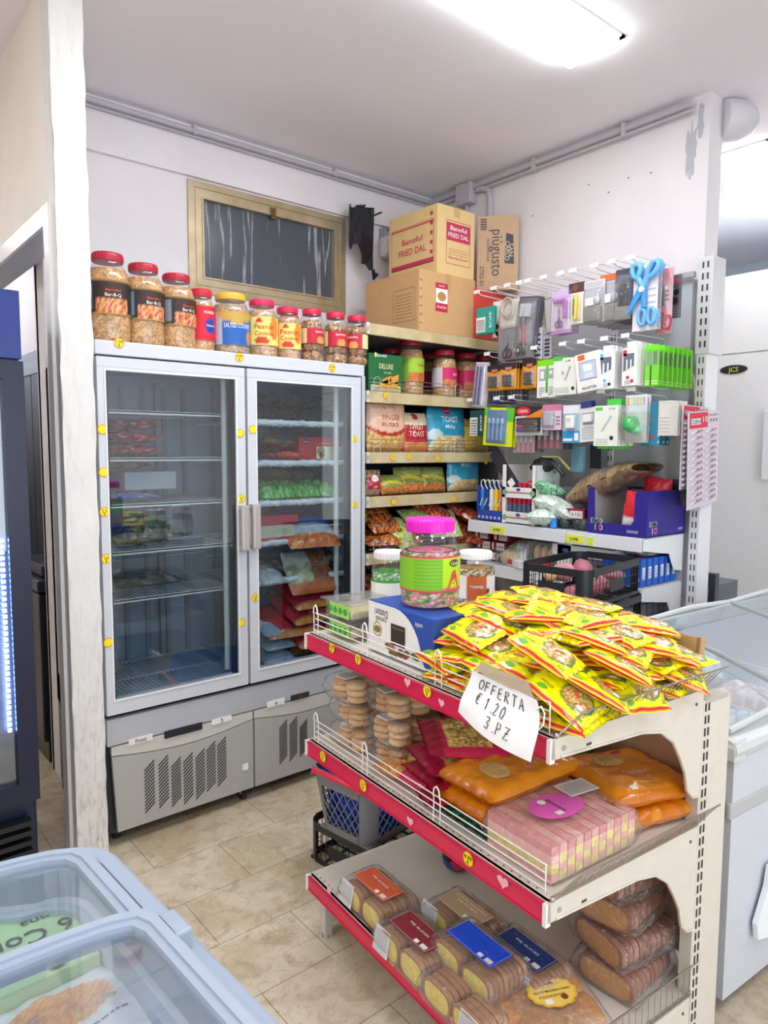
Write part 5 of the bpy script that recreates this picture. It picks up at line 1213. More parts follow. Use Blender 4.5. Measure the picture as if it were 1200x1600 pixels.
# row 2
def batt(f, on, w, h, r):
    f.add([on(-w/2, h*.5), on(w/2, h*.5), on(w/2, h*.28), on(0, h*.18), on(-w/2, h*.28)], [(4, 3, 2, 1, 0)], hx('#33262a')); quad(f, on, -w*.2, h*.22, w*.2, h*.34, hx('#c87a5a'), .0018)
    g = MB(col=hx('#3c3e44'))
    for k in range(4): g.cyl((-w*.30, -.010, -h*(.50+.115*k)), (w*.28, -.010, -h*(.50+.115*k)), .008, n=10); g.cyl((w*.28, -.010, -h*(.50+.115*k)), (w*.36, -.010, -h*(.50+.115*k)), .0078, n=10, col=hx('#d0b090'))
    obj('batteries', g, PLAST, r); blister(r, -w*.4, -h*.45, w*.42, h*.16, .02, h)
OB_ = hx('#f0a018')
peg('battery_pack', 'orange battery card leftmost on the middle hook row', 'battery pack', 762, 571, 785, 610, 2.875, OB_, batt, 4, group='orange battery cards on the left hook', rest='same orange battery cards hanging behind the leftmost one')
peg('battery_pack', 'orange battery card second from the left on the middle row', 'battery pack', 784, 567, 806, 608, 2.88, OB_, batt, 9, pitch=.024, group='orange battery cards on the middle hook', rest='orange battery cards seen edge-on behind the second one', yaw=.15)
peg('battery_pack', 'orange battery card right of the edge-on ones on the middle row', 'battery pack', 817, 561, 839, 606, 2.885, OB_, batt, 4, group='orange battery cards on the right hook', rest='same orange battery cards hanging behind the right-hand one')
def pens(f, on, w, h, r):
    g = MB()
    for k in range(3): g.cyl((-w*.3+w*.3*k, -.01, -h*.95), (-w*.3+w*.3*k+.004, -.01, -h*.1), .005, n=8, col=[hx('#5a3aa0'), hx('#2f3fa8'), hx('#e8e8f0')][k])
    obj('pens', g, PLAST, r); blister(r, -w/2, -h/2, w/2, h/2-.01, .02, h)
peg('pen_pack', 'clear pack of violet and blue pens beside the leftmost batteries', 'hanging pack', 744, 566, 763, 636, 2.88, hx('#d5cfda'), pens, 2, group='pen packs', rest='same pen pack hanging behind the front one', tilt=.1)
def darkrow(f, on, w, h, r):
    for k in range(5): quad(f, on, -w*.45+k*w*.19, -h*.45, -w*.45+k*w*.19+w*.08, h*.4, hx('#8f95a2'))
    quad(f, on, -w*.3, -h*.5, w*.2, -h*.36, hx('#3444a0'), .002)
peg('razor_pack', 'dark striped pack low under the leftmost batteries', 'hanging pack', 764, 606, 790, 630, 2.93, hx('#4c4f5c'), darkrow, 4, pitch=.03, group='dark striped packs', rest='same dark striped packs behind the front one')
peg('razor_pack', 'dark striped pack low under the right-hand batteries', 'hanging pack', 792, 606, 818, 626, 2.95, hx('#555864'), darkrow, 2, pitch=.04, group='dark striped packs on the right', rest='same dark striped pack behind the right-hand one')
LIME = hx('#7fe01a'); GRN = hx('#4cc84a')
def usb(f, on, w, h, r):
    quad(f, on, -w/2, h*.34, w/2, h/2, LIME); quad(f, on, -w*.38, -h*.05, -w*.04, h*.26, hx('#a9adb8')); quad(f, on, w*.08, h*.0, w*.40, h*.26, hx('#a9adb8'))
    quad(f, on, -w*.04, -h*.46, w*.08, h*.34, hx('#5fc83a')); quad(f, on, -w*.32, .0, -w*.14, h*.2, WHITE, .002); quad(f, on, w*.14, .02, w*.3, h*.2, WHITE, .002)
    f.text('micro', lambda x, y: on(w*.02+y, -h*.26+x, .0022), .016, hx('#1e5a2a'), w=h*.3); lines(f, on, -w*.38, -h*.44, -w*.08, -h*.2, 5, hx('#8a9096'), 2); lines(f, on, w*.12, -h*.44, w*.4, -h*.2, 5, hx('#8a9096'), 3)
peg('cable_pack', 'white and green cable card with a lime top, leftmost of the charger cards', 'charger pack', 840, 562, 870, 621, 2.875, hx('#f0f2f0'), usb, 4, pitch=.02, group='lime-topped cable cards', rest='same lime-topped cable cards hanging behind')
def ear(f, on, w, h, r):
    f.add([on(-w*.02, -h*.1), on(w*.05, -h*.12), on(w*.28, h*.25), on(w*.2, h*.28)], [(0, 1, 2, 3)], hx('#b0b4b8')); ring(f, on, -w*.08, h*.1, .004, .008, hx('#a0a4a8'))
    f.text('LS-M', lambda x, y: on(w*.12+x, h*.42+y, .002), .014, hx('#6a6f74')); disc(f, on, w*.36, -h*.34, .009, hx('#2a2c30')); lines(f, on, -w*.45, -h*.45, w*.2, -h*.28, 4, hx('#9aa8a0'), 3, .35); quad(f, on, -w/2, h*.44, -w*.1, h*.56, GRN)
peg('earphone_pack', 'white earphone box with green tab on the middle row', 'charger pack', 869, 560, 905, 617, 2.875, hx('#eef0ea'), ear, 4, pitch=.026, t=.022, group='white earphone boxes', rest='same white earphone boxes hanging behind the front one')
def adap(f, on, w, h, r):
    quad(f, on, -w*.38, h*.33, -w*.1, h*.47, hx('#f0642a')); outline(f, on, -w*.35, -h*.2, w*.33, h*.28, .003, hx('#8a94b0')); quad(f, on, -w*.33, -h*.19, w*.31, h*.27, hx('#c9d2e4')); quad(f, on, -w*.18, h*.02, w*.16, h*.2, WHITE, .002); quad(f, on, -w*.16, -h*.16, w*.2, -.004, hx('#dfe4ee'), .002)
    f.text('ADAPTER', lambda x, y: on(x, -h*.41+y, .002), .018, hx('#3a3c44'), w=w*.6)
peg('adapter_pack', 'white and orange adapter box tilted on the middle row', 'charger pack', 903, 552, 941, 612, 2.86, hx('#f2efee'), adap, 3, pitch=.045, t=.03, tilt=-.13, group='orange adapter boxes', rest='same orange adapter boxes hanging behind the front one')
def bx(cc):
    def d(f, on, w, h, r):
        f.add([on(-w*.42, -h*.12), on(w*.3, h*.02), on(w*.3, h*.36), on(-w*.42, h*.36)], [(0, 1, 2, 3)], hx('#6a7684')); 
        for k in (-.22, .05): quad(f, on, w*k, -h*.08, w*k+w*.1, h*.2, WHITE, .002)
        quad(f, on, -w*.46, h*.3, -w*.2, h*.46, cc); disc(f, on, -w*.1, -h*.28, .008, cc); disc(f, on, w*.2, -h*.38, .008, hx('#2a2c30') if cc[0] < .3 else cc); lines(f, on, -w*.3, -h*.46, w*.1, -h*.34, 3, hx('#9a9ea6'), 3)
        f.box((-w*.3, -.02, -.004), (w*.3, .001, .03), col=WHITE)
    return d
peg('charger_pack', 'white box with a pale blue corner on the middle row', 'charger pack', 941, 551, 966, 608, 2.865, hx('#f2f3f3'), bx(hx('#6fb8dc')), 6, pitch=.034, t=.03, group='pale blue cornered charger boxes', rest='same charger boxes queued behind the pale blue cornered one')
peg('charger_pack', 'white box with red details left of the lime cards', 'charger pack', 978, 545, 1001, 603, 2.865, hx('#f4f1f0'), bx(hx('#d8344a')), 6, pitch=.034, t=.03, group='red detailed charger boxes', rest='same charger boxes queued behind the red detailed one')
def lime(f, on, w, h, r):
    quad(f, on, -w*.40, h*.02, -w*.05, h*.34, hx('#8a9a90')); quad(f, on, w*.1, h*.02, w*.4, h*.34, hx('#77857c')); quad(f, on, -w*.1, -h*.48, 0, h*.0, hx('#3a5a2a'), .002); lines(f, on, -w*.45, -h*.46, w*.45, -h*.34, 2, hx('#d8f0b8'), 3)
    quad(f, on, -w/2, h*.38, w/2, h*.5, hx('#6ff01a'))
peg('cable_pack', 'bright lime cable card at the front right of the middle row', 'charger pack', 1009, 539, 1030, 603, 2.87, hx('#7cd83a'), lime, 8, pitch=.040, t=.006, group='lime cable cards', rest='same lime cable cards queued behind the front one')
# row 3
def tealb(f, on, w, h, r):
    quad(f, on, -w/2, -h/2, w*.02, h*.22, hx('#dfe6e4')); lines(f, on, -w*.45, -h*.45, -w*.02, h*.18, 6, hx('#44504e'), 3); f.text('BOPP', lambda x, y: on(w*.27-y, x, .002), w*.2, WHITE, w=h*.6)
peg('bag_clip_pack', 'dark teal pack with a barcode at the left end of the lower row', 'hanging pack', 735, 641, 758, 681, 2.88, hx('#1e4a4a'), tealb, 3, group='dark teal packs', rest='same dark teal packs hanging behind the front one')
def cutl(f, on, w, h, r):
    quad(f, on, -w/2, h*.28, -w*.3, h/2, hx('#5fc83a')); quad(f, on, w*.25, h*.15, w/2, h/2, hx('#5fc83a')); quad(f, on, -w*.22, h*.3, w*.1, h*.46, hx('#e8f01a'), .0018)
    g = MB(col=hx('#5b84b8')); g.box((-w*.36, -.014, -h*.92), (w*.30, -.004, -h*.06), bev=.004)
    for k in range(4): x = -w*.26+w*.15*k; g.cyl((x, -.018, -h*.85), (x, -.018, -h*.45), .006, n=8, col=hx('#86a8d0')); g.blob((x, -.018, -h*.36), (.012, .006, .02), hx('#9abde0'), 8)
    obj('cutlery_tray', g, PLAST, r); blister(r, -w*.38, -h*.44, w*.32, h*.45, .024, h)
peg('cutlery_pack', 'yellow and green card with blue plastic cutlery on the lower row', 'hanging pack', 758, 637, 803, 697, 2.87, hx('#dcec2a'), cutl, 4, pitch=.03, group='blue cutlery cards', rest='same blue cutlery cards hanging behind the front one', tilt=.06)
def mark(f, on, w, h, r):
    f.add([on(-w/2, h*.18), on(w/2, h*.18), on(w/2, h/2), on(-w/2, h/2)], [(0, 1, 2, 3)], hx('#2c2a30')); f.add([on(-w*.2, h*.10, .0015), on(w/2, h*.10, .0015), on(w/2, h*.4, .0015)], [(0, 1, 2)], hx('#f08a2a')); 
    decal(f, lambda x, y, e: on(x, y, e+.001), ell(-w*.2, h*.34, w*.27, h*.15), hx('#e0283c')); f.text('CREPA', lambda x, y: on(-w*.2+x, h*.34+y, .004), .022, WHITE, w=w*.36)
    g = MB()
    for k, c in enumerate((hx('#2a2c34'), hx('#2a2c34'), hx('#d8283a'), hx('#3a3fb0'))):
        z = -h*(.46+.12*k); g.cyl((-w*.38, -.014, z), (-w*.12, -.014, z), .009, n=10, col=c); g.cyl((-w*.12, -.014, z), (w*.46, -.014, z), .009, n=10, col=hx('#33343c'))
    obj('marker_pens', g, PLAST, r); blister(r, -w*.45, -h*.45, w*.48, h*.08, .024, h)
peg('marker_pack', 'marker pen pack with red logo patch on the lower row', 'marker pens', 806, 635, 848, 680, 2.87, hx('#dcdce6'), mark, 3, pitch=.03, group='marker pen packs', rest='same marker pen packs hanging behind the front one')
def cl_red(f, on, w, h, r):
    for k in range(4): quad(f, on, -w*.42+k*w*.23, -h*.45, -w*.42+k*w*.23+w*.1, -h*.0, hx('#c86a72')); quad(f, on, -w*.42+k*w*.23, 0, -w*.42+k*w*.23+w*.1, h*.45, hx('#c8c4cc'))
peg('brush_pack', 'clear pack with red bristle tips hanging under the markers', 'hanging pack', 803, 676, 836, 707, 2.91, hx('#a9a4ae'), cl_red, 3, pitch=.04, group='red tipped packs', rest='same red tipped packs behind the front one')
peg('brush_pack', 'dark clear pack hanging under the pink card', 'hanging pack', 838, 672, 880, 702, 2.93, hx('#6a6874'), cl_red, 3, pitch=.04, group='dark clear packs', rest='same dark clear packs behind the front one')
def pinkc(f, on, w, h, r):
    quad(f, on, -w/2, h*.26, w/2, h/2, hx('#d880a8')); g = MB(col=hx('#b9bdc8')); g.box((-w*.38, -.02, -h*.85), (w*.14, -.005, -h*.28), bev=.006); obj('blister_item', g, PLAST, r); lines(f, on, w*.22, -h*.3, w*.42, h*.1, 3, hx('#8a7a88'), 2); blister(r, -w*.44, -h*.45, w*.2, h*.24, .025, h)
peg('comb_pack', 'pink card with a silver item right of the markers', 'hanging pack', 848, 632, 878, 672, 2.88, hx('#ead0de'), pinkc, 3, group='pink cards', rest='same pink cards hanging behind the front one')
def bluc(f, on, w, h, r):
    quad(f, on, -w/2, h*.28, w/2, h/2, hx('#e8eaf0')); quad(f, on, -w/2, -h/2, w/2, -h*.18, hx('#2f9ad8')); quad(f, on, w*.2, -h*.44, w*.44, -h*.24, WHITE, .002); quad(f, on, -w*.44, -h*.45, w*.1, -h*.38, WHITE, .002)
    g = MB(col=WHITE); g.box((-w*.22, -.026, -h*.62), (w*.22, -.004, -h*.28), bev=.005); g.box((-w*.12, -.028, -h*.42), (w*.12, -.025, -h*.34), col=hx('#d8dae0')); obj('plug_charger', g, PLAST, r)
peg('charger_pack', 'blue and grey charger card on the lower row', 'charger pack', 880, 633, 907, 692, 2.87, hx('#a8bccc'), bluc, 3, group='blue charger cards', rest='same blue charger cards hanging behind the front one')
def grya(f, on, w, h, r):
    quad(f, on, -w*.3, h*.0, w*.34, h*.36, hx('#a8acb6')); g = MB(col=hx('#eef0f2')); g.box((-w*.2, -.022, -h*.44), (w*.24, -.004, -h*.2), bev=.005); obj('plug_charger', g, PLAST, r); lines(f, on, -w*.35, -h*.42, w*.35, -h*.05, 6, hx('#8e929a'), 5, .3); f.box((-w*.3, -.008, 0), (w*.2, 0, .03), col=hx('#2f3f8a'))
peg('adapter_pack', 'white card with a grey window and plug on the lower row', 'charger pack', 903, 637, 934, 690, 2.87, hx('#e9e9ea'), grya, 3, tilt=-.08, group='grey windowed cards', rest='same grey windowed cards hanging behind the front one')
def cab(f, on, w, h, r):
    f.add([on(-w*.2, -h*.12), on(-w*.14, -h*.15), on(w*.25, h*.22), on(w*.2, h*.26)], [(0, 1, 2, 3)], hx('#c0c6c0')); quad(f, on, -w*.45, h*.38, -w*.15, h*.46, hx('#6fc85a')); disc(f, on, w*.25, -h*.3, .010, hx('#2e3034')); lines(f, on, -w*.42, -h*.46, w*.1, -h*.3, 4, hx('#9aa89c'), 6, .3); f.text('LS-5N', lambda x, y: on(w*.25+x, h*.42+y, .002), .013, hx('#6a6f74'))
    f.box((-w*.48, .001, -h-.012), (w*.46, .012, -h+.002), col=hx('#5fd84a')); f.box((-w*.1, .001, -.005), (w*.48, .012, .03), col=hx('#4cc84a'))
peg('cable_pack', 'white cable box with green edges in the middle of the lower row', 'charger pack', 933, 634, 970, 697, 2.86, hx('#eef3ea'), cab, 4, pitch=.03, t=.024, group='green edged cable boxes', rest='same green edged cable boxes hanging behind the front one')
def toy(f, on, w, h, r):
    g = MB(); 
    for k in range(6): g.box((-w*.45+w*.15*k, -.006, -.045), (-w*.45+w*.15*k+w*.13, -.003, -.01), col=[hx('#f0a0a0'), hx('#f0e080'), hx('#a0d8f0'), hx('#f0c080'), hx('#b0e0a0'), hx('#e0a0d0')][k])
    g.box((-w*.5, -.005, -.075), (w*.5, -.002, .0), col=hx('#d8e8f0')); obj('header_card', g, PAPER, r)
    g = MB(col=hx('#3fae5a')); g.blob((-w*.1, -.03, -h*.62), .034, hx('#3fb45e'), 12, amp=.35, seed=3); g.blob((w*.12, -.025, -h*.72), .018, hx('#5fd88a'), 8, amp=.3, seed=4)
    obj('tinsel_ball', g, FILM, r); blister(r, -w/2, -h/2, w/2, h*.3, .05, h)
peg('toy_bag', 'clear bag with a green tinsel ball and colourful header', 'hanging pack', 978, 617, 1011, 692, 2.86, hx('#c9d4cc'), toy, 2, pitch=.03, group='tinsel ball bags', rest='same tinsel ball bag hanging behind the front one')
def tq(f, on, w, h, r):
    disc(f, on, -w*.1, h*.1, .012, hx('#e86a5a')); disc(f, on, w*.05, -h*.3, .01, hx('#c83a5a')); quad(f, on, -w*.5, h*.3, -w*.2, h*.5, hx('#c82a3a')); disc(f, on, -w*.25, -h*.1, .02, hx('#8ad0e0')); 
    for k in range(6): quad(f, on, w*.4, -h*.45+k*h*.15, w*.46, -h*.45+k*h*.15+.01, WHITE)
peg('toy_card', 'turquoise toy card right of the tinsel ball bag', 'hanging pack', 1003, 628, 1032, 696, 2.89, hx('#2f86a8'), tq, 3, pitch=.04, group='turquoise toy cards', rest='same turquoise toy cards hanging behind the front one')
def cream(f, on, w, h, r): lines(f, on, -w*.4, -h*.4, w*.4, h*.1, 5, hx('#a8a49c'), 3, .2); outline(f, on, -w*.45, -h*.45, w*.45, h*.45, .001, hx('#c8c4ba'))
peg('cream_box', 'cream box hanging at the right end of the lower row', 'box', 1040, 627, 1060, 681, 2.93, hx('#dedad2'), cream, 2, pitch=.07, t=.06, group='cream boxes', rest='same cream box hanging behind the front one')
# glue cards hanging on strings by the post
def glue(px0, py0, px1, py1, y, rz, lab, seed):
    a_, b_ = atY(px0, py0, y), atY(px1, py1, y); w = b_.x-a_.x; h = a_.z-b_.z
    t = thing('glue_card', lab, 'glue card', ((a_.x+b_.x)/2, y, a_.z), rot=(0, rz, .12), group=None)
    f = MB(col=hx('#d6ccd4')); f.box((-w/2, 0, -h), (w/2, .003, 0)); on = lambda x, y_, e=.001: (x, -e, y_-h/2)
    quad(f, on, -w*.46, h*.33, w*.12, h*.49, hx('#d82a3c')); quad(f, on, -w*.43, h*.37, -w*.12, h*.43, WHITE, .002); f.text('ZEBRA', lambda x, yy: on(-w*.27+x, h*.40+yy, .003), .026, hx('#4a4fa0'), w=w*.33); f.text('10', lambda x, yy: on(w*.02+x, h*.42+yy, .003), .034, WHITE, w=w*.15)
    f.text('Superglue', lambda x, yy: on(w*.3+x, h*.46+yy, .002), .014, hx('#7a7280'), w=w*.32)
    for k in range(3): disc(f, on, w*(.22+.1*k), h*.40, .008, hx('#55505c'))
    o = obj('printed_card', f, PAPER, t)
    q = random.Random(seed); g = MB()
    for rr in range(12):
        for cc in range(2):
            x0 = -w*.46+cc*w*.46; z = -h*(.20+.066*rr)
            g.cyl((x0+.004, -.005, z-.006), (x0+w*.40, -.005, z+.004), .0055, n=6, col=hx('#e6e0e6')); g.cyl((x0+w*.12, -.0056, z-.004), (x0+w*.28, -.0056, z+.001), .0054, n=6, col=hx('#7a6c8c')); g.cyl((x0+w*.30, -.0056, z+.001), (x0+w*.36, -.0056, z+.003), .0054, n=6, col=hx('#c04a6a'))
    obj('glue_tubes', g, PLAST, t)
    g = MB(col=hx('#c8a888')); g.tube([(0, 0, -.01), (-.01, .01, .09), (.0, .02, .14)], .0012, 4); g.tube([(0, 0, -.01), (.02, .01, .07), (.0, .02, .14)], .0012, 4); obj('string', g, PLAST, t)
    return t
glue(1061, 632, 1108, 762, 1.575, .0, 'card of glue tubes hanging behind, nearer the shelf', 1)
glue(1068, 640, 1124, 788, 1.545, -.07, 'card of glue tubes hanging in front by the white post', 2)
# ---- things on the white shelf
SZ = 1.183
def sy(px, py=800, X=2.88): return atX(px, py, X).y
def display_tray(name, label, px0, px1, X, depth, h, cols, cat='display box', front=.25, deco=None):
    ya, yb_ = sy(px0, X=X), sy(px1, X=X); w = abs(ya-yb_)
    t = thing(name, label, cat, (X, (ya+yb_)/2, SZ), radians(-90))
    f = MB(col=cols); th = .004
    f.box((-w/2, 0, 0), (w/2, depth, th)); f.box((-w/2, depth-th, 0), (w/2, depth, h)); f.box((-w/2, 0, 0), (-w/2+th, depth, h)); f.box((w/2-th, 0, 0), (w/2, depth, h)); f.box((-w/2, 0, 0), (w/2, th, h*front))
    on = lambda x, y, e=.001: (x, -e, y)
    sd = lambda x, y, e=.001: (w/2+e, x, y)
    if deco: deco(f, on, sd, w, depth, h, t)
    obj('tray', f, PAPER, t); return t
def cdeco(f, on, sd, w, d, h, t):
    for k in range(6): disc(f, on, -w*.4+k*w*.16, h*.10, .009, hx('#b8c0e8'), n=6)
    for k, c in enumerate((hx('#2f86d8'), hx('#1f3f88'), hx('#e8e8ea'), hx('#f0d020'), hx('#f08a3a'))):
        g = MB(col=c); x = -w*.36+k*w*.18; g.box((x-.012, .012, .05), (x+.012, .03, .17), bev=.004); g.tube([(x, .02, .17), (x-.015, .02, .19), (x-.012, .02, .215), (x+.008, .02, .22), (x+.014, .02, .20)], .004, 6, col=hx('#dfe2e4')); g.tube([(x-.01, .008, .08), (x+.008, .008, .12)], .003, 5, col=WHITE); obj('carabiner_light', g, PLAST, t)
display_tray('carabiner_display', 'blue counter box of coloured carabiner lights at the far end of the white shelf', 745, 784, 2.875, .10, .19, hx('#2f46a8'), front=.30, deco=cdeco)
def ldeco(f, on, sd, w, d, h, t):
    f.box((-w/2, -.003, h*.44), (w/2, .003, h*.62), col=hx('#efefef')); f.box((-w/2, -.003, 0), (-w/2+.02, .003, h), col=hx('#efefef')); f.box((w/2-.02, -.003, 0), (w/2, .003, h), col=hx('#efefef'))
    for z in (h*.10, h*.53): quad(f, on, -w*.36, z-.003, w*.36, z+.004, hx('#b86a78'), .004); disc(f, on, 0, z+.016, .014, hx('#3a4a90'), e=.004, ry=.008); disc(f, on, -w*.42, z, .016, hx('#7fb08a'), e=.004); disc(f, on, w*.42, z, .016, hx('#7fb08a'), e=.004)
    outline(f, sd, .01, .03, d-.01, h*.9, .001, hx('#b8bcb8')); disc(f, sd, d*.75, h*.9, .018, hx('#7fb08a'), e=.002); lines(f, sd, d*.25, h*.55, d*.8, h*.75, 4, hx('#6a6f6a'), 2, .2)
    for row, z in enumerate((.045, .185)):
        for k in range(6):
            x = -w*.36+k*w*.145; g = MB(col=hx('#d8284a'))
            if row == 0: g.box((x-.010, .02, z), (x+.010, .04, z+.055), bev=.004, col=hx('#5a7090')); g.box((x-.010, .02, z+.055), (x+.010, .04, z+.12), bev=.004)
            else: g.box((x-.010, .02, z), (x+.010, .04, z+.04-.012*(k in (2, 3))), bev=.004)
            obj('lighter', g, PLAST, t)
display_tray('lighter_display', 'white counter display box with two rows of red lighters', 785, 836, 2.875, .20, .305, hx('#e8e8e6'), front=.2, deco=ldeco)
f = MB(col=hx('#2c2c36')); f.box((-.03, -.01, 0), (.03, .01, .25), bev=.004); quad(f, lambda x, y, e=.001: (x, -.01-e, y), -.02, .02, .02, .06, WHITE)
o = obj('black_box_set', f, PAPER); put(o, (2.90, sy(808, 740)+.02, SZ+.18), (0, -.7, radians(-90))); tag(o, 'narrow black box leaning on top of the lighter display', 'box')
f = MB(col=hx('#26262e')); f.tube([(0, 0, 0), (.06, .01, .05), (.14, 0, .03), (.2, .01, -.03)], .012, 6); f.tube([(.05, .02, .06), (.15, .03, .06), (.24, .0, 0)], .007, 6, col=hx('#b8b070')); f.blob((.06, .03, .02), (.07, .04, .04), hx('#1e1e26'), 10, amp=.2)
o = obj('cable_bundle', f, PLAST); put(o, (2.93, sy(820, 715), 1.47), (0, 0, radians(-90))); tag(o, 'black and yellow cable bundle lying over the lighter display', 'cable')
def crumple(name, lab, px, X, z, dims, pal, rot, seed, cat='plastic bag', mat=None):
    y = sy(px, X=X); return softbag(name, lab, cat, (X, y, z), dims, blot(pal, 4, seed), rot, None, 'b', False, seed, mat or FILM, 20, 18, wr=.012)
GW = [hx('#dfe8e0'), hx('#b8d8c0'), hx('#f0f4f0'), hx('#c8d8cc')]
crumple('plastic_bag', 'green and white plastic bag on top of the pile right of the lighters', 853, 2.93, SZ+.16, (.14, .16, .06), [hx('#4cc88a'), hx('#8ae0b0'), hx('#dfe8e0'), hx('#2f9a5a')], (.3, 0, 1.2), 1)
crumple('plastic_bag', 'white plastic bag under the green one, right of the lighters', 855, 2.92, SZ+.08, (.16, .16, .08), GW, (.2, 0, .6), 2)
crumple('plastic_bag', 'crumpled clear white bag at the shelf edge right of the lighters', 850, 2.90, SZ+.0, (.17, .15, .09), GW, (0, .1, .4), 3)
crumple('plastic_bag', 'white plastic bundle between the green bag and the brown paper', 872, 2.92, SZ+.05, (.12, .16, .09), [hx('#f0f4f4'), hx('#d0dcd8'), hx('#a8c0b0')], (.5, 0, .3), 4)
carton('red_matchbox', 'small dark red and white box on the white shelf by the blue tray', 'box', (2.93, sy(893, 795, 2.9), SZ+.045), (.13, .07, .055), hx('#8e1c34'), rotz=radians(-80), decor=lambda f, fr, lf, tp: (quad(f, fr, -.01, -.018, .055, .018, hx('#e6dcdc')), f.text('€ 7,50', lambda x, y: fr(.022+x, y, .002), .018, hx('#5a1020'))))
f = MB(col=hx('#2f8fe0')); f.cyl((0, 0, 0), (0, 0, .045), .018, n=10); f.tube([(.0, .0, -.0), (.03, -.02, -.03), (.05, 0, -.045), (.03, .01, -.06), (.01, 0, -.045)], .003, 5, col=BLACK)
o = obj('blue_toy', f, PLAST); put(o, (2.875, sy(866, 812), SZ+.001)); tag(o, 'small blue cap with a black cord at the white shelf edge', 'toy')
for i, (px, c) in enumerate(((878, '#39493f'), (898, '#33363c'), (908, '#46504a'))):
    f = MB(); f.blob((0, 0, .028), (.03, .03, .028), hx(c), 12, amp=.1, seed=i); o = obj('dark_ball', f, PLAST); put(o, (2.91, sy(px, 808), SZ)); tag(o, ['dark green ball on the white shelf, leftmost of three', 'dark ball on the white shelf in the middle of three', 'dark ball on the white shelf beside the blue tray'][i], 'ball')
carton('light_blue_box', 'light blue box standing behind the brown paper pack', 'box', (3.10, sy(890, 735, 3.0)+.02, SZ+.27), (.07, .03, .13), hx('#8ec4dc'), rotz=radians(-90)); carton('black_card', 'black card leaning beside the light blue box', 'card', (3.12, sy(905, 735, 3.0)-.01, SZ+.29), (.06, .01, .12), hx('#2c2e36'), rotz=radians(-90))
carton('dark_red_box', 'dark red box behind the lighter display', 'box', (3.10, sy(880, 745, 3.1)+.12, SZ+.2), (.08, .04, .09), hx('#8a2a36'), rotz=radians(-90))
carton('support_box', 'plain grey box stood at the back of the white shelf', 'box', (3.12, sy(893, 790, 3.1)+.03, SZ), (.30, .10, .195), hx('#8d8f96'), rotz=radians(-90))
# pack of brown paper bags in clear film, lying over the tray
def kraft(u, v, s=1):
    k = noise.noise(Vector((u*14, v*2, s))); return [hx('#a5835c'), hx('#b8966c'), hx('#8f6e48'), hx('#c8a67c')][int((k+1)*1.99) % 4]
ya, yb_ = sy(878, 770, 2.9), sy(1012, 740, 3.0)
t = thing('paper_bag_bundle', 'bundle of brown paper bags in clear film lying over the blue tray', 'paper bags', (3.0, (ya+yb_)/2, 0), rot=(0, 0, radians(-90)))
zA, zB = atX(882, 778, 2.92).z, atX(1008, 735, 3.0).z
L0 = ya-yb_
def kb(u, v, side):
    x = -L0/2+L0*u; zc = zA+(zB-zA)*u**.8+.015; th = .03+.085*sin(pi*min(1, u*.62+.25))*min(1, 3.5*u+.25)*(min(1, (1-u)*2.6))**.55; yy = (v-.5)*(.14+.14*u)
    e = (1-abs(2*v-1)**3)**.5
    return (x, yy+.012*noise.noise(Vector((u*5, v*3, 2))), zc+side*th*e*.55+(.014*noise.noise(Vector((u*9, v*7, side)))+.008*noise.noise(Vector((u*22, v*15, side))))*min(1, (1-u)*6)-.02*(1-u))
f = MB(); f.grid(lambda u, v: kb(u, v, 1), 40, 18, lambda u, v: kraft(u, v)); f.grid(lambda u, v: kb(1-u, v, -1), 40, 18, lambda u, v: kraft(u, v, 2)); obj('paper_bags', f, ROUGH, t)
f = MB(); f.grid(lambda u, v: Vector(kb(u, v, 1))+Vector((0, 0, .006)), 40, 18); f.grid(lambda u, v: Vector(kb(1-u, v, -1))-Vector((0, 0, .006)), 40, 18); obj('clear_film', f, WRAP, t)
# ECO 10 tray
NV = hx('#2a1f8c')
TXx = 2.865; ya, yb_ = sy(919, 790, TXx), sy(1013, 790, TXx); w = ya-yb_; dp = atY(1089, 800, yb_).x-TXx; dp = min(dp, .325); h = atX(1013, 768, TXx).z-SZ
t = thing('blue_display_tray', 'deep blue cardboard display tray with a red bag at the shelf end', 'display box', (TXx, (ya+yb_)/2, SZ), radians(-90))
f = MB(col=NV); th = .004
f.box((-w/2, 0, 0), (w/2, dp, th)); f.box((-w/2, dp-th, 0), (w/2, dp, h)); f.box((-w/2, 0, 0), (-w/2+th, dp, h)); f.box((w/2-th, 0, 0), (w/2, dp, h))
cut = [(-w/2, 0), (w/2, 0), (w/2, h), (w/2-.05, h), (w/2-.062, h-.015), (w/2-.066, .07), (w/2-.08, .05), (-w/2+.06, .05), (-w/2+.04, .065), (-w/2+.034, h+.005), (-w/2+.015, h+.01), (-w/2, h)]
f.prism(cut, -th, 0, axis='y')
f.box((-w/2+.006, .006, .004), (-w/2+.012, dp-.01, h-.01), col=hx('#b8b0a8')); f.box((-w/2+.03, dp-.012, .004), (w/2-.01, dp-.006, h-.01), col=hx('#c4bcb4'))
on = lambda x, y, e=.001: (x, -th-e, y); sd = lambda x, y, e=.001: (w/2+e, x, y)
for O, X_ in ((on, -w*.33), (sd, dp*.14)):
    f.text('ECO', lambda x, y: O(X_+x, .058+y, .0012), .034, WHITE, w=.062); f.text('ECO', lambda x, y: O(X_+x, .058+y, .0022), .030, hx('#2f7a4a'), w=.055); f.text('10', lambda x, y: O(X_+.012+x, .028+y, .0012), .038, WHITE, w=.042); f.text('10', lambda x, y: O(X_+.012+x, .028+y, .0024), .032, hx('#d8283a'), w=.035)
lines(f, on, w*.18, .016, w*.36, .03, 2, WHITE, 4, .4); lines(f, sd, dp*.8, .02, dp*.93, .034, 2, WHITE, 5, .4)
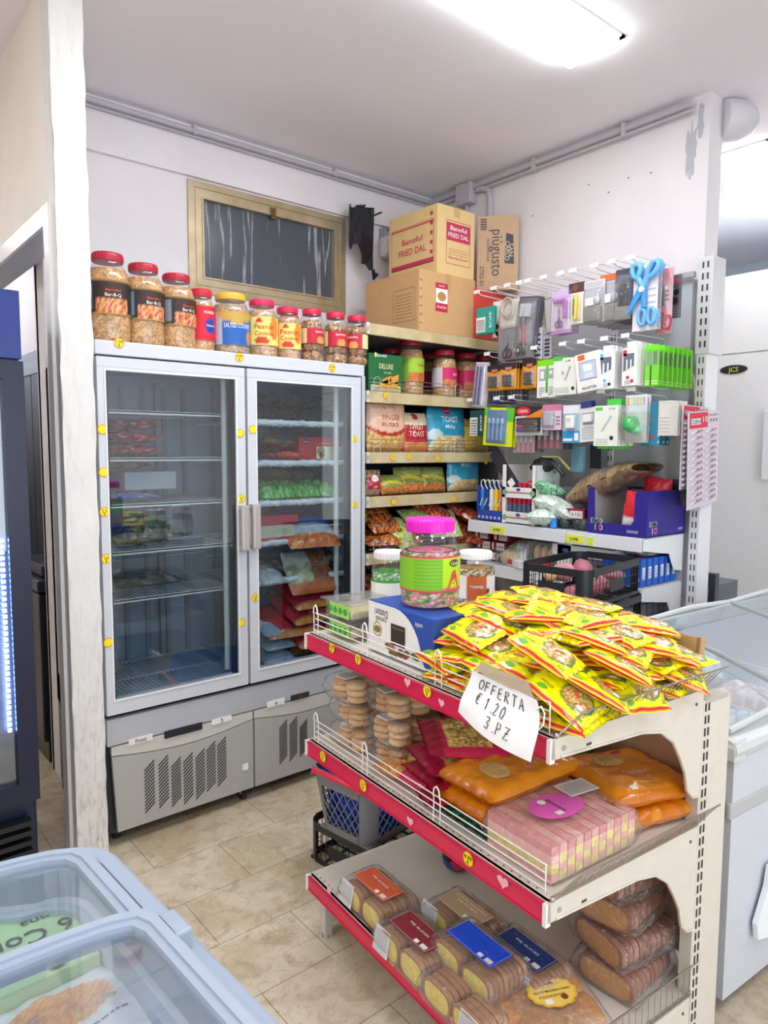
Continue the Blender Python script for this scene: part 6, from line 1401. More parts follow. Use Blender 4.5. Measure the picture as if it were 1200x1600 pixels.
obj('tray', f, PAPER, t)
def rw(u, v, s=1): return WHITE if (v < .38 and u < .7) else hx('#e8283c')
softbag('red_bag', 'red and white bag standing in the blue tray', 'bag', (TXx+.05, yb_+w*.30, SZ+.006), (.14, .19, .06), rw, (0, .12, radians(-90)), None, 'b', True, 5, FILM)
softbag('red_bag', 'red bag lying at the back of the blue tray', 'bag', (TXx+.21, yb_+w*.30, SZ+.1), (.14, .16, .06), flat(hx('#d82a3c')), (0, .12, radians(-90)), None, 'b', True, 6, FILM)
f = MB(col=hx('#3e4048')); f.box((-.04, 0, 0), (.04, .03, .12)); o = obj('dark_box', f, PAPER); put(o, (3.13, sy(1050, 745, 3.1), SZ+.13), (0, 0, radians(-90))); tag(o, 'small dark box standing behind the blue tray', 'box')
# ---- second white shelf
SB = .958
def by(px, X=2.9, py=880): return atX(px, py, X).y
for k in range(7):
    y0 = by(985, 2.865)-.0
    lab = 'blue battery lamp box at the shelf end, face to the viewer' if k == 0 else 'blue lamp box in the row behind the front one'
    def bd(f, fr, lf, tp):
        disc(f, fr, -.07, -.03, .018, WHITE); quad(f, fr, .01, -.01, .035, .04, hx('#5a8a3a')); quad(f, fr, -.02, .01, .01, .02, BLACK); disc(f, fr, -.0, -.02, .012, hx('#5fc88a')); lines(f, fr, .05, -.02, .075, .02, 3, hx('#7a5aa0'), 2)
    break
x_blue = [2.88+.045*k for k in range(7)]
wB = by(987, 2.87)-by(1052, 2.87)
# one row of boxes receding along the wall's depth, their ends facing the viewer
def bd(f, fr, lf, tp):
    disc(f, lf, .075, -.03, .018, WHITE); quad(f, lf, -.035, -.01, -.01, .04, hx('#6aa04a')); quad(f, lf, -.005, .01, .03, .02, BLACK); disc(f, lf, .02, -.02, .012, hx('#5fc88a')); lines(f, lf, -.075, -.02, -.05, .02, 3, hx('#7a5aa0'), 2)
    quad(f, fr, -.012, -.03, .012, .025, WHITE); lines(f, fr, -.010, -.028, .010, .02, 5, hx('#44506a'), 3)
ys_ = by(1040, 2.87)+.0
fr0 = carton('lamp_box', 'blue lamp box at the front of the row on the lower white shelf', 'box', (2.895, 1.79, SB), (.042, .20, .125), hx('#1f62c8'), decor=bd, group='blue lamp boxes')
for k in range(1, 6):
    c = clone(fr0, 'blue lamp boxes in the row behind the front one, ends showing', (2.895+.052*k, 1.79, SB), group='blue lamp boxes')
o = carton('lamp_box', 'orange box ended between the blue lamp boxes', 'box', (2.921, 1.80, SB), (.006, .20, .126), hx('#e8643c'))
softbag('vegetable_bag', 'clear bag of red and green bits on the blue lamp boxes', 'bag', (3.0, 1.80, SB+.13), (.24, .2, .05), blot([hx('#c86a6a'), hx('#d8d8d0'), hx('#3a5a48'), hx('#b8c8bc')], 4, 3), (0, .1, radians(-90)), None, 'a', False, 3, FILM)
def navy(f, fr, lf, tp):
    for x0 in (.09, -.06): 
        disc(f, lf, x0, .004, .022, hx('#c8ccd8')); disc(f, lf, x0, .004, .016, hx('#20284e'), e=.002)
    lines(f, lf, -.13, -.02, .13, -.012, 1, hx('#c8ccd8'), 4)
carton('navy_tin', 'navy blue box with white crest, upper of two on the lower shelf', 'box', (3.0, 2.0, SB+.155), (.24, .34, .055), hx('#1c2550'), decor=navy)
carton('navy_tin', 'navy blue box with white lid edge, lower of two on the lower shelf', 'box', (3.0, 2.0, SB+.095), (.25, .35, .055), hx('#dfe0e6'))
carton('grey_riser', 'grey box under the navy boxes', 'box', (3.0, 2.0, SB), (.24, .34, .09), hx('#6a6e78'))
# macaron trays, white box, garlic, bags, red cigarette-like boxes at the far end
def clearbox(name, lab, cat, loc, dims, inner, rotz=radians(-90)):
    t = thing(name, lab, cat, loc, rotz); w, d, h = dims
    f = MB(); f.box((-w/2, -d/2, 0), (w/2, d/2, h), bev=.006); obj('clear_tray', f, WRAP, t); inner(t, w, d, h); return t
def egg(t, w, d, h):
    for k in range(3):
        f = MB(); x = -w*.3+w*.3*k; f.blob((x, -d*.1, h*.45), (.021, .03, .048), hx('#c9a58c'), 10, amp=.1, seed=k); obj('pastry', f, FOOD, t)
    f = MB(); 
    for k, c in enumerate((hx('#3fae6a'), hx('#3a3a90'), hx('#d8304a'))): f.cyl((-w*.3+w*.3*k, -d*.52, .012), (-w*.3+w*.3*k, -d*.52, .02+.012), .018, n=12, col=c)
    obj('coloured_lids', f, PLAST, t)
clearbox('pastry_tray', 'clear tray of three oval pastries with coloured tubs below', 'tray', (2.93, by(855, 2.93, 870), SB+.025), (.15, .12, .12), egg)
def wbx(f, fr, lf, tp): disc(f, fr, .008, .035, .02, hx('#2a4ab0'), ry=.010); ring(f, fr, .0, -.0, .010, .013, hx('#6a6f78')); lines(f, fr, -.02, .06, .02, .065, 1, hx('#8a8f98'))
carton('white_box', 'white box with a blue mark standing behind the black crate', 'box', (2.90, by(886, 2.90, 870), SB), (.085, .05, .175), hx('#ececea'), rotz=radians(-90), decor=wbx)
def garlic(t, w, d, h):
    for k in range(4): f = MB(); f.blob((-w*.25+w*.17*k, 0, h*.4), (.02, .025, .04), hx('#d8bf98'), 10, amp=.15, seed=k); obj('garlic_bulb', f, FOOD, t)
clearbox('garlic_bag', 'clear bag of garlic bulbs on the lower white shelf', 'bag', (2.90, by(798, 2.90, 870), SB), (.14, .1, .09), garlic)
softbag('green_bag', 'clear bag of pale green fruit behind the garlic', 'bag', (3.02, by(815, 3.0, 860), SB+.02), (.2, .2, .1), blot([hx('#b8c88a'), hx('#c8ccc0'), hx('#8aa05a'), hx('#e0e4dc')], 4, 5), (.4, 0, radians(-90)), None, 'b', False, 5, FILM)
softbag('silver_bag', 'silver clear packet leaning beside the garlic', 'bag', (2.92, by(817, 2.92, 880), SB+.02), (.07, .2, .04), blot([hx('#c8ccd4'), hx('#9aa0aa'), hx('#e8eaee')], 4, 2), (1.1, 0, radians(-60)), None, 'b', False, 6, FILM)
carton('tissue_box', 'white and red box at the front of the lower shelf behind the crate', 'box', (2.89, by(812, 2.89, 890), SB), (.12, .08, .04), hx('#ece8e6'), rotz=radians(-110), decor=lambda f, fr, lf, tp: quad(f, fr, -.055, -.01, -.01, .018, hx('#c8283a')))
def cg(f, fr, lf, tp): quad(f, fr, -.01, -.02, .045, .02, hx('#e0d4d8')); f.text('47.20', lambda x, y: fr(.018+x, y, .002), .018, hx('#5a1024')); quad(f, fr, -.045, -.018, -.028, .018, hx('#d8c8cc'))
cpos = [(754, 0, 0), (775, 0, .5), (793, 0, 0), (764, 1, 0), (786, 1, .5), (760, 2, 0), (790, 2, 0), (757, 3, 0)]
for i, (px, row, _) in enumerate(cpos):
    carton('maroon_box', 'maroon box %s in the stack below the white shelf' % ['at the bottom left', 'at the bottom middle', 'at the bottom right', 'second row left', 'second row right', 'third row left', 'third row right', 'on top'][i], 'box', (2.98, by(px, 2.94, 870)+.02, .962+.055*row), (.115, .12, .05), hx('#7a1c34'), rotz=radians(-90), decor=cg)
softbag('red_snack_bag', 'shiny red snack bag on top of the maroon boxes', 'snack bag', (2.95, by(745, 2.94, 850), 1.04), (.12, .12, .05), blot(H3, 4, 1), (.2, 0, radians(-70)), None, 'b', False, 8, FILM)
for i, (px, z, pal) in enumerate(((800, .56, [hx('#3a8aa8'), hx('#2a5a78'), hx('#c8d0d4')]), (830, .56, [hx('#2a6a8a'), hx('#3a4a3a'), hx('#a8b0b4')]), (790, .64, [hx('#c8ccd0'), hx('#a8b0b8'), hx('#dfe2e4')]))):
    softbag('plastic_bag', ['blue frosted bag on the low shelf behind the jars', 'dark blue bag on the low shelf behind the crate', 'pale plastic bag on the low shelf behind the jars'][i], 'bag', (2.95, by(px, 2.95, 940), z), (.24, .24, .1), blot(pal, 4, i), (.1, 0, radians(-80)), None, 'b', False, i, FILM)
# ================================================================== THE NEAR GONDOLA
GO = Vector((1.132, .846, 0))
def g2w(x, y, z): return GO+GN*x+GD*y+Vector((0, 0, z))
def gz(px, py, z):                      # pixel on the horizontal plane z -> gondola coordinates
    p = atZ(px, py, z)-GO; return p.dot(GN), p.dot(GD), z
def gx(px, py, x):
    d = _ray(px, py); o = Vector((0, 0, CAM_H)); t = (x-(o-GO).dot(GN))/d.dot(GN); p = o+d*t-GO; return x, p.dot(GD), p.z
def gy(px, py, y):
    d = _ray(px, py); o = Vector((0, 0, CAM_H)); t = (y-(o-GO).dot(GD))/d.dot(GD); p = o+d*t-GO; return p.dot(GN), y, p.z
ZT, ZM, ZB = .995, .652, .205
LY = .99
go_ = thing('shop_gondola', 'cream shelving gondola with pink price rails in the foreground', 'shelving unit', tuple(GO), -GA)
CRM = hx('#d6cfc3'); PK = hx('#dc1e50')
M_CRM = vmat('worn_cream_enamel', .38, bump=.08, bscale=70, var=.06)
def gpost(y0, y1):
    f = MB(col=CRM); f.box((.535, y0, .05), (.655, y1, .965), bev=.003); f.box((.545, y0-.001, .955), (.645, y1+.001, .9665), col=hx('#b8b2a8')); f.box((.655, y0+.003, .0), (.66, y1-.003, .95))
    yy = y0-.0012
    z = .10
    while z < .95:
        for xx in (.542, .556): f.box((xx, yy, z), (xx+.006, y0+.001, z+.02), col=hx('#2c2c2c'))
        z += .031
    f.box((.53, y0+.001, .05), (.5352, y1-.001, .96), col=hx('#cfc9bd'))
    return obj('slotted_post', f, M_CRM, go_)
gpost(-.004, .03); gpost(LY-.03, LY)
f = MB(col=hx('#c8ab93')); f.box((.60, .03, .25), (.606, LY-.03, .93)); obj('back_board', f, M_CARD, go_)
f = MB(col=CRM); f.box((.0, .0, .03), (.66, .012, .16)); f.box((.5, -.0, .0), (.66, .03, .05)); f.box((.05, LY-.03, .03), (.66, LY-.01, .16)); obj('base_frame', f, M_CRM, go_)
f = MB(col=hx('#c9c4ba')); f.box((.03, LY-.05, .0), (.055, LY-.02, .16)); f.cyl((.042, LY-.035, 0), (.042, LY-.035, .012), .016, col=GREY); obj('base_foot', f, M_CRM, go_); f = MB(col=hx('#c9c4ba')); f.box((.03, .02, 0), (.055, .05, .16)); obj('base_foot', f, M_CRM, go_)
def gshelf(z, drop, guard=True, x1=.53):
    f = MB(col=CRM); f.box((.004, .0, z-.022), (x1, LY, z)); f.box((.002, 0, z-.045), (.012, LY, z-.0))
    # punched dots along the front edge
    y = .02
    while y < LY: f.box((.018, y, z), (.022, y+.004, z+.0006), col=hx('#4a4743')); y += .0245
    s_ = obj('shelf', f, M_CRM, go_)
    f = MB(col=PK); f.box((-.006, .004, z-.044), (.002, LY-.004, z-.004)); f.box((-.008, .004, z-.006), (.002, LY-.004, z-.002), col=mul(PK, .8)); f.box((-.008, .004, z-.046), (.002, LY-.004, z-.042), col=mul(PK, .8)); obj('price_rail', f, PLAST, s_)
    for ya in (LY-.004, -.006): f = MB(col=hx('#f0ede6')); f.box((-.010, ya, z-.048), (.004, ya+.010, z+.001)); obj('rail_end_cap', f, PLAST, s_)
    for yb in (-.006, LY-.0):
        f = MB(col=CRM)
        pts = [(-.004, z+.002), (-.006, z-.04), (.02, z-.042), (.29, z-.055), (.36, z-.07), (.41, z-.105), (.44, z-.15), (.462, z-.19), (.475, z-.24), (.50, z-.265), (.53, z-.27), (.53, z+.0)] if drop else [(-.004, z+.002), (-.006, z-.04), (.2, z-.05), (.53, z-.16), (.53, z)]
        f.prism(pts, yb, yb+.004, axis='y')
        f.tube([(p[0], yb-.0015, p[1]+.004) for p in pts[2:11]], .003, 5)
        f.cyl((.03, yb-.002, z-.022), (.03, yb, z-.022), .006, n=8, col=hx('#a8a298')); f.cyl((.5, yb-.002, z-.03), (.5, yb, z-.03), .004, n=8, col=hx('#55504a')); f.box((.10, yb-.0012, z-.035), (.115, yb, z-.030), col=hx('#3a3632'))
        obj('bracket', f, M_CRM, s_)
    if guard:
        f = MB(col=hx('#f4f2ee')); H_ = (.012, .030, .048, .066)
        for hh in H_: f.tube([(.016, .02, z+hh), (.016, LY-.02 if hh > .02 else LY-.01, z+hh)], .0017, 6)
        for yy in (.02, .36, .385, .68, .705, .955, .98):
            f.tube([(.016, yy, z-.0), (.016, yy, z+.066)], .0017, 6)
        for ya in (.36, .68, .955):
            f.tube([(.014, ya, z+.064), (.014, ya+.003, z+.084), (.014, ya+.0125, z+.092), (.014, ya+.022, z+.084), (.014, ya+.025, z+.064)], .0022, 6)
        obj('front_wire_guard', f, PAINT, s_)
    f = MB(col=hx('#b9b4ac')); T0 = (0, -.004, z+.004); n = 21
    lean = (-.036, .055) if guard else (0.0, .075)
    for k in range(n+1):
        x = .015+k*.0245
        x2 = x+(.028 if guard else 0)
        f.tube([(x, -.004, z+.004), (x2, -.004+lean[0], z+.004+lean[1])], .0012, 5)
    f.tube([(.01, -.004, z+.004), (.535, -.004, z+.004)], .0024, 6); f.tube([(.05 if guard else .015, -.004+lean[0], z+.004+lean[1]), (.565, -.004+lean[0], z+.004+lean[1])], .0024, 6); f.tube([(.01, -.004, z+.004), (.05 if guard else .01, -.004+lean[0], z+.004+lean[1])], .0024, 6); f.tube([(.012, -.004, z+.012), (.535, -.004, z+.012)], .0018, 6)
    f.blob((.008, -.006, z+.008), .006, None, 8)
    obj('side_wire_guard', f, METAL, s_)
    return s_
s1 = gshelf(ZT, True); s2 = gshelf(ZM, True); s3 = gshelf(ZB, False, guard=False, x1=.655)
def rail_dot(px, py, z, txt, r=.016, par=None):
    p = gx(px, py, -.008); price_dot(par, lambda x, y, e=.001: (-.008-e, -x, y), -p[1], p[2], r, txt)
for a in ((519, 1012, ZT, '6.99|€'), (560, 1030, ZT, '4.5|€'), (668, 1080, ZT, '2.9|€')): rail_dot(*a, par=s1)
for a in ((505, 1182, ZM, '3.5|€'), (568, 1227, ZM, '2.9|€'), (732, 1342, ZM, '4.99|€')): rail_dot(*a, par=s2, r=.018)
for a in ((613, 1502, ZB, '3.5|€'),): rail_dot(*a, par=s3, r=.014)
def heart(px, py, par, s, col=hx('#f4b8c4')):
    p = gx(px, py, -.0085); f = MB(col=col)
    q = random.Random(int(px)); pts = [(s*(16*sin(t)**3)/17*(1+.15*q.uniform(-1, 1)), s*(13*cos(t)-5*cos(2*t)-2*cos(3*t)-cos(4*t))/17) for t in [2*pi*i/20 for i in range(20)]]
    f.add([(-.0092, p[1]-x, p[2]+y) for x, y in pts], [list(range(20))]); obj('torn_sticker', f, PAPER, par)
for a in ((637, 1066, s1, .014), (641, 1283, s2, .014), (786, 1378, s2, .017), (514, 1392, s3, .012), (707, 1593, s3, .014), (690, 1098, s1, .012)): heart(*a)

# ---------------------------------------------------------------- noodle packs
NY = hx('#f0ea00'); NR = hx('#d4182a')
NOO = [hx('#c9a05a'), hx('#b8884a'), hx('#dcc07c'), hx('#8f6a34'), hx('#c86a3a'), hx('#e6d498')]
def noodle_paint(front, seed):
    q = random.Random(seed)
    def p(u, v, s=1):
        if s < 0:
            if .44 < v < .56: return hx('#f4f0c8')
            if v < .05: return NR
            return NY
        if .025 < v < .085: return NR
        e = ((u-.66)/.26)**2+((v-.52)/.33)**2
        if e < .72: return q.choice(NOO)
        if e < 1.0: return hx('#7a8f3a') if u < .7 else hx('#4a7a3c')
        if u < .045 or u > .955: return hx('#f0d818')
        return NY
    return p
def noodle_mesh(seed):
    W_, H_, T_ = .152, .112, .030
    f, on, S_ = pillow(W_, H_, T_, noodle_paint(True, seed), 44, 30, seals='a', seal=.07, seed=seed, wr=.006)
    me1 = mesh_of('noodle_pack', f, FILM)
    g = MB()
    decal(g, on, [(-.062, .012), (-.030, .018), (-.028, .032), (-.060, .026)], hx('#c8142a')); g.text('Romania', lambda x, y: on(-.045+x, .0215+y, .0022), .010, hx('#f4e86a'), w=.026, rot=.15)
    g.text('XX', lambda x, y: on(-.014+x, .026+y, .0018), .022, hx('#d8186a'), w=.026)
    g.text('NOODLES', lambda x, y: on(-.040+x, -.020+y, .0018), .010, hx('#3a4a1a'), w=.030); g.text('225', lambda x, y: on(.054+x, -.038+y, .0018), .011, hx('#3a3a1a'))
    decal(g, on, ell(.040, -.016, .008, .006), hx('#f4f2ea')); decal(g, on, ell(.020, .006, .007, .004), hx('#d8402a')); decal(g, on, ell(.030, .012, .006, .003), hx('#5a8a30')); decal(g, on, ell(-.044, -.034, .012, .007), hx('#5fae3a'))
    bk = lambda x, y, e=.0015: S_(-2*x/W_, 2*y/H_, -1, e)
    quad(g, bk, -.01, -.052, .004, .052, hx('#f6f4e6'), .0015); lines(g, bk, -.06, .010, -.016, .034, 4, hx('#2f3a12'), seed, .5, .0018); lines(g, bk, .012, -.034, .06, -.012, 4, hx('#2f3a12'), seed+1, .5, .0018)
    me2 = mesh_of('pack_print', g, PAPER)
    return me1, me2
NM = [noodle_mesh(s) for s in (1, 2, 3, 4)]
def noodle(label, x, y, z, rz, rx=0, ry=0, kind=0, group='yellow noodle packs heaped on the top shelf', cl=None):
    o = bpy.data.objects.new('noodle_pack', NM[kind][0]); C.objects.link(o)
    c = bpy.data.objects.new('pack_print', NM[kind][1]); C.objects.link(c); c.parent = o
    p = g2w(x, y, z); o.location = p
    o.rotation_euler = (Matrix.Rotation(-GA, 4, 'Z') @ Matrix.Rotation(rz, 4, 'Z') @ Matrix.Rotation(ry, 4, 'Y') @ Matrix.Rotation(rx, 4, 'X')).to_euler()
    return tag(o, label, 'noodle pack', group)
q = random.Random(5)
NL = 'yellow and red instant noodle pack in the heap on the top shelf'
def hgt(x, y):
    fx = min(1, max(0, (x-.0)/.22))*min(1, max(.35, (.62-x)/.15)); fy = min(1, max(0, (y+.03)/.20)); fy2 = min(1, max(0, (.60-y)/.16))
    return .160*min(fx, 1)**.8*fy**.7*fy2**.5+.03
for k in range(7):
    z = ZT+.006+.0255*k
    for i in range(5):
        for j in range(7):
            x = .085+.105*i+(.04 if k % 2 else 0)+q.uniform(-.015, .015); y = .055+.092*j+(.04 if k % 2 else 0)+q.uniform(-.015, .015)
            if x > .52 or y > .40+.12*(k > 0)*(x > .2): continue
            if hgt(x, y) < .0255*k+.02: continue
            if x > .22 and y > .14 and hgt(x, y) > .0255*(k+2)+.02 and y < .55: continue
            slope = .30 if k > 0 else .05
            top_ = hgt(x, y) < .0255*(k+1)+.02
            rz = radians(-60)+q.uniform(-.55, .55)
            if q.random() < .3: rz = radians(-20)+q.uniform(-.4, .4)
            noodle(NL, x, y, z, rz, q.uniform(-.12, .12), (q.uniform(.0, .22) if top_ else q.uniform(-.05, .08)), q.randrange(4))
top = [(790, 970, .165, -75, .15, .25, 'noodle pack at the crown of the heap, white sheen across it, far end'), (868, 962, .185, -50, .35, .45, 'noodle pack sticking up with its red edge at the top of the heap'), (905, 955, .165, -45, .3, .4, 'noodle pack behind the one sticking up at the top'),
       (850, 1018, .150, -75, .05, .42, 'noodle pack with large red logo sliding down the middle of the heap'), (925, 1000, .155, -55, -.1, .28, 'noodle pack with clear window picture high in the middle'), (975, 985, .145, -40, .1, .25, 'noodle pack with red logo at the top right of the heap'),
       (962, 1040, .120, -60, -.15, .38, 'noodle pack with large noodle picture right of the middle'), (1040, 1015, .105, -40, .1, .28, 'noodle pack leaning on the cardboard at the right end'), (1050, 1050, .06, -50, .1, .35, 'noodle pack lowest at the right corner of the heap'),
       (925, 1075, .085, -55, -.1, .45, 'noodle pack with red logo above the wire side guard'), (880, 1085, .075, -75, .2, .5, 'noodle pack standing on edge left of the wire guard'), (985, 1075, .06, -10, .7, .1, 'noodle pack lying face down with a red stripe above the wire guard'),
       (745, 985, .145, -95, .35, .1, 'noodle pack with long red edge at the far side of the heap'), (765, 1005, .12, -85, .3, .15, 'noodle pack below the far one, red edge toward the blue box'), (700, 1030, .06, -95, .1, .1, 'noodle pack lowest at the far end beside the blue box'), (830, 1050, .09, -70, .1, .35, 'noodle pack with brown window picture above the paper sign'),
       (775, 1045, .08, -80, .0, .2, 'noodle pack half hidden by the paper sign')]
for i, (px, py, dz, rz, rx, ry, lb) in enumerate(top):
    x, y, z = gz(px, py, ZT+dz-.008)
    noodle(lb, x, y, ZT+dz-.022, radians(rz), rx, ry, i % 4, None)
for i in range(6):
    noodle('noodle pack pressed under the front edge of the heap along the wire', .075, .03+.068*i, ZT+.004+.002*(i % 2), radians(-90)+q.uniform(-.3, .3), .1, 0, i % 4, 'noodle packs along the front wire')
# cardboard behind the noodles
f = MB(col=hx('#b8916a')); f.box((.0, 0, 0), (.008, .45, .13)); f.box((0, 0, 0), (.03, .006, .13)); o = obj('cardboard_flap', f, M_CARD); put(o, g2w(.565, .04, ZT-.02), (0, .1, -GA)); tag(o, 'cardboard flap standing behind the noodle heap', 'cardboard')
# ---------------------------------------------------------------- paper sign
sx = -.022
c4 = [Vector(gx(*p, s_)) for p, s_ in (((737, 1047), -.010), ((838, 1094), -.014), ((829, 1191), -.05), ((716, 1112), -.045))]
W4 = [g2w(*c) for c in c4]
def pap(u, v, e=0):          # u left-right, v bottom-top
    a = W4[3].lerp(W4[2], u); b = W4[0].lerp(W4[1], u); p = a.lerp(b, v)
    p = p+GN*(-.012*sin(pi*u)*(1-v) - .004*sin(v*6)) - GN*e
    p += GD*(-.012*sin(pi*v)*u**2)
    p += Vector((0, 0, .006*sin(pi*u)*(1-v)*-1))
    return p
t = thing('paper_sign', 'handwritten white paper price sign hanging on the top pink rail', 'sign', tuple(W4[0]))
T_ = Vector(W4[0])
f = MB(col=hx('#f6f5f4')); f.grid(lambda u, v: pap(u, v)-T_, 20, 20); f.grid(lambda u, v: pap(1-u, v, -.0008)-T_, 20, 20)
wL = (W4[1]-W4[0]).length; hL = (W4[3]-W4[0]).length
def onp(cu, cv): return lambda x, y, e=.0016: pap(cu+x/wL, cv+y/hL, e)-T_
INK = hx('#2c2430')
ST = {'O': [[(.5, 1), (.1, .8), (0, .4), (.2, 0), (.6, .02), (.85, .4), (.8, .8), (.5, 1), (.35, .95)]], 'F': [[(.05, 1), (0, 0)], [(.05, .95), (.7, 1.0)], [(.0, .5), (.55, .55)]], 'E': [[(.6, 1), (.05, .95), (0, .05), (.65, 0)], [(.02, .5), (.5, .52)]],
      'R': [[(.0, 0), (.05, 1), (.55, .95), (.6, .7), (.1, .5), (.7, 0)]], 'T': [[(.0, 1), (.8, .98)], [(.4, .98), (.38, 0)]], 'A': [[(0, 0), (.4, 1), (.75, 0)], [(.15, .38), (.65, .38)]], '€': [[(.8, .95), (.4, 1), (.15, .6), (.2, .15), (.5, 0), (.8, .1)], [(0, .62), (.6, .66)], [(0, .4), (.55, .44)]],
      '1': [[(.1, .75), (.35, 1), (.33, 0)]], '.': [[(.2, .0), (.25, .05), (.2, .06)]], '2': [[(.05, .8), (.3, 1), (.6, .8), (.4, .4), (.05, 0), (.7, .03)]], '0': [[(.4, 1), (.05, .6), (.1, .1), (.5, 0), (.75, .5), (.6, .95), (.35, 1)]],
      '3': [[(.05, .95), (.5, 1), (.6, .75), (.25, .55), (.65, .35), (.5, .03), (.0, .08)]], 'P': [[(.1, 0), (.1, 1), (.6, .95), (.65, .6), (.1, .45)]], 'Z': [[(.05, .95), (.7, 1), (.05, 0), (.8, .05)], [(.2, .5), (.65, .55)]], ' ': []}
for s_, u0, v0, ww, hh in (('OFFERTA', .17, .72, .098, .19), ('€ 1.20', .20, .45, .088, .20), ('3.PZ', .42, .17, .100, .21)):
    x = u0
    for ch in s_:
        for st in ST[ch]:
            f.tube([pap(x+px_*ww*.78, v0+(x-u0)*-.0+py_*hh, .0018)-T_ for px_, py_ in st], .0010, 5, col=INK)
        x += ww*(.45 if ch == '.' else (.6 if ch == ' ' else 1.0))
obj('paper', f, PAPER, t)
f = MB(col=hx('#a8947c'))
A = [g2w(*gx(742, 1046, -.012)), g2w(*gx(836, 1096, -.012)), g2w(*gx(826, 1066, .01)), g2w(*gx(752, 1034, .01))]
f.add([p-T_ for p in A], [(0, 1, 2, 3)]); f.add([p-T_-GN*.001 for p in A], [(3, 2, 1, 0)]); obj('tape_strip', f, FILM, t)
f = MB(col=WHITE); B = [gx(838, 1108, -.02), gx(846, 1104, -.02), gx(851, 1115, -.02), gx(849, 1132, -.02), gx(842, 1140, -.02)]; f.tube([g2w(*b)-T_ for b in B], .0018, 6); obj('wire_clip', f, PAINT, t)
# ---------------------------------------------------------------- far end of the top shelf
bx_ = .055
A = gx(576, 938, bx_); B = gx(678, 969.5, bx_); zb_ = (A[2]+B[2])/2
ly = A[1]-B[1]; hb_ = zb_-ZT
Cc = gy(705, 961, B[1]); dpt = min(.24, Cc[0]-bx_)
dpt = max(dpt, .16)
t = thing('date_box', 'blue and white box of dates standing under the big sweet jar', 'box', tuple(g2w(bx_+dpt/2, (A[1]+B[1])/2, ZT+.003)), -GA)
f = MB(col=hx('#2b50ae')); f.box((-dpt/2, -ly/2, 0), (dpt/2, ly/2, hb_), bev=.003)
lf = lambda x, y, e=.001: (-dpt/2-e, -x, hb_/2+y)      # x runs toward the viewer's right
nf = lambda x, y, e=.001: (x, -ly/2-e, hb_/2+y)
f.add([lf(-ly/2+.002, -hb_/2+.002)]+[lf(-ly/2+.002, hb_/2-.002), lf(-.02*1, hb_/2-.002)]+[lf(-.02+ly*.42*sin(a*pi/16), hb_/2-.002-(hb_-.004)*(1-cos(a*pi/16))) for a in range(1, 8)]+[lf(ly*.40, -hb_/2+.002)], [list(range(11))[::-1]], hx('#f2f0ee'))
def lab2(x, y, e=.002): return lf(x, y, e)
f.text('Datteri', lambda x, y: lab2(-ly*.28-x, hb_*.30-y), .030, hx('#5a564e'), w=.062); f.text('ramadi', lambda x, y: lab2(-ly*.28-x, hb_*.17-y), .022, hx('#6a665e'), w=.05)
ring(f, lf, -ly*.34, -.004, .018, .021, hx('#b89a3a'), e=.002); disc(f, lf, -ly*.34, -.004, .016, hx('#8f7a2a'), e=.0022, ry=.010)
quad(f, lf, -ly*.12, -hb_*.22, ly*.10, hb_*.18, hx('#3a2c24'), .0022); quad(f, lf, -ly*.10, hb_*.10, ly*.08, hb_*.12, hx('#8a745a'), .0026)
for k in range(14): q_ = random.Random(k); disc(f, lf, -ly*.25+ly*.62*q_.random(), -hb_*.42+hb_*.16*q_.random(), .014, q_.choice([hx('#8a5a3a'), hx('#a8744a'), hx('#6a3a2c'), hx('#5a6a2a')]), e=.0024+.0001*k, ry=.009)
f.text('ayan', lambda x, y: lf(ly*.30+x, hb_*.33+y, .0022), .018, WHITE); lines(f, nf, -dpt*.2, -hb_*.1, dpt*.0, hb_*.1, 6, hx('#b8c4e8'), 4, .4)
obj('carton_body', f, PAPER, t)
# sweet jar
jz = ZT+hb_+.004
jc = gz(671, 944, jz+.0)
jr = .5*(gy(718, 900, jc[1])[0]-gy(623, 900, jc[1])[0])*cos(radians(36))
PWM = [hx('#e87aa0'), hx('#f090b0'), hx('#4caa4a'), hx('#6ac05a'), hx('#e85a7a'), hx('#c8e0a0'), hx('#f4c8d4'), hx('#3a8a3c')]
def wml(u, v, s=1):
    a = u*360
    if v < .05 or v > .95: return hx('#e0305a')
    if 200 < a < 256:
        return hx('#86c82a') if (int(v*40) % 2) else hx('#74b224')
    if 256 < a < 330:
        if v < .12: return hx('#e86a8a')
        return hx('#b4e01e')
    return hx('#f08aa0') if 330 <= a else hx('#86c82a')
t = jar('sweet_jar', 'big jar of watermelon sweets with magenta lid on the blue date box', 'jar', tuple(g2w(jc[0], jc[1], jz)), .079, .238, hx('#f01ec8'), PWM, None, rotz=-GA, seed=9, big=True, neck=.78, fill=.74, lidh=.135, square=.05, n=40)
hj = .238; rr = .0815
Rj = lambda a, z, e=0: ((rr+e)*(1+.05*(abs(cos(2*a))**2*-.5+.25))*cos(a), (rr+e)*(1+.05*(abs(cos(2*a))**2*-.5+.25))*sin(a), z)
f = MB(); lz0, lz1 = hj*.20, hj*.60
f.grid(lambda u, v: Rj(u*2*pi, lz0+v*(lz1-lz0)), 120, 30, wml)
def oj(ang, zz): return lambda x, y, e=.0015: Rj(radians(ang)+x/rr, lz0+(lz1-lz0)*zz+y, e)
m = oj(284, .80); f.add([m(*p) for p in ell(0, 0, .019, .010, 14)], [list(range(14))], hx('#4a4a3a')); f.text('Candy', lambda x, y: m(x, y, .0025), .013, hx('#e8e8d0'), w=.03)
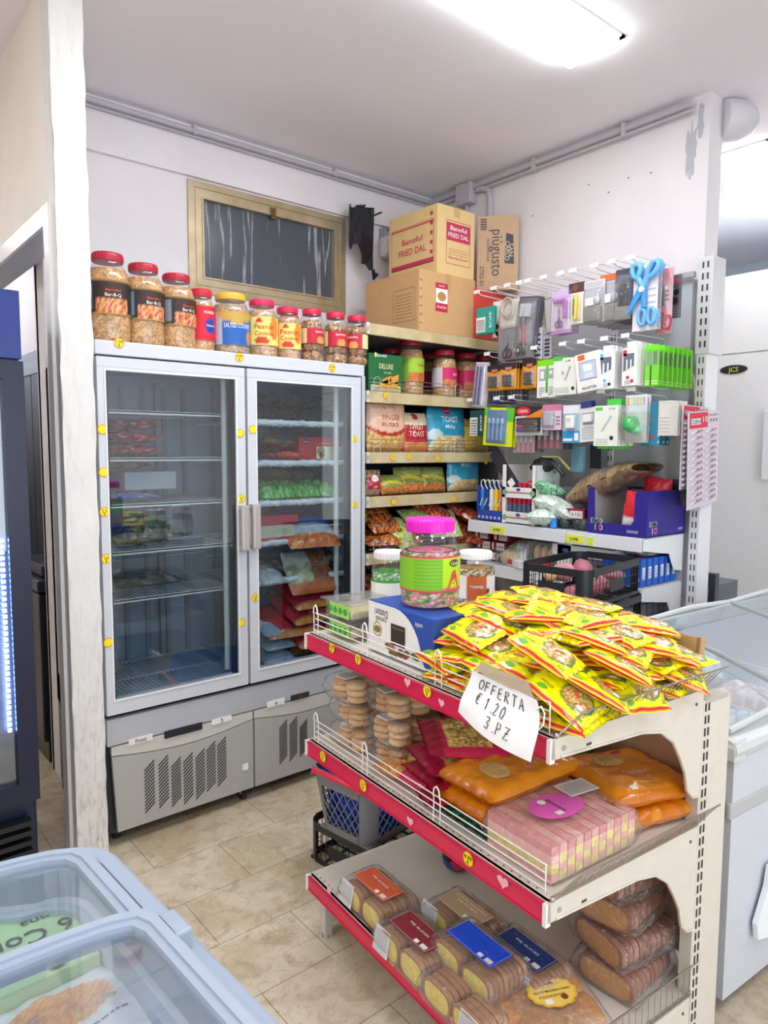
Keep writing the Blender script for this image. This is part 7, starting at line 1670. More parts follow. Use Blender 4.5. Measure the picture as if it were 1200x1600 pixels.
m = oj(282, .34); f.add([m(-.020, -.020), m(.024, -.024), m(.008, .026), m(-.004, .022)], [(0, 1, 2, 3)], hx('#e8485a')); f.add([m(-.022, -.026, .0018), m(.026, -.030, .0018), m(.026, -.022, .0018), m(-.021, -.018, .0018)], [(0, 1, 2, 3)], hx('#5aa83a'))
for k in range(7): q_ = random.Random(k+3); disc(f, m, -.008+.02*q_.random(), -.012+.026*q_.random(), .0016, BLACK, n=6, e=.0026)
m = oj(312, .45); f.text('Water', lambda x, y: m(y*1.0+.004, -x+.01, .0022), .018, WHITE, w=.05); f.text('melon', lambda x, y: m(y*1.0-.012, -x, .0022), .016, hx('#f0e040'), w=.045)
obj('label', f, PAPER, t)
# other two jars and the carton they stand on
cz_ = .075
carton('purple_carton', 'white carton with violet edges under the jars behind the sweets', 'box', tuple(g2w(.36, .80, ZT+.003)), (.36, .30, cz_), hx('#cfd0e6'), rotz=-GA, decor=lambda f, fr, lf, tp: (quad(f, fr, -.18, .0, .18, .02, hx('#5a5ac0')), quad(f, tp, -.18, -.15, .18, -.10, hx('#7a7ad0'))))
def brn(u, v, s=1):
    a = u*360
    return hx('#c8622a') if 200 < a < 262 else (hx('#6a3a24') if (262 <= a < 275 and v < .5) else hx('#efe9df'))
j2 = gz(746, 938, ZT+cz_+.006)
jar('sweet_jar', 'white-lidded jar of wrapped toffees with orange label, right of the big jar', 'jar', tuple(g2w(min(.50, j2[0]), j2[1]-.0, ZT+cz_+.006)), .062, .165, hx('#f0efec'), [hx('#d8a030'), hx('#8a6a4a'), hx('#e8e4dc'), hx('#5a3a2a')], brn, (.10, .55), rotz=-GA, seed=4, neck=.80, fill=.78, lidh=.13, texts=[('TOFFEE', 232, .55, .013, WHITE, .045)], big=True)
def grl(u, v, s=1): return hx('#4caa3a') if v > .86 else hx('#eef0ec')
j3 = gz(606, 938, ZT+cz_+.006)
jar('sweet_jar', 'white-lidded jar of green sweets, left behind the big jar', 'jar', tuple(g2w(min(.47, j3[0]), min(j3[1], .93), ZT+cz_+.006)), .058, .165, hx('#f0efec'), [hx('#3fa83a'), hx('#8ac88a'), hx('#e0e8dc')], grl, (.08, .46), rotz=-GA, seed=6, neck=.80, fill=.7, lidh=.13, big=True)
# clear trays with green labels
def gtray(t, w, d, h):
    f = MB(col=hx('#d8c89a')); f.box((-w/2+.006, -d/2+.006, .006), (w/2-.006, d/2-.006, h*.6), bev=.008); obj('filling', f, FOOD, t)
    f = MB(col=hx('#a8e070')); f.box((-w/2-.002, -d/2+.012, h*.15), (-w/2, d/2-.03, h*.85)); 
    for k in range(4): f.blob((-w/2-.003, -d/2+.03+.028*k, h*.5), (.001, .011, .011), hx('#4aa83a'), 8)
    obj('green_label', f, PAPER, t)
    f = MB(); f.box((-w/2-.012, -d/2-.012, h*.93), (w/2+.012, d/2+.012, h), bev=.002); obj('tray_lid', f, JARPLA, t)
for k in range(2):
    clearbox('sweet_tray', ['clear tray with green label at the far end of the top shelf, lower', 'clear tray with green label at the far end of the top shelf, upper'][k], 'tray', tuple(g2w(.13, .885, ZT+.004+.057*k)), (.17, .15, .055), gtray, rotz=-GA)

# ---------------------------------------------------------------- middle shelf
CK = [hx('#dcae74'), hx('#d09c5e'), hx('#e6bd88')]
def cookie_pack(label, x, y, z, rz, cols=3, rows=2, lay=3, dark=True, seed=0, tilt=0):
    """clear pack of stacked round cookies"""
    t = thing('cookie_pack', label, 'cookie pack', tuple(g2w(x, y, z)), rot=(tilt, 0, -GA+rz))
    r_ = .034; q_ = random.Random(seed); th = .020
    w, d, h = cols*.068+.01, rows*.068+.01, lay*th+.008
    for i in range(cols):
        for j in range(rows):
            f = MB()
            for k in range(lay):
                c = q_.choice(CK); cx, cy = (i-(cols-1)/2)*.067+q_.uniform(-.002, .002), (j-(rows-1)/2)*.067+q_.uniform(-.002, .002)
                f.lathe([(r_*.75, 0), (r_*.98, .004), (r_, .009), (r_*.93, .015), (r_*.6, .0185), (.001, .0195)], c=(cx, cy, .004+k*th), n=18, col=c, wob=lambda a, z_: 1+.03*sin(a*5+seed+k))
            obj('cookie_stack', f, FOOD, t)
    f = MB()
    def sh(u, v, s):
        a, b = 2*u-1, 2*v-1; e = (max(0, 1-abs(a)**8)*max(0, 1-abs(b)**8))**.35
        return (a*(w/2+.012), b*(d/2+.012), h/2+s*(h/2+.006)*e+.003*noise.noise(Vector((a*4, b*4, seed+s)))+(0 if e > .05 else .004*sin(a*20)))
    f.grid(lambda u, v: sh(u, v, 1), 22, 18); f.grid(lambda u, v: sh(1-u, v, -1), 22, 18); obj('clear_wrap', f, WRAP, t)
    f = MB(col=hx('#4a3f3a')); f.box((-.01, -.028, h+.006), (.075, .030, h+.0075)); lines(f, lambda x_, y_, e=.001: (x_, y_, h+.0075+e), 0, -.02, .065, .02, 4, hx('#c8bcae'), seed, .3); obj('dark_label', f, PAPER, t)
    f = MB(col=hx('#eeeef0')); f.box((-w/2+.002, -.022, h+.006), (-w/2+.05, .028, h+.0075)); lines(f, lambda x_, y_, e=.001: (x_, y_, h+.0075+e), -w/2+.006, -.018, -w/2+.046, .024, 8, hx('#8a8a90'), seed, .4); obj('white_sticker', f, PAPER, t)
    return t
cookie_pack('cookie pack at the far end of the middle shelf, lowest', .16, .86, ZM+.004, .06, seed=1)
cookie_pack('cookie pack second from the bottom at the far end', .165, .87, ZM+.076, -.05, seed=2)
cookie_pack('cookie pack topmost at the far end of the middle shelf', .15, .88, ZM+.150, .1, seed=3)
cookie_pack('cookie pack at the bottom of the nearer cookie pile', .18, .685, ZM+.004, -.04, seed=4)
cookie_pack('cookie pack in the middle of the nearer cookie pile', .175, .69, ZM+.076, .05, seed=5)
cookie_pack('cookie pack with white sticker on top of the nearer pile', .185, .695, ZM+.150, -.1, seed=6)
cookie_pack('cookie pack half hidden at the back of the middle shelf', .41, .80, ZM+.05, .2, seed=7)
MG = hx('#bb1c46')
YN = [hx('#d8b860'), hx('#e8cc7a'), hx('#c8a048'), hx('#f0dc98'), hx('#a87a30')]
def mag(kind):
    def p(u, v, s=1):
        if s < 0: return MG
        if v > .42 and v < .80 and .12 < u < .88 : return rnd.choice(YN)
        if v >= .80: return MG if v < .86 else hx('#8e1432')
        if v < .40 and v > .08: return hx('#c9b9c2') if .2 < u else MG
        return MG
    return p
def strands(f, on, w, h, y0, y1, n, seed):
    q_ = random.Random(seed)
    for k in range(n):
        x = q_.uniform(-w*.40, w*.40); y = q_.uniform(y0, y1); a = q_.uniform(0, 2*pi); L_2 = q_.uniform(.008, .022); c = q_.choice(YN)
        pts = [on(max(-w*.42, min(w*.42, x+cos(a+t_*.8)*L_2*t_)), max(y0, min(y1, y+sin(a+t_*.8)*L_2*t_)), .003) for t_ in (0, .35, .7, 1)]
        f.tube(pts, .0016, 4, col=c)
def magd(f, on): strands(f, on, .17, .26, -.015, .07, 150, 3); decal(f, on, ell(.03, -.085, .022, .016), hx('#b8285a')); quad(f, on, .0, -.05, .02, -.03, hx('#6a5a62'), .002); decal(f, on, ell(-.055, -.005, .012, .007), hx('#c8305a'), .004)
def gbag(name, label, x, y, z, dims, paint, rz, rx=0, ry=0, seals='b', deco=None, seed=0, cat='snack bag', nu=34, nv=44, wr=.008, group=None, flatn=2.6):
    w, h, t_ = dims
    f, on, S_ = pillow(w, h, t_, paint, nu, nv, seals=seals, seed=seed, wr=wr, flatn=flatn)
    if deco: deco(f, on)
    o = obj(name, f, FILM); o.location = g2w(x, y, z)
    o.rotation_euler = (Matrix.Rotation(-GA, 4, 'Z') @ Matrix.Rotation(rz, 4, 'Z') @ Matrix.Rotation(ry, 4, 'Y') @ Matrix.Rotation(rx, 4, 'X')).to_euler()
    return tag(o, label, cat, group)
gbag('snack_bag', 'crimson snack bag with yellow noodle sticks, on top and partly under the sign', .21, .45, ZM+.115, (.19, .30, .05), mag(0), radians(62), .1, -.12, deco=magd, seed=3)
gbag('snack_bag', 'crimson snack bag second from the top, crumpled end toward the rail', .18, .46, ZM+.075, (.19, .28, .045), mag(0), radians(75), .05, -.05, seed=4)
gbag('snack_bag', 'crimson snack bag third from the top of its pile', .17, .46, ZM+.04, (.18, .28, .045), mag(0), radians(82), .05, 0, seed=5)
gbag('snack_bag', 'crimson and white snack bag at the bottom of its pile by the rail', .17, .44, ZM+.003, (.18, .28, .045), mag(0), radians(70), .0, 0, seed=6)
def pkc(u, v, s=1):
    if v > .55: return rnd.choice([hx('#c8823c'), hx('#b8702e'), hx('#dca05a')])
    return hx('#c8284e') if (u < .35 or v < .2) else rnd.choice([hx('#e8c8cc'), hx('#c83a5a')])
gbag('snack_bag', 'pink and orange snack bag lying flat against the front wire', .10, .56, ZM+.004, (.12, .24, .05), pkc, radians(8), 0, 0, seed=7)
gbag('snack_bag', 'orange snack bag behind the pink one, under the cookies', .22, .57, ZM+.03, (.16, .22, .05), blot([hx('#c8823c'), hx('#b8702e'), hx('#dca05a')], 4, 3), radians(40), 0, 0, seed=8)
gbag('snack_bag', 'crimson snack bag at the back behind the cookie packs', .38, .60, ZM+.12, (.19, .28, .05), mag(0), radians(60), .0, -.05, deco=lambda f, on: strands(f, on, .17, .26, -.015, .07, 80, 4), seed=9)
OR = hx('#e08a12'); ORD = hx('#c8700c')
def orp(u, v, s=1): return OR if not (v < .06 or v > .94) else ORD
def ordeco(cx=-.03, cy=.06, big=False):
    def d(f, on):
        decal(f, on, ell(cx, cy, .044, .034, 22), hx('#c89a50'), .0015); decal(f, on, ell(cx, cy, .040, .030, 22), hx('#e6c480'), .0022)
        for k in range(9): x = cx-.034+k*.0085; hh = .028*sqrt(max(0, 1-((x-cx)/.040)**2)); f.tube([on(x, cy-hh, .003), on(x, cy, .004), on(x, cy+hh, .003)], .0012, 4, col=hx('#c8a060'))
        f.text('Cashew', lambda x, y: on(cx+.02+x, cy-.075+y, .0022), .026, hx('#f4c8b0'), w=.075, rot=radians(0)); f.text('Nut', lambda x, y: on(cx+.03+x, cy-.100+y, .0022), .024, hx('#f4c8b0'), w=.035)
        decal(f, on, rect(cx+.05, cy+.035, .03, .016), hx('#b8202c')); lines(f, on, cx-.02, cy-.128, cx+.05, cy-.122, 1, hx('#f0d8a0'), 2)
        quad(f, on, cx-.05, cy-.15, cx-.03, cy-.135, hx('#f0e8d8'), .002)
    return d
gbag('biscuit_pack', 'glossy orange biscuit pack with oval biscuit picture, upper of the left pair', .22, .32, ZM+.075, (.20, .36, .055), orp, radians(-88), 0, .0, deco=lambda f, on: [decal(f, on, ell(.02, -.085, .045, .036, 22), hx('#c89a50'), .0015), decal(f, on, ell(.02, -.085, .041, .032, 22), hx('#e6c480'), .0022)]+[f.tube([on(.02-.034+k*.0085, -.085-.03*sqrt(max(0, 1-((-.034+k*.0085)/.041)**2)), .003), on(.02-.034+k*.0085, -.085, .004), on(.02-.034+k*.0085, -.085+.03*sqrt(max(0, 1-((-.034+k*.0085)/.041)**2)), .003)], .0013, 4, col=hx('#c8a060')) for k in range(9)]+[f.text('Cashew', lambda x, y: on(.05+y, .03-x*-1, .0022), .026, hx('#f0c0a8'), w=.075)], seed=11, cat='biscuit pack', nv=50, wr=.006, flatn=7)
gbag('biscuit_pack', 'glossy orange biscuit pack, lower of the left pair', .215, .315, ZM+.028, (.20, .36, .05), orp, radians(-91), 0, 0, seed=12, cat='biscuit pack', wr=.006, flatn=7)
gbag('biscuit_pack', 'dark green foil pack under the orange packs', .21, .31, ZM+.003, (.19, .34, .03), blot([hx('#0f5a40'), hx('#1a7a58'), hx('#0a4030')], 3, 2), radians(-90), 0, 0, seed=13, cat='biscuit pack')
gbag('biscuit_pack', 'large orange cashew biscuit pack on top at the post end', .455, .15, ZM+.062, (.27, .25, .05), orp, radians(-14), .0, .02, deco=ordeco(-.02, .045), seed=14, cat='biscuit pack', nv=44, wr=.006, flatn=7, seals='a')
gbag('biscuit_pack', 'orange biscuit pack under the large one at the post end', .46, .145, ZM+.004, (.26, .24, .055), blot([OR, ORD, hx('#d87a14')], 2, 2), radians(-10), 0, 0, seed=15, cat='biscuit pack', flatn=7, seals='a')
gbag('biscuit_pack', 'dark green and red pack at the back, under the white bag', .43, .40, ZM+.05, (.22, .24, .05), blot([hx('#15392c'), hx('#20503c'), hx('#5a2a24'), hx('#0e2c22')], 3, 4), radians(20), 0, 0, seed=16, cat='biscuit pack')
gbag('snack_bag', 'pale bag at the back of the middle shelf near the cardboard', .45, .42, ZM+.11, (.22, .24, .05), flat(hx('#cfc8c4')), radians(30), 0, 0, seed=17)
# sliced cake packs
def sliced(label, x, y, z, dims, nsl, cols, rz=0, faces=2, labelcol=None, sticker=True, oval=None, seed=0, rot=None, title='CAKE', wrapgap=.012, crust=hx('#a8744c'), stx=0, title2=None, lay=0):
    """slices stacked away from the viewer (x), faces toward the rail; cols(k, part) gives the crumb colour"""
    w, d, h = dims      # w along x (stack), d along y
    t = thing('cake_pack', label, 'cake pack', tuple(g2w(x, y, z)), rot=rot if rot else (0, 0, -GA+rz))
    q_ = random.Random(seed)
    for j in range(faces):
        f = MB(); dy = d/faces; y0 = -d/2+dy*j; th = w/nsl
        for k in range(nsl):
            x0 = -w/2+k*th; n = 20; jit = q_.uniform(-.002, .002)
            def outl(s_): 
                return [(y0+dy/2+s_*(dy*.47)*math.copysign(abs(cos(2*pi*i/n))**.55, cos(2*pi*i/n)), h*.46+jit+s_*(h*.44)*math.copysign(abs(sin(2*pi*i/n))**.6, sin(2*pi*i/n))) for i in range(n)]
            o1, o2 = outl(1), outl(.86)
            vs = [(x0+.001, a, b) for a, b in o1]+[(x0+th*.88, a, b) for a, b in o1]
            f.add(vs, [(i, (i+1) % n, n+(i+1) % n, n+i) for i in range(n)], mul(crust, q_.uniform(.85, 1.2)), True)
            cc = cols(k)
            f.add([(x0+.0008, a, b) for a, b in o1]+[(x0+.0004, a, b) for a, b in o2], [(i, (i+1) % n, n+(i+1) % n, n+i) for i in range(n)], crust)
            if isinstance(cc, list):
                m = len(cc)
                yy0, yy1 = y0+dy*.03, y0+dy*.97
                f.c = f.c
                for b_ in range(m):
                    za, zb2 = h*.03+h*.86*b_/m, h*.03+h*.86*(b_+1)/m
                    f.box((x0+.0002, yy0, za), (x0+th*.9, yy1, zb2), col=cc[b_])
            else:
                f.add([(x0+.0002, a, b) for a, b in o2], [list(range(n))], cc); f.add([(x0+th*.88+.0004, a, b) for a, b in o2], [list(range(n))[::-1]], cc)
        obj('cake_row', f, FOOD, t)
    f = MB(); g_ = wrapgap
    def sh(u, v, s):
        a, b = 2*u-1, 2*v-1; e = (max(0, 1-abs(a)**10)*max(0, 1-abs(b)**10))**.4
        return (a*(w/2+g_), b*(d/2+g_), h*.5+s*(h*.5+.004)*e+.004*noise.noise(Vector((a*5, b*5, seed+s*2))))
    f.grid(lambda u, v: sh(u, v, 1), 24, 20); f.grid(lambda u, v: sh(1-u, v, -1), 24, 20); obj('clear_wrap', f, WRAP, t)
    if labelcol:
        lc = labelcol; f = MB(col=lc); lx0, lx1, ly0, ly1 = -w*.30, w*.30, -d*.36, d*.40
        f.box((lx0, ly0, h+.005), (lx1, ly1, h+.0062)); on = lambda x_, y_, e=.001: (x_, y_, h+.0062+e)
        f.text(title, lambda x_, y_: on(lx1-.014+y_*1.0, (ly0+ly1)/2-x_, .0006), .011, mul(lc, 2.2) if lc[0]+lc[1]+lc[2] < 1 else WHITE, w=(ly1-ly0)*.8)
        if title2: f.text(title2, lambda x_, y_: on(lx1-.028+y_*1.0, (ly0+ly1)/2-x_, .0006), .010, WHITE, w=(ly1-ly0)*.5)
        outline(f, on, lx0+.002, ly0+.002, lx1-.002, ly1-.002, .0008, mul(WHITE, .9)); quad(f, on, lx0+.006, ly0+.008, lx0+.020, ly0+.03, hx('#e8e4e0')); quad(f, on, lx0+.006, ly0+.04, lx0+.018, ly0+.055, hx('#f4f0f0'))
        obj('top_label', f, PAPER, t, 'top label card')
    if sticker:
        f = MB(col=hx('#eceef0')); y0 = d*.10+stx; f.add([(-w/2-.012, y0, h*.12), (-w/2-.012, y0+.065, h*.12), (-w/2+.002, y0+.065, h*.95), (-w/2+.002, y0, h*.95)], [(0, 1, 2, 3)]); f.add([(-w/2-.011, y0, h*.12), (-w/2-.011, y0+.065, h*.12), (-w/2+.003, y0+.065, h*.95), (-w/2+.003, y0, h*.95)], [(3, 2, 1, 0)])
        on = lambda x_, y_, e=.001: (-w/2-.012+.014*((y_-h*.12)/(h*.83))-.001-e, y0+.065-x_, y_)
        lines(f, on, .005, h*.18, .060, h*.9, 10, hx('#8a8c94'), seed, .35); obj('white_sticker', f, PAPER, t)
    if oval:
        f = MB(); cx, cy, a_, b_, c_, tx = oval; on = lambda x_, y_, e=.001: (x_, y_, h+.0065+e)
        f.add([on(*p, 0) for p in ell(cx, cy, a_, b_, 24)], [list(range(24))], c_); f.add([on(cx, cy, -.001)]*3, [(0, 1, 2)], c_)
        f.text(tx, lambda x_, y_: on(cx+y_-.0, cy-x_*.8, .0015), .016, hx('#6a2a5a'), w=b_*1.5)
        disc(f, on, cx-.02, cy+b_*.55, .010, WHITE, e=.0015); quad(f, on, cx-.03, cy-b_*.7, cx-.01, cy-b_*.4, hx('#e8e0e0'), .0015)
        obj('oval_label', f, PAPER, t)
    return t
PKC, YLC = hx('#f2b8b0'), hx('#f2e08a')
def bat(k): return [PKC, YLC, PKC, hx('#e0908e')] if k % 2 == 0 else [YLC, PKC, YLC, hx('#e8b0a0')]
sliced('large pack of pink and yellow layered cake slices on the middle shelf', .185, .125, ZM+.006, (.285, .205, .092), 11, bat, 0.0, 1, None, False, (-.02, .0, .075, .05, hx('#e060b8'), 'Battenberg'), 3, wrapgap=.012, crust=hx('#dc9a90'))
f = MB(col=hx('#eceaea')); f.box((-.045, -.03, 0), (.045, .03, .001)); lines(f, lambda x, y, e=.001: (x, y, .001+e), -.04, -.025, .04, .025, 8, hx('#8a8890'), 3, .35); o = obj('ingredient_label', f, PAPER); put(o, g2w(.27, .155, ZM+.1065), (0, 0, -GA-.1)); tag(o, 'white ingredient label lying on the pink and yellow cake pack', 'label')
# ---------------------------------------------------------------- bottom shelf
YC = hx('#d8b848')
yc = lambda k: hx('#ecd468')
def at_b(px, py, h=.0): return gz(px, py, ZB+h)
def bot(label, px, py, lc, seed, title, nsl=8, col=yc, dims=(.125, .205, .078), rz=0, dz=.004, **k):
    x, y, z = gz(px, py, ZB+dims[2]+dz); return sliced(label, x, y, ZB+dz, dims, nsl, col, rz, 2, lc, seed=seed, title=title, **k)
bot('sliced cake pack with orange label at the far left of the bottom shelf', 592, 1384, hx('#d8603a'), 1, 'FLAVOURED', title2='PIE SLICES', stx=.02)
bot('sliced cake pack with maroon label on the bottom shelf', 653, 1459, hx('#8a2a34'), 2, 'CARAMEL MADEIRA', title2='PIE SLICES', stx=.02)
bot('sliced cake pack with tan label behind the maroon one', 728, 1422, hx('#b89a7a'), 3, 'COFFEE MADEIRA', title2='SLICES', stx=.03)
bot('sliced cake pack with bright blue label on the bottom shelf', 750, 1478, hx('#1c50dc'), 4, 'MADEIRA SLICES', dims=(.13, .215, .085), dz=.03, sticker=False)
bot('sliced cake pack with navy label behind the bright blue one', 822, 1487, hx('#1f3470'), 5, 'FLAVOURED MADEIRA', title2='PIE SLICES', stx=-.09)
bot('unlabelled yellow sliced cake pack under the front edge by the rail', 722, 1548, None, 6, '', dims=(.07, .22, .07), nsl=4, sticker=True, stx=-.12)
def mad(label, px, py, rz, seed, oval=True, dz=.004, rot=None, col=hx('#d8964e')):
    x, y, z = gz(px, py, ZB+.055)
    t = thing('cake_pack', label, 'cake pack', tuple(g2w(x, y, ZB+dz)), rot=rot or (0, 0, -GA+rz))
    for i in range(2):
        for j in range(2):
            f = MB(); f.blob(((i-.5)*.098, (j-.5)*.094, .026), (.054, .050, .027), None, 24, amp=.08, seed=seed+i*2+j, sq=.55); f.c = [[mul(col, .8+.45*abs(noise.noise(Vector((fi*.31, seed, i+j))))) for _ in range(4)] for fi in range(len(f.f))]
            obj('small_cake', f, FOOD, t)
    f = MB()
    def sh(u, v, s):
        a, b = 2*u-1, 2*v-1; e = (max(0, 1-abs(a)**8)*max(0, 1-abs(b)**8))**.4
        return (a*.112, b*.108, .028+s*.032*e+.003*noise.noise(Vector((a*5, b*5, seed+s*2))))
    f.grid(lambda u, v: sh(u, v, 1), 24, 20); f.grid(lambda u, v: sh(1-u, v, -1), 24, 20); obj('clear_wrap', f, WRAP, t)
    if oval:
        f = MB(); on = lambda x_, y_, e=.001: (x_, y_, .062+e)
        pts = [(cos(a)*.062*(1+.04*cos(a*12)), sin(a)*.048*(1+.04*cos(a*12))) for a in [2*pi*i/40 for i in range(40)]]
        f.add([on(*p, 0) for p in pts], [list(range(40))], hx('#e8b83a')); f.add([on(p[0]*.9, p[1]*.9, .0004) for p in pts], [list(range(40))], hx('#f2cc60'))
        f.text('FRUITY MADEIRA CAKES', lambda x_, y_: on(x_, y_+.002, .0012), .010, hx('#4a2c18'), w=.095); f.add([on(*p, .001) for p in [(-.016, .022), (.016, .022), (.010, .034), (0, .040), (-.010, .034)]], [(0, 1, 2, 3, 4)], hx('#7a3a7a')); disc(f, on, .022, -.022, .009, hx('#7a4a24'), e=.0012); quad(f, on, -.03, -.036, -.012, -.022, WHITE, .0012); lines(f, on, -.04, -.016, .03, -.008, 2, hx('#8a6a2a'), 3)
        obj('oval_label', f, PAPER, t)
    return t
mad('pack of small madeira cakes with yellow oval label on the bottom shelf', 862, 1556, -.35, 3, rot=None)
mad('pack of small cakes under the yellow-labelled one', 845, 1575, -.1, 5, False, dz=.0)
for i, (px, py, dz, rz, rx) in enumerate(((985, 1540, .0, .12, 0), (985, 1500, .085, -.08, .06), (985, 1460, .17, .15, -.05), (992, 1425, .252, -.1, .08))):
    x, y = .455, .135
    sliced(['brown loaf cake pack lowest of the four stacked by the post', 'brown loaf cake pack second from the bottom by the post', 'brown loaf cake pack third from the bottom by the post', 'brown loaf cake pack topmost of the four by the post'][i], x, y+.008*i, ZB+.004+dz, (.19, .17, .078), 9, lambda k: hx('#c48a4a'), rz, 1, None, False, None, 20+i, rot=(rx, 0, -GA+rz), crust=hx('#965a3c'))
# ball
bp = gz(706, 1352, ZB+.0)
BRd = .048
t = thing('toy_ball', 'small multicoloured ball on the bottom shelf of the gondola', 'ball', tuple(g2w(bp[0]-.005, bp[1]-.03, ZB+BRd+.001)), 0)
f = MB(); 
icos = bmesh.new(); bmesh.ops.create_icosphere(icos, subdivisions=4, radius=BRd); cent = [Vector(v) for v in [(0, 1, 1.618), (0, -1, 1.618), (0, 1, -1.618), (0, -1, -1.618), (1, 1.618, 0), (-1, 1.618, 0), (1, -1.618, 0), (-1, -1.618, 0), (1.618, 0, 1), (-1.618, 0, 1), (1.618, 0, -1), (-1.618, 0, -1)]]
cols_ = [hx('#1a2a5a'), hx('#c81e3a'), hx('#f0b41e'), hx('#14161c'), hx('#e8e8ea'), hx('#1f3a8a')]
vs = [v.co.copy() for v in icos.verts]
for fc in icos.faces:
    c = fc.calc_center_median().normalized(); best = max(range(12), key=lambda k: c.dot(cent[k].normalized()))
    f.f.append([v.index for v in fc.verts]); f.c.append(cols_[best % 6]); f.sm.append(True); f.mi.append(0)
f.v = vs; icos.free(); obj('ball_cover', f, PLAST, t)
# ================================================================== BASKETS, CRATES
def lattice_wall(f, p0, p1, z0, z1, inz0, inz1, col, kind='diag', t=.004, n=8, taper=(Vector((0, 0, 0)), Vector((0, 0, 0)))):
    """openwork wall between two floor points; taper moves the bottom inwards"""
    p0, p1 = Vector(p0), Vector(p1)
    def P(u, z):
        k = (z1-z)/(z1-z0); q = p0.lerp(p1, u); return Vector((q.x, q.y, z))+taper[0].lerp(taper[1], u)*k
    def bar(a, b, r): f.tube([a, b], r, 4, col=col)
    for z in (z0, z1): bar(P(0, z), P(1, z), t*1.6)
    def band(za, zb):
        d = (p1-p0).normalized(); nn = Vector((d.y, -d.x, 0))*t
        vs = [P(0, za)-nn, P(1, za)-nn, P(1, zb)-nn, P(0, zb)-nn, P(0, za)+nn, P(1, za)+nn, P(1, zb)+nn, P(0, zb)+nn]
        f.add(vs, [(0, 1, 2, 3), (7, 6, 5, 4), (3, 2, 6, 7), (1, 0, 4, 5)], col)
    band(inz1, z1); band(z0, inz0)
    if kind == 'diag':
        for k in range(-3, n+1):
            a, b = k/n, (k+3)/n
            def clipped(a, b, za, zb):
                ua, ub = a, b; ta, tb = 0, 1
                if ua < 0: ta = (0-ua)/(ub-ua)
                if ub > 1: tb = (1-ua)/(ub-ua)
                if tb <= ta: return None
                return ua+(ub-ua)*ta, ua+(ub-ua)*tb, za+(zb-za)*ta, za+(zb-za)*tb
            for za, zb in ((inz0, inz1), (inz1, inz0)):
                c = clipped(a, b, za, zb)
                if c: bar(P(c[0], c[2]), P(c[1], c[3]), t*.9)
    else:
        for k in range(n+1): bar(P(k/n, inz0), P(k/n, inz1), t*.7)
        m = max(1, int((inz1-inz0)/.035))
        for k in range(1, m): z = inz0+(inz1-inz0)*k/m; bar(P(0, z), P(1, z), t*.7)
def basket(name, label, loc, rz, w, d, h, col, hcol, group=None, tp=.03, handle=True, parts=True):
    t = thing(name, label, 'shopping basket', loc, rz, group)
    f = MB(col=col); b = tp
    cs = [(-w/2, -d/2), (w/2, -d/2), (w/2, d/2), (-w/2, d/2)]; inn = [Vector((b, b, 0)), Vector((-b, b, 0)), Vector((-b, -b, 0)), Vector((b, -b, 0))]
    c_ = .05
    for i in range(4):
        a, e = Vector(cs[i]+(0,)), Vector(cs[(i+1) % 4]+(0,)); dr = (e-a).normalized()
        lattice_wall(f, a+dr*c_, e-dr*c_, .004, h, .03, h-.055, col, 'diag', .0028, 7 if i % 2 == 0 else 5, (inn[i], inn[(i+1) % 4]))
        # rounded solid corner
        pr = (Vector(cs[(i-1) % 4]+(0,))-a).normalized(); n = 6
        top = [a+pr*c_*(1-sin(k/n*pi/2))+dr*c_*(1-cos(k/n*pi/2)) for k in range(n+1)]
        vs = [(q.x, q.y, h) for q in top]+[(q.x+inn[i].x, q.y+inn[i].y, .004) for q in top]
        f.add(vs, [(k, k+1, n+1+k+1, n+1+k) for k in range(n)], col, True); f.add([(x*.985, y*.985, z) for x, y, z in vs], [(n+1+k, n+1+k+1, k+1, k) for k in range(n)], col, True)
    f.box((-w/2+b, -d/2+b, 0), (w/2-b, d/2-b, .006))
    rim = [(-w/2, -d/2+.05), (-w/2+.015, -d/2+.015), (-w/2+.05, -d/2), (w/2-.05, -d/2), (w/2-.015, -d/2+.015), (w/2, -d/2+.05), (w/2, d/2-.05), (w/2-.015, d/2-.015), (w/2-.05, d/2), (-w/2+.05, d/2), (-w/2+.015, d/2-.015), (-w/2, d/2-.05)]
    f.tube([(x, y, h) for x, y in rim], .008, 6, closed=True)
    obj('basket_body', f, PLAST, t)
    if handle:
        f = MB(col=hcol); f.tube([(-w/2-.012, -d/2+.04, h-.01), (-w/2-.022, -d/2+.05, h+.008), (-w/2-.022, d/2-.05, h+.008), (-w/2-.012, d/2-.04, h-.01)], .010, 8); obj('handle', f, PLAST, t)
    return t
BC = (1.655, 2.03)
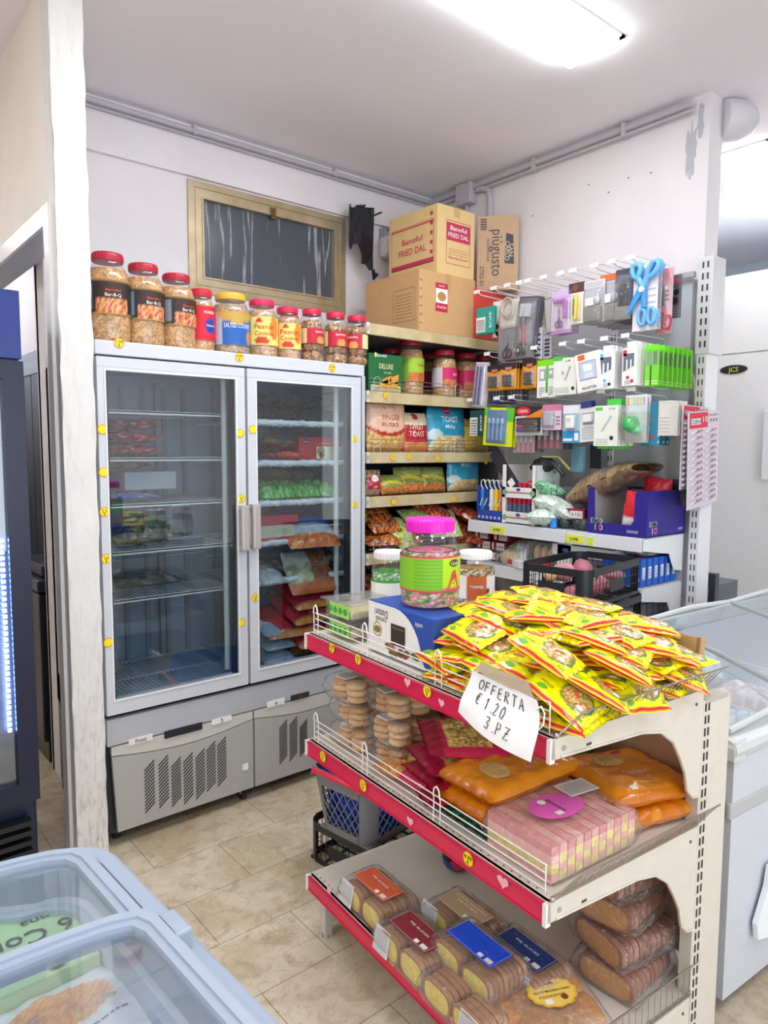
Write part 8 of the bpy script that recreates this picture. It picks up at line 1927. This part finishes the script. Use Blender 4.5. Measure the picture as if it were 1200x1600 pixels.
def crate(label, loc, rz, w, d, h, group=None, n=14):
    t = thing('plastic_crate', label, 'crate', loc, rz, group); K = hx('#22262b'); f = MB(col=K)
    cs = [(-w/2, -d/2), (w/2, -d/2), (w/2, d/2), (-w/2, d/2)]
    for i in range(4):
        a, e = Vector(cs[i]+(0,)), Vector(cs[(i+1) % 4]+(0,)); dr = (e-a).normalized()
        lattice_wall(f, a+dr*.045, e-dr*.045, .003, h, .018, h-.028, K, 'grid', .0022, n if i % 2 == 0 else max(5, int(n*d/w)))
        pr = (Vector(cs[(i-1) % 4]+(0,))-a).normalized(); m = 6
        top = [a+pr*.05*(1-sin(k/m*pi/2))+dr*.05*(1-cos(k/m*pi/2)) for k in range(m+1)]
        vs = [(q.x, q.y, h) for q in top]+[(q.x, q.y, 0) for q in top]; f.add(vs, [(k, k+1, m+2+k, m+1+k) for k in range(m)], K, True); f.add([(x*.985, y*.985, z) for x, y, z in vs], [(m+1+k, m+2+k, k+1, k) for k in range(m)], K, True)
        md = (a+e)/2; nn = Vector((dr.y, -dr.x, 0))*.003
        f.add([md-dr*.06+nn+Vector((0, 0, h*.30)), md+dr*.06+nn+Vector((0, 0, h*.30)), md+dr*.06+nn+Vector((0, 0, h*.62)), md-dr*.06+nn+Vector((0, 0, h*.62))], [(0, 1, 2, 3)], K)
    for k in range(9): x = -w/2+.01+(w-.02)*k/8; f.box((x-.004, -d/2+.01, 0), (x+.004, d/2-.01, .006))
    for k in range(6): y = -d/2+.01+(d-.02)*k/5; f.box((-w/2+.01, y-.004, 0), (w/2-.01, y+.004, .006))
    obj('crate_body', f, PLAST, t); return t
crate('black crate on the floor under the grey shopping basket', (BC[0]+.075, BC[1]+.035, 0), radians(8), .52, .36, .155)
f = MB(col=hx('#dfe0e0')); f.box((0, -.001, 0), (.06, .001, .035)); o = obj('crate_label', f, PAPER); put(o, (BC[0]+.075-.19, BC[1]-.175, .05), (0, 0, radians(8))); tag(o, 'white paper label on the corner of the floor crate', 'label')
basket('shopping_basket', 'grey shopping basket with pink handle standing on the black floor crate', (BC[0], BC[1], .16), radians(9), .44, .31, .235, hx('#7d7f84'), hx('#e0304c'))
BLU = hx('#2347b8')
basket('shopping_basket', 'blue shopping basket nested lowest inside the grey one', (BC[0], BC[1], .185), radians(9), .40, .275, .235, BLU, BLU, handle=False)
basket('shopping_basket', 'blue shopping basket nested uppermost inside the grey one', (BC[0]+.004, BC[1], .235), radians(9), .395, .27, .235, BLU, BLU, handle=False)
# stack of black crates before the side shelving
cx_, cy_, cr_ = 2.555, 1.775, radians(7)
for k in range(7):
    crate(['black crate on the floor at the bottom of the tall crate stack', 'black crate second from the floor in the tall stack', 'black crate third from the floor in the tall stack', 'black crate fourth from the floor in the tall stack', 'black crate third from the top of the tall stack', 'black crate second from the top of the tall stack', 'black crate with pink roots on top of the tall stack'][k], (cx_+.012*(k == 5), cy_-.01*(k == 5), .158*k+.0), cr_, .50, .31, .154)
q = random.Random(2); zb_ = .158*6+.012
k = 0
for i, (x, y, c, s_) in enumerate(((-.17, -.06, '#c87a8a', .045), (-.08, .05, '#d08a98', .05), (.0, -.05, '#c06878', .042), (.08, .04, '#b87482', .05), (.15, -.05, '#d8929c', .045), (-.12, .08, '#d8b07a', .035), (.18, .07, '#c8a06a', .035), (.02, .09, '#e0a0a8', .04), (-.20, .03, '#e0c090', .04), (.10, -.09, '#c88088', .035))):
    f = MB(); f.blob((0, 0, s_*.75), (s_*1.25, s_*.85, s_*.75), None, 14, amp=.15, seed=i); f.c = [[hx(c)]*4 for _ in f.f]
    o = obj('sweet_potato', f, FOOD); R_ = Matrix.Rotation(cr_, 3, 'Z') @ Vector((x, y, 0)); put(o, (cx_+R_.x, cy_+R_.y, zb_+.055*(i % 2)), (0, 0, i*1.3)); tag(o, ['pink root at the left end of the top crate', 'rosy root behind the left one in the top crate', 'dark pink root in the middle of the top crate', 'dull pink root right of the middle of the top crate', 'light pink root at the right end of the top crate', 'tan root at the back left of the top crate', 'tan root at the back right of the top crate', 'pale pink root at the back middle of the top crate', 'cream root in the left corner of the top crate', 'small pink root at the front right of the top crate'][i], 'root vegetable')
f = MB(col=hx('#5f646c'))
for z in (.80, .86, .92): f.tube([(-.2, -.16, z), (.2, -.16, z), (.2, .16, z)], .003, 5, col=hx('#3a4a8a') if z == .86 else None)
for k in range(9): f.tube([(-.2+.05*k, -.16, .62), (-.2+.05*k, -.16, .92)], .002, 4)
for k in range(7): f.tube([(.2, -.16+.053*k, .62), (.2, -.16+.053*k, .92)], .002, 4)
for k in range(5): f.tube([(-.2, -.16, .62+.06*k), (.2, -.16, .62+.06*k), (.2, .16, .62+.06*k)], .002, 4)
f.box((-.19, -.14, .60), (.19, .16, .64)); f.box((-.18, -.12, .64), (.18, .14, .85), col=hx('#c8ccd2'))
o = obj('wire_basket', f, PAINT); put(o, (3.02, 1.90, 0)); tag(o, 'grey wire basket of white packs below the lamp boxes', 'wire basket')
# ================================================================== CHEST FREEZER, LOWER LEFT
FR = radians(3.45); FO = Vector((.437, .70, 0))
ft = thing('chest_freezer', 'pale blue-grey chest freezer with sliding glass lids at the lower left', 'freezer', tuple(FO), FR)
exf, eyf = Vector((cos(FR), sin(FR), 0)), Vector((-sin(FR), cos(FR), 0))
def fl(px, py, z): p = atZ(px, py, z)-FO; return p.dot(exf), p.dot(eyf)
FB_ = hx('#9eaabb'); FW = .64; Y0 = -.34; YB = .60
def bow(x, k=.075): return k*(1-((x+FW/2)/(FW/2))**2)
def outline_f(ins, yb, r=.07, y0=Y0, k=.075):
    x0, x1 = -FW+ins, -ins; pts = [(x1, y0)]
    n = 6
    for i in range(n+1):
        a = i/n*pi/2; pts.append((x1-r+r*cos(a), yb-ins-r+bow(x1-r, k)*.5+r*sin(a)))
    for i in range(1, 8):
        x = x1-r-(x1-x0-2*r)*i/8; pts.append((x, yb-ins+bow(x, k)*.9))
    for i in range(n+1):
        a = pi/2+i/n*pi/2; pts.append((x0+r+r*cos(a), yb-ins-r+bow(x0+r, k)*.5+r*sin(a)))
    pts.append((x0, y0)); return pts
def ringprism(f, o1, o2, z0, z1, col):
    n = len(o1); vs = [(p[0], p[1], z1) for p in o1]+[(p[0], p[1], z1) for p in o2]+[(p[0], p[1], z0) for p in o1]+[(p[0], p[1], z0) for p in o2]
    fs = []
    for i in range(n):
        j = (i+1) % n; fs += [(i, j, n+j, n+i), (2*n+j, 2*n+i, 3*n+i, 3*n+j), (i, 2*n+i, 2*n+j, j), (n+i, n+j, 3*n+j, 3*n+i)]
    f.add(vs, fs, col)
f = MB(col=hx('#dfe4ea')); A_ = outline_f(.012, YB); B_ = outline_f(.07, YB)
ringprism(f, A_, B_, .05, .80, hx('#dfe4ea')); f.prism(A_, .02, .06); f.prism(B_, .40, .41, col=hx('#cdd8e2')); obj('freezer_body', f, PAINT, ft)
f = MB(col=FB_); ringprism(f, outline_f(.0, YB), outline_f(.058, YB), .795, .842, FB_); ringprism(f, outline_f(-.008, YB+.0), outline_f(.022, YB), .815, .834, FB_); ringprism(f, outline_f(.006, YB), outline_f(.030, YB), .842, .850, mul(FB_, 1.08)); ringprism(f, outline_f(.040, YB), outline_f(.058, YB), .842, .848, mul(FB_, 1.05)); obj('rim', f, PLAST, ft)
f = MB(col=mul(FB_, .9)); ringprism(f, outline_f(.07, YB), outline_f(.085, YB), .45, .80, hx('#b9c8d6')); obj('liner', f, PLAST, ft)
def lid(y0, y1, z, curved, name_lab):
    fr_w = .030; ins = .040
    def o(i2, ex=0):
        x0, x1 = -FW+ins+i2, -ins-i2; pts = []
        n = 12; r = .03
        def top(x): return y1-i2+bow(x, .075 if curved else .045)
        pts.append((x1, y0+i2+bow(x1, .045)*.0))
        pts += [(x1, top(x1)-r), (x1-r*.3, top(x1)-r*.3+.004)]
        for k in range(1, n): x = x1-(x1-x0)*k/n; pts.append((x, top(x)))
        pts += [(x0+r*.3, top(x0)-r*.3+.004), (x0, top(x0)-r)]
        pts.append((x0, y0+i2))
        for k in range(1, n): x = x0+(x1-x0)*k/n; pts.append((x, y0+i2+bow(x, .045)))
        return pts
    f = MB(col=mul(FB_, 1.02)); ringprism(f, o(0), o(fr_w), z, z+.016, mul(FB_, 1.04)); ringprism(f, o(.004), o(.018), z+.016, z+.020, mul(FB_, 1.1))
    ll = obj('sliding_lid', f, PLAST, ft)
    g = o(fr_w-.004); f = MB(); f.add([(p[0], p[1], z+.008) for p in g], [list(range(len(g)))[::-1]]); f.add([(p[0], p[1], z+.004) for p in g], [list(range(len(g)))])
    obj('lid_glass', f, LIDGLASS, ll); return ll
m1 = fl(256, 1428, .86)[1]
lid(m1-.02, YB-.035, .846, True, ''); lid(Y0+.02, m1-.005+.0, .866, False, '')
f = MB(col=mul(FB_, 1.05)); p = fl(285, 1445, .87); f.box((-.045, p[1]-.03, .85), (-.015, p[1]+.03, .882), bev=.004); obj('lid_stop', f, PLAST, ft)
# goods inside
def wf(px, py, z): return tuple(atZ(px, py, z))
LG = hx('#c4e8a8')
def cone(f, fr, lf, tp):
    K = hx('#3a3f3a')
    f.text('6 Coni', lambda x, y: tp(-x*1+.02, -y-.01, .002), .055, K, w=.14); f.text('Panna', lambda x, y: tp(-x-.03, -y-.055, .002), .03, hx('#4a5a48'), w=.085); f.text('Cioccolato', lambda x, y: tp(-x-.02, -y-.085, .002), .028, hx('#4a5a48'), w=.11)
    f.add([tp(.085, .07, .002), tp(.105, .07, .002), tp(.095, .02, .002)], [(0, 1, 2)], hx('#b8503c')); disc(f, tp, .095, .075, .014, hx('#5a3428'), e=.0025); disc(f, tp, .06, .035, .006, hx('#d8203a'), e=.002)
zt_ = .795
A3, B3, D3 = (Vector(wf(*p_, zt_)) for p_ in ((86, 1376), (157, 1484), (-60, 1450)))
ax = (B3-A3); wx = ax.length; ay = (D3-A3); ay = ay-ax.normalized()*ay.dot(ax.normalized()); wy = min(.26, ay.length); cen = A3+ax/2+ay.normalized()*wy/2
def cone(f, fr, lf, tp):
    K = hx('#3a3f3a'); w2, d2 = wx/2, wy/2
    # local x runs from the far corner toward the viewer, local -y to the left
    T2 = lambda x, y, e=.002: tp(x, y, e)
    for s_, cx, cy, hh, ww in (('6 Coni', .012, .0, .050, .135), ('Panna', -.028, .035, .026, .075), ('Cioccolato', -.052, .045, .024, .10)):
        f.text(s_, lambda x, y: T2(cx+y, cy-x), hh, K, w=ww)
    f.add([T2(w2-.02, d2*.35), T2(w2-.02, d2*.10), T2(w2-.085, d2*.22)][::-1], [(0, 1, 2)], hx('#b8503c')); disc(f, tp, w2-.02, d2*.22, .014, hx('#5a3428'), e=.0028); disc(f, tp, .03, -.02, .005, hx('#d8203a'), e=.0025)
carton('ice_cream_box', 'pale green box of ice cream cones lying in the left freezer', 'ice cream box', (cen.x, cen.y, zt_-.08), (wx, wy, .075), LG, decor=cone, rot=(0, 0, atan2(ax.y, ax.x)))
p = wf(198, 1490, .75)
carton('white_box', 'white frozen box standing beside the green cone box', 'box', (p[0], p[1]-.01, .60), (.035, .16, .17), hx('#dfe0dc'), rot=(0, radians(-14), radians(16)))
carton('frozen_stack', 'grey frozen carton under the goods in the left freezer', 'frozen food', (.20, 1.05, .42), (.30, .36, .20), hx('#b8c4d0'))
def iceb(u, v, s=1):
    if ((u-.45)/.30)**2+((v-.66)/.17)**2 < 1: return rnd.choice([hx('#f29a3a'), hx('#e8842a'), hx('#f6b060')])
    if v < .08: return hx('#c8ccd8')
    return hx('#e9eaec')
def ibd(f, on):
    decal(f, on, ell(.04, -.085, .045, .026, 24), hx('#2a5ab8')); decal(f, on, ell(.04, -.085, .040, .021, 24), hx('#6a94d8'), .0016); f.text('Opuri', lambda x, y: on(.04+x, -.085+y, .003), .034, WHITE, w=.062)
    lines(f, on, -.02, -.02, .06, -.012, 1, hx('#6a5a78'), 3); decal(f, on, ell(.05, .02, .012, .007), hx('#b8a86a')); lines(f, on, -.08, -.0, -.04, .05, 6, hx('#8a8e9a'), 4, .5)
p = wf(120, 1592, .78)
softbag('frozen_bag', 'white frozen bag with an orange picture and blue badge in the left freezer', 'frozen food', (p[0], p[1]-.01, .715), (.25, .26, .07), iceb, (0, 0, radians(2)), None, 'b', False, 4, FILM, 60, 60, ibd, wr=.008)
# ================================================================== CHEST FREEZER, RIGHT
RO = Vector((1.842, .80, 0)); rt = thing('chest_freezer', 'white island freezer with slanted glass lids right of the near gondola', 'freezer', tuple(RO), -GA)
RW, RD = 1.60, .60
def top_z(y): return .824+.14*(y/RD)
f = MB(col=hx('#c6cbd4'))
f.box((.012, .006, .09), (RW, .05, .77)); f.box((.02, .06, .09), (.07, RD, .77)); f.box((.02, RD-.04, .09), (RW, RD, .90)); f.box((.05, .05, .03), (RW, RD-.03, .10), col=hx('#5a5e66')); f.box((.06, .06, .50), (RW, RD-.03, .52), col=hx('#c8d4de'))
obj('freezer_body', f, PAINT, rt)
f = MB(col=hx('#cdd0d0'))
f.prism([(-.006, .775), (-.012, .79), (-.008, .808), (.006, .818), (.04, .820), (.04, .765), (.0, .765)], -.008, RW, axis='x')
f.prism([(-.010, .765), (-.012, .80), (-.004, .816), (.012, .820), (.045, .820), (.045, .765)], -.006, RD, axis='y')
f.box((0, RD-.04, .90), (RW, RD+.005, .955), bev=.01); f.box((.0, .002, .60), (RW, .02, .645), bev=.006, col=hx('#b4b6b8'))
obj('rim', f, PLAST, rt)
def gp(x, y, dz=0): return (x, y, top_z(y)+dz)
FRM = hx('#c4c8c4')
for x0, x1 in ((.02, .44), (.44, 1.0), (1.0, 1.58)):
    f = MB(col=FRM)
    for a, b in (((x0, .03), (x0, RD-.02)), ((x1, .03), (x1, RD-.02)), ((x0, RD-.02), (x1, RD-.02)), ((x0, .03), (x1, .03))): f.tube([gp(*a), gp((a[0]+b[0])/2, (a[1]+b[1])/2, .012), gp(*b)], .0095, 8)
    ll = obj('glass_lid', f, PAINT, rt)
    f = MB(); f.grid(lambda u, v: gp(x0+(x1-x0)*u, .03+(RD-.05)*v, .012*sin(pi*v)), 2, 8); f.grid(lambda u, v: gp(x1-(x1-x0)*u, .03+(RD-.05)*v, .012*sin(pi*v)-.004), 2, 8); obj('lid_glass', f, LIDGLASS, ll)
f = MB()
f.add([(.02, .05, .80), (.02, RD-.03, .80), (.02, RD-.03, top_z(RD)), (.02, .04, top_z(.04))], [(0, 1, 2, 3)]); obj('end_glass', f, LIDGLASS, rt)
f = MB(col=hx('#e8ecec'))
for k in range(12): f.tube([(.30, .08+.04*k, .80), (.30, .08+.04*k, .55)], .002, 4); f.tube([(.75, .08+.04*k, .80), (.75, .08+.04*k, .55)], .002, 4)
for z in (.80, .70, .60): f.tube([(.30, .07, z), (.30, .54, z)], .0028, 5); f.tube([(.75, .07, z), (.75, .54, z)], .0028, 5)
obj('wire_divider', f, PAINT, rt)
def rloc(x, y, z): v = RO+GN*x+GD*y; return (v.x, v.y, z)
PKB = [hx('#e8a8b0'), hx('#f0c0c4'), hx('#e08890'), hx('#f4d8d4'), hx('#d8d4cc')]
FZ = [(.10, .12, .58, .16, [hx('#e8eef2'), hx('#cfdde6'), hx('#f4f8fa')], 'icy white frozen bag at the near left of the right freezer'), (.24, .16, .60, .18, [hx('#dfe8ee'), hx('#f4f8fa'), hx('#c8d4dc')], 'icy white frozen bag behind the rim of the right freezer'), (.22, .40, .66, .17, PKB, 'large pink frozen bag in the right freezer'), (.42, .44, .66, .15, [hx('#d87868'), hx('#e8a090'), hx('#c8685a'), hx('#f0d0c8')], 'salmon frozen bag right of the pink one'),
      (.40, .18, .60, .15, [hx('#d0dce4'), hx('#f0f4f8')], 'frosted clear bag near the wire divider'), (.12, .36, .60, .14, [hx('#c8ccd0'), hx('#a8b8c8'), hx('#dfe4e8')], 'grey frosted bag at the far left of the right freezer'), (.62, .30, .62, .16, [hx('#f0e8e8'), hx('#e0b8b8')], 'pale pink frozen bag beyond the wire divider'), (.60, .48, .70, .13, [hx('#9ad0e8'), hx('#dfeaf0')], 'pale blue frozen bag at the far side of the right freezer'), (.9, .3, .62, .16, [hx('#e8e8e8'), hx('#d0d8e0')], 'white frozen bag in the far part of the right freezer')]
for i, (x, y, z, s_, pal, lb) in enumerate(FZ):
    softbag('frozen_bag', lb, 'frozen food', rloc(x, y, z), (s_*1.35, s_*1.1, .15), blot(pal, 4, i), (.12*(i % 3), -.1*(i % 2), .3*i), None, 'b', False, i, FILM, 26, 22, wr=.01)

# white plastic handle on the near face of the right freezer
def rface(px, py):
    d = _ray(px, py); o = Vector((0, 0, CAM_H)); t_ = (RO-o).dot(GD)/d.dot(GD); p = o+d*t_-RO; return p.dot(GN), p.z
f = MB(col=hx('#eaf0f6')); f.prism([rface(*p) for p in [(1175, 1463), (1190, 1459), (1214, 1440), (1214, 1338), (1195, 1350), (1190, 1382), (1173, 1440)]], -.018, -.004, axis='y'); obj('plastic_handle', f, PLAST, rt)
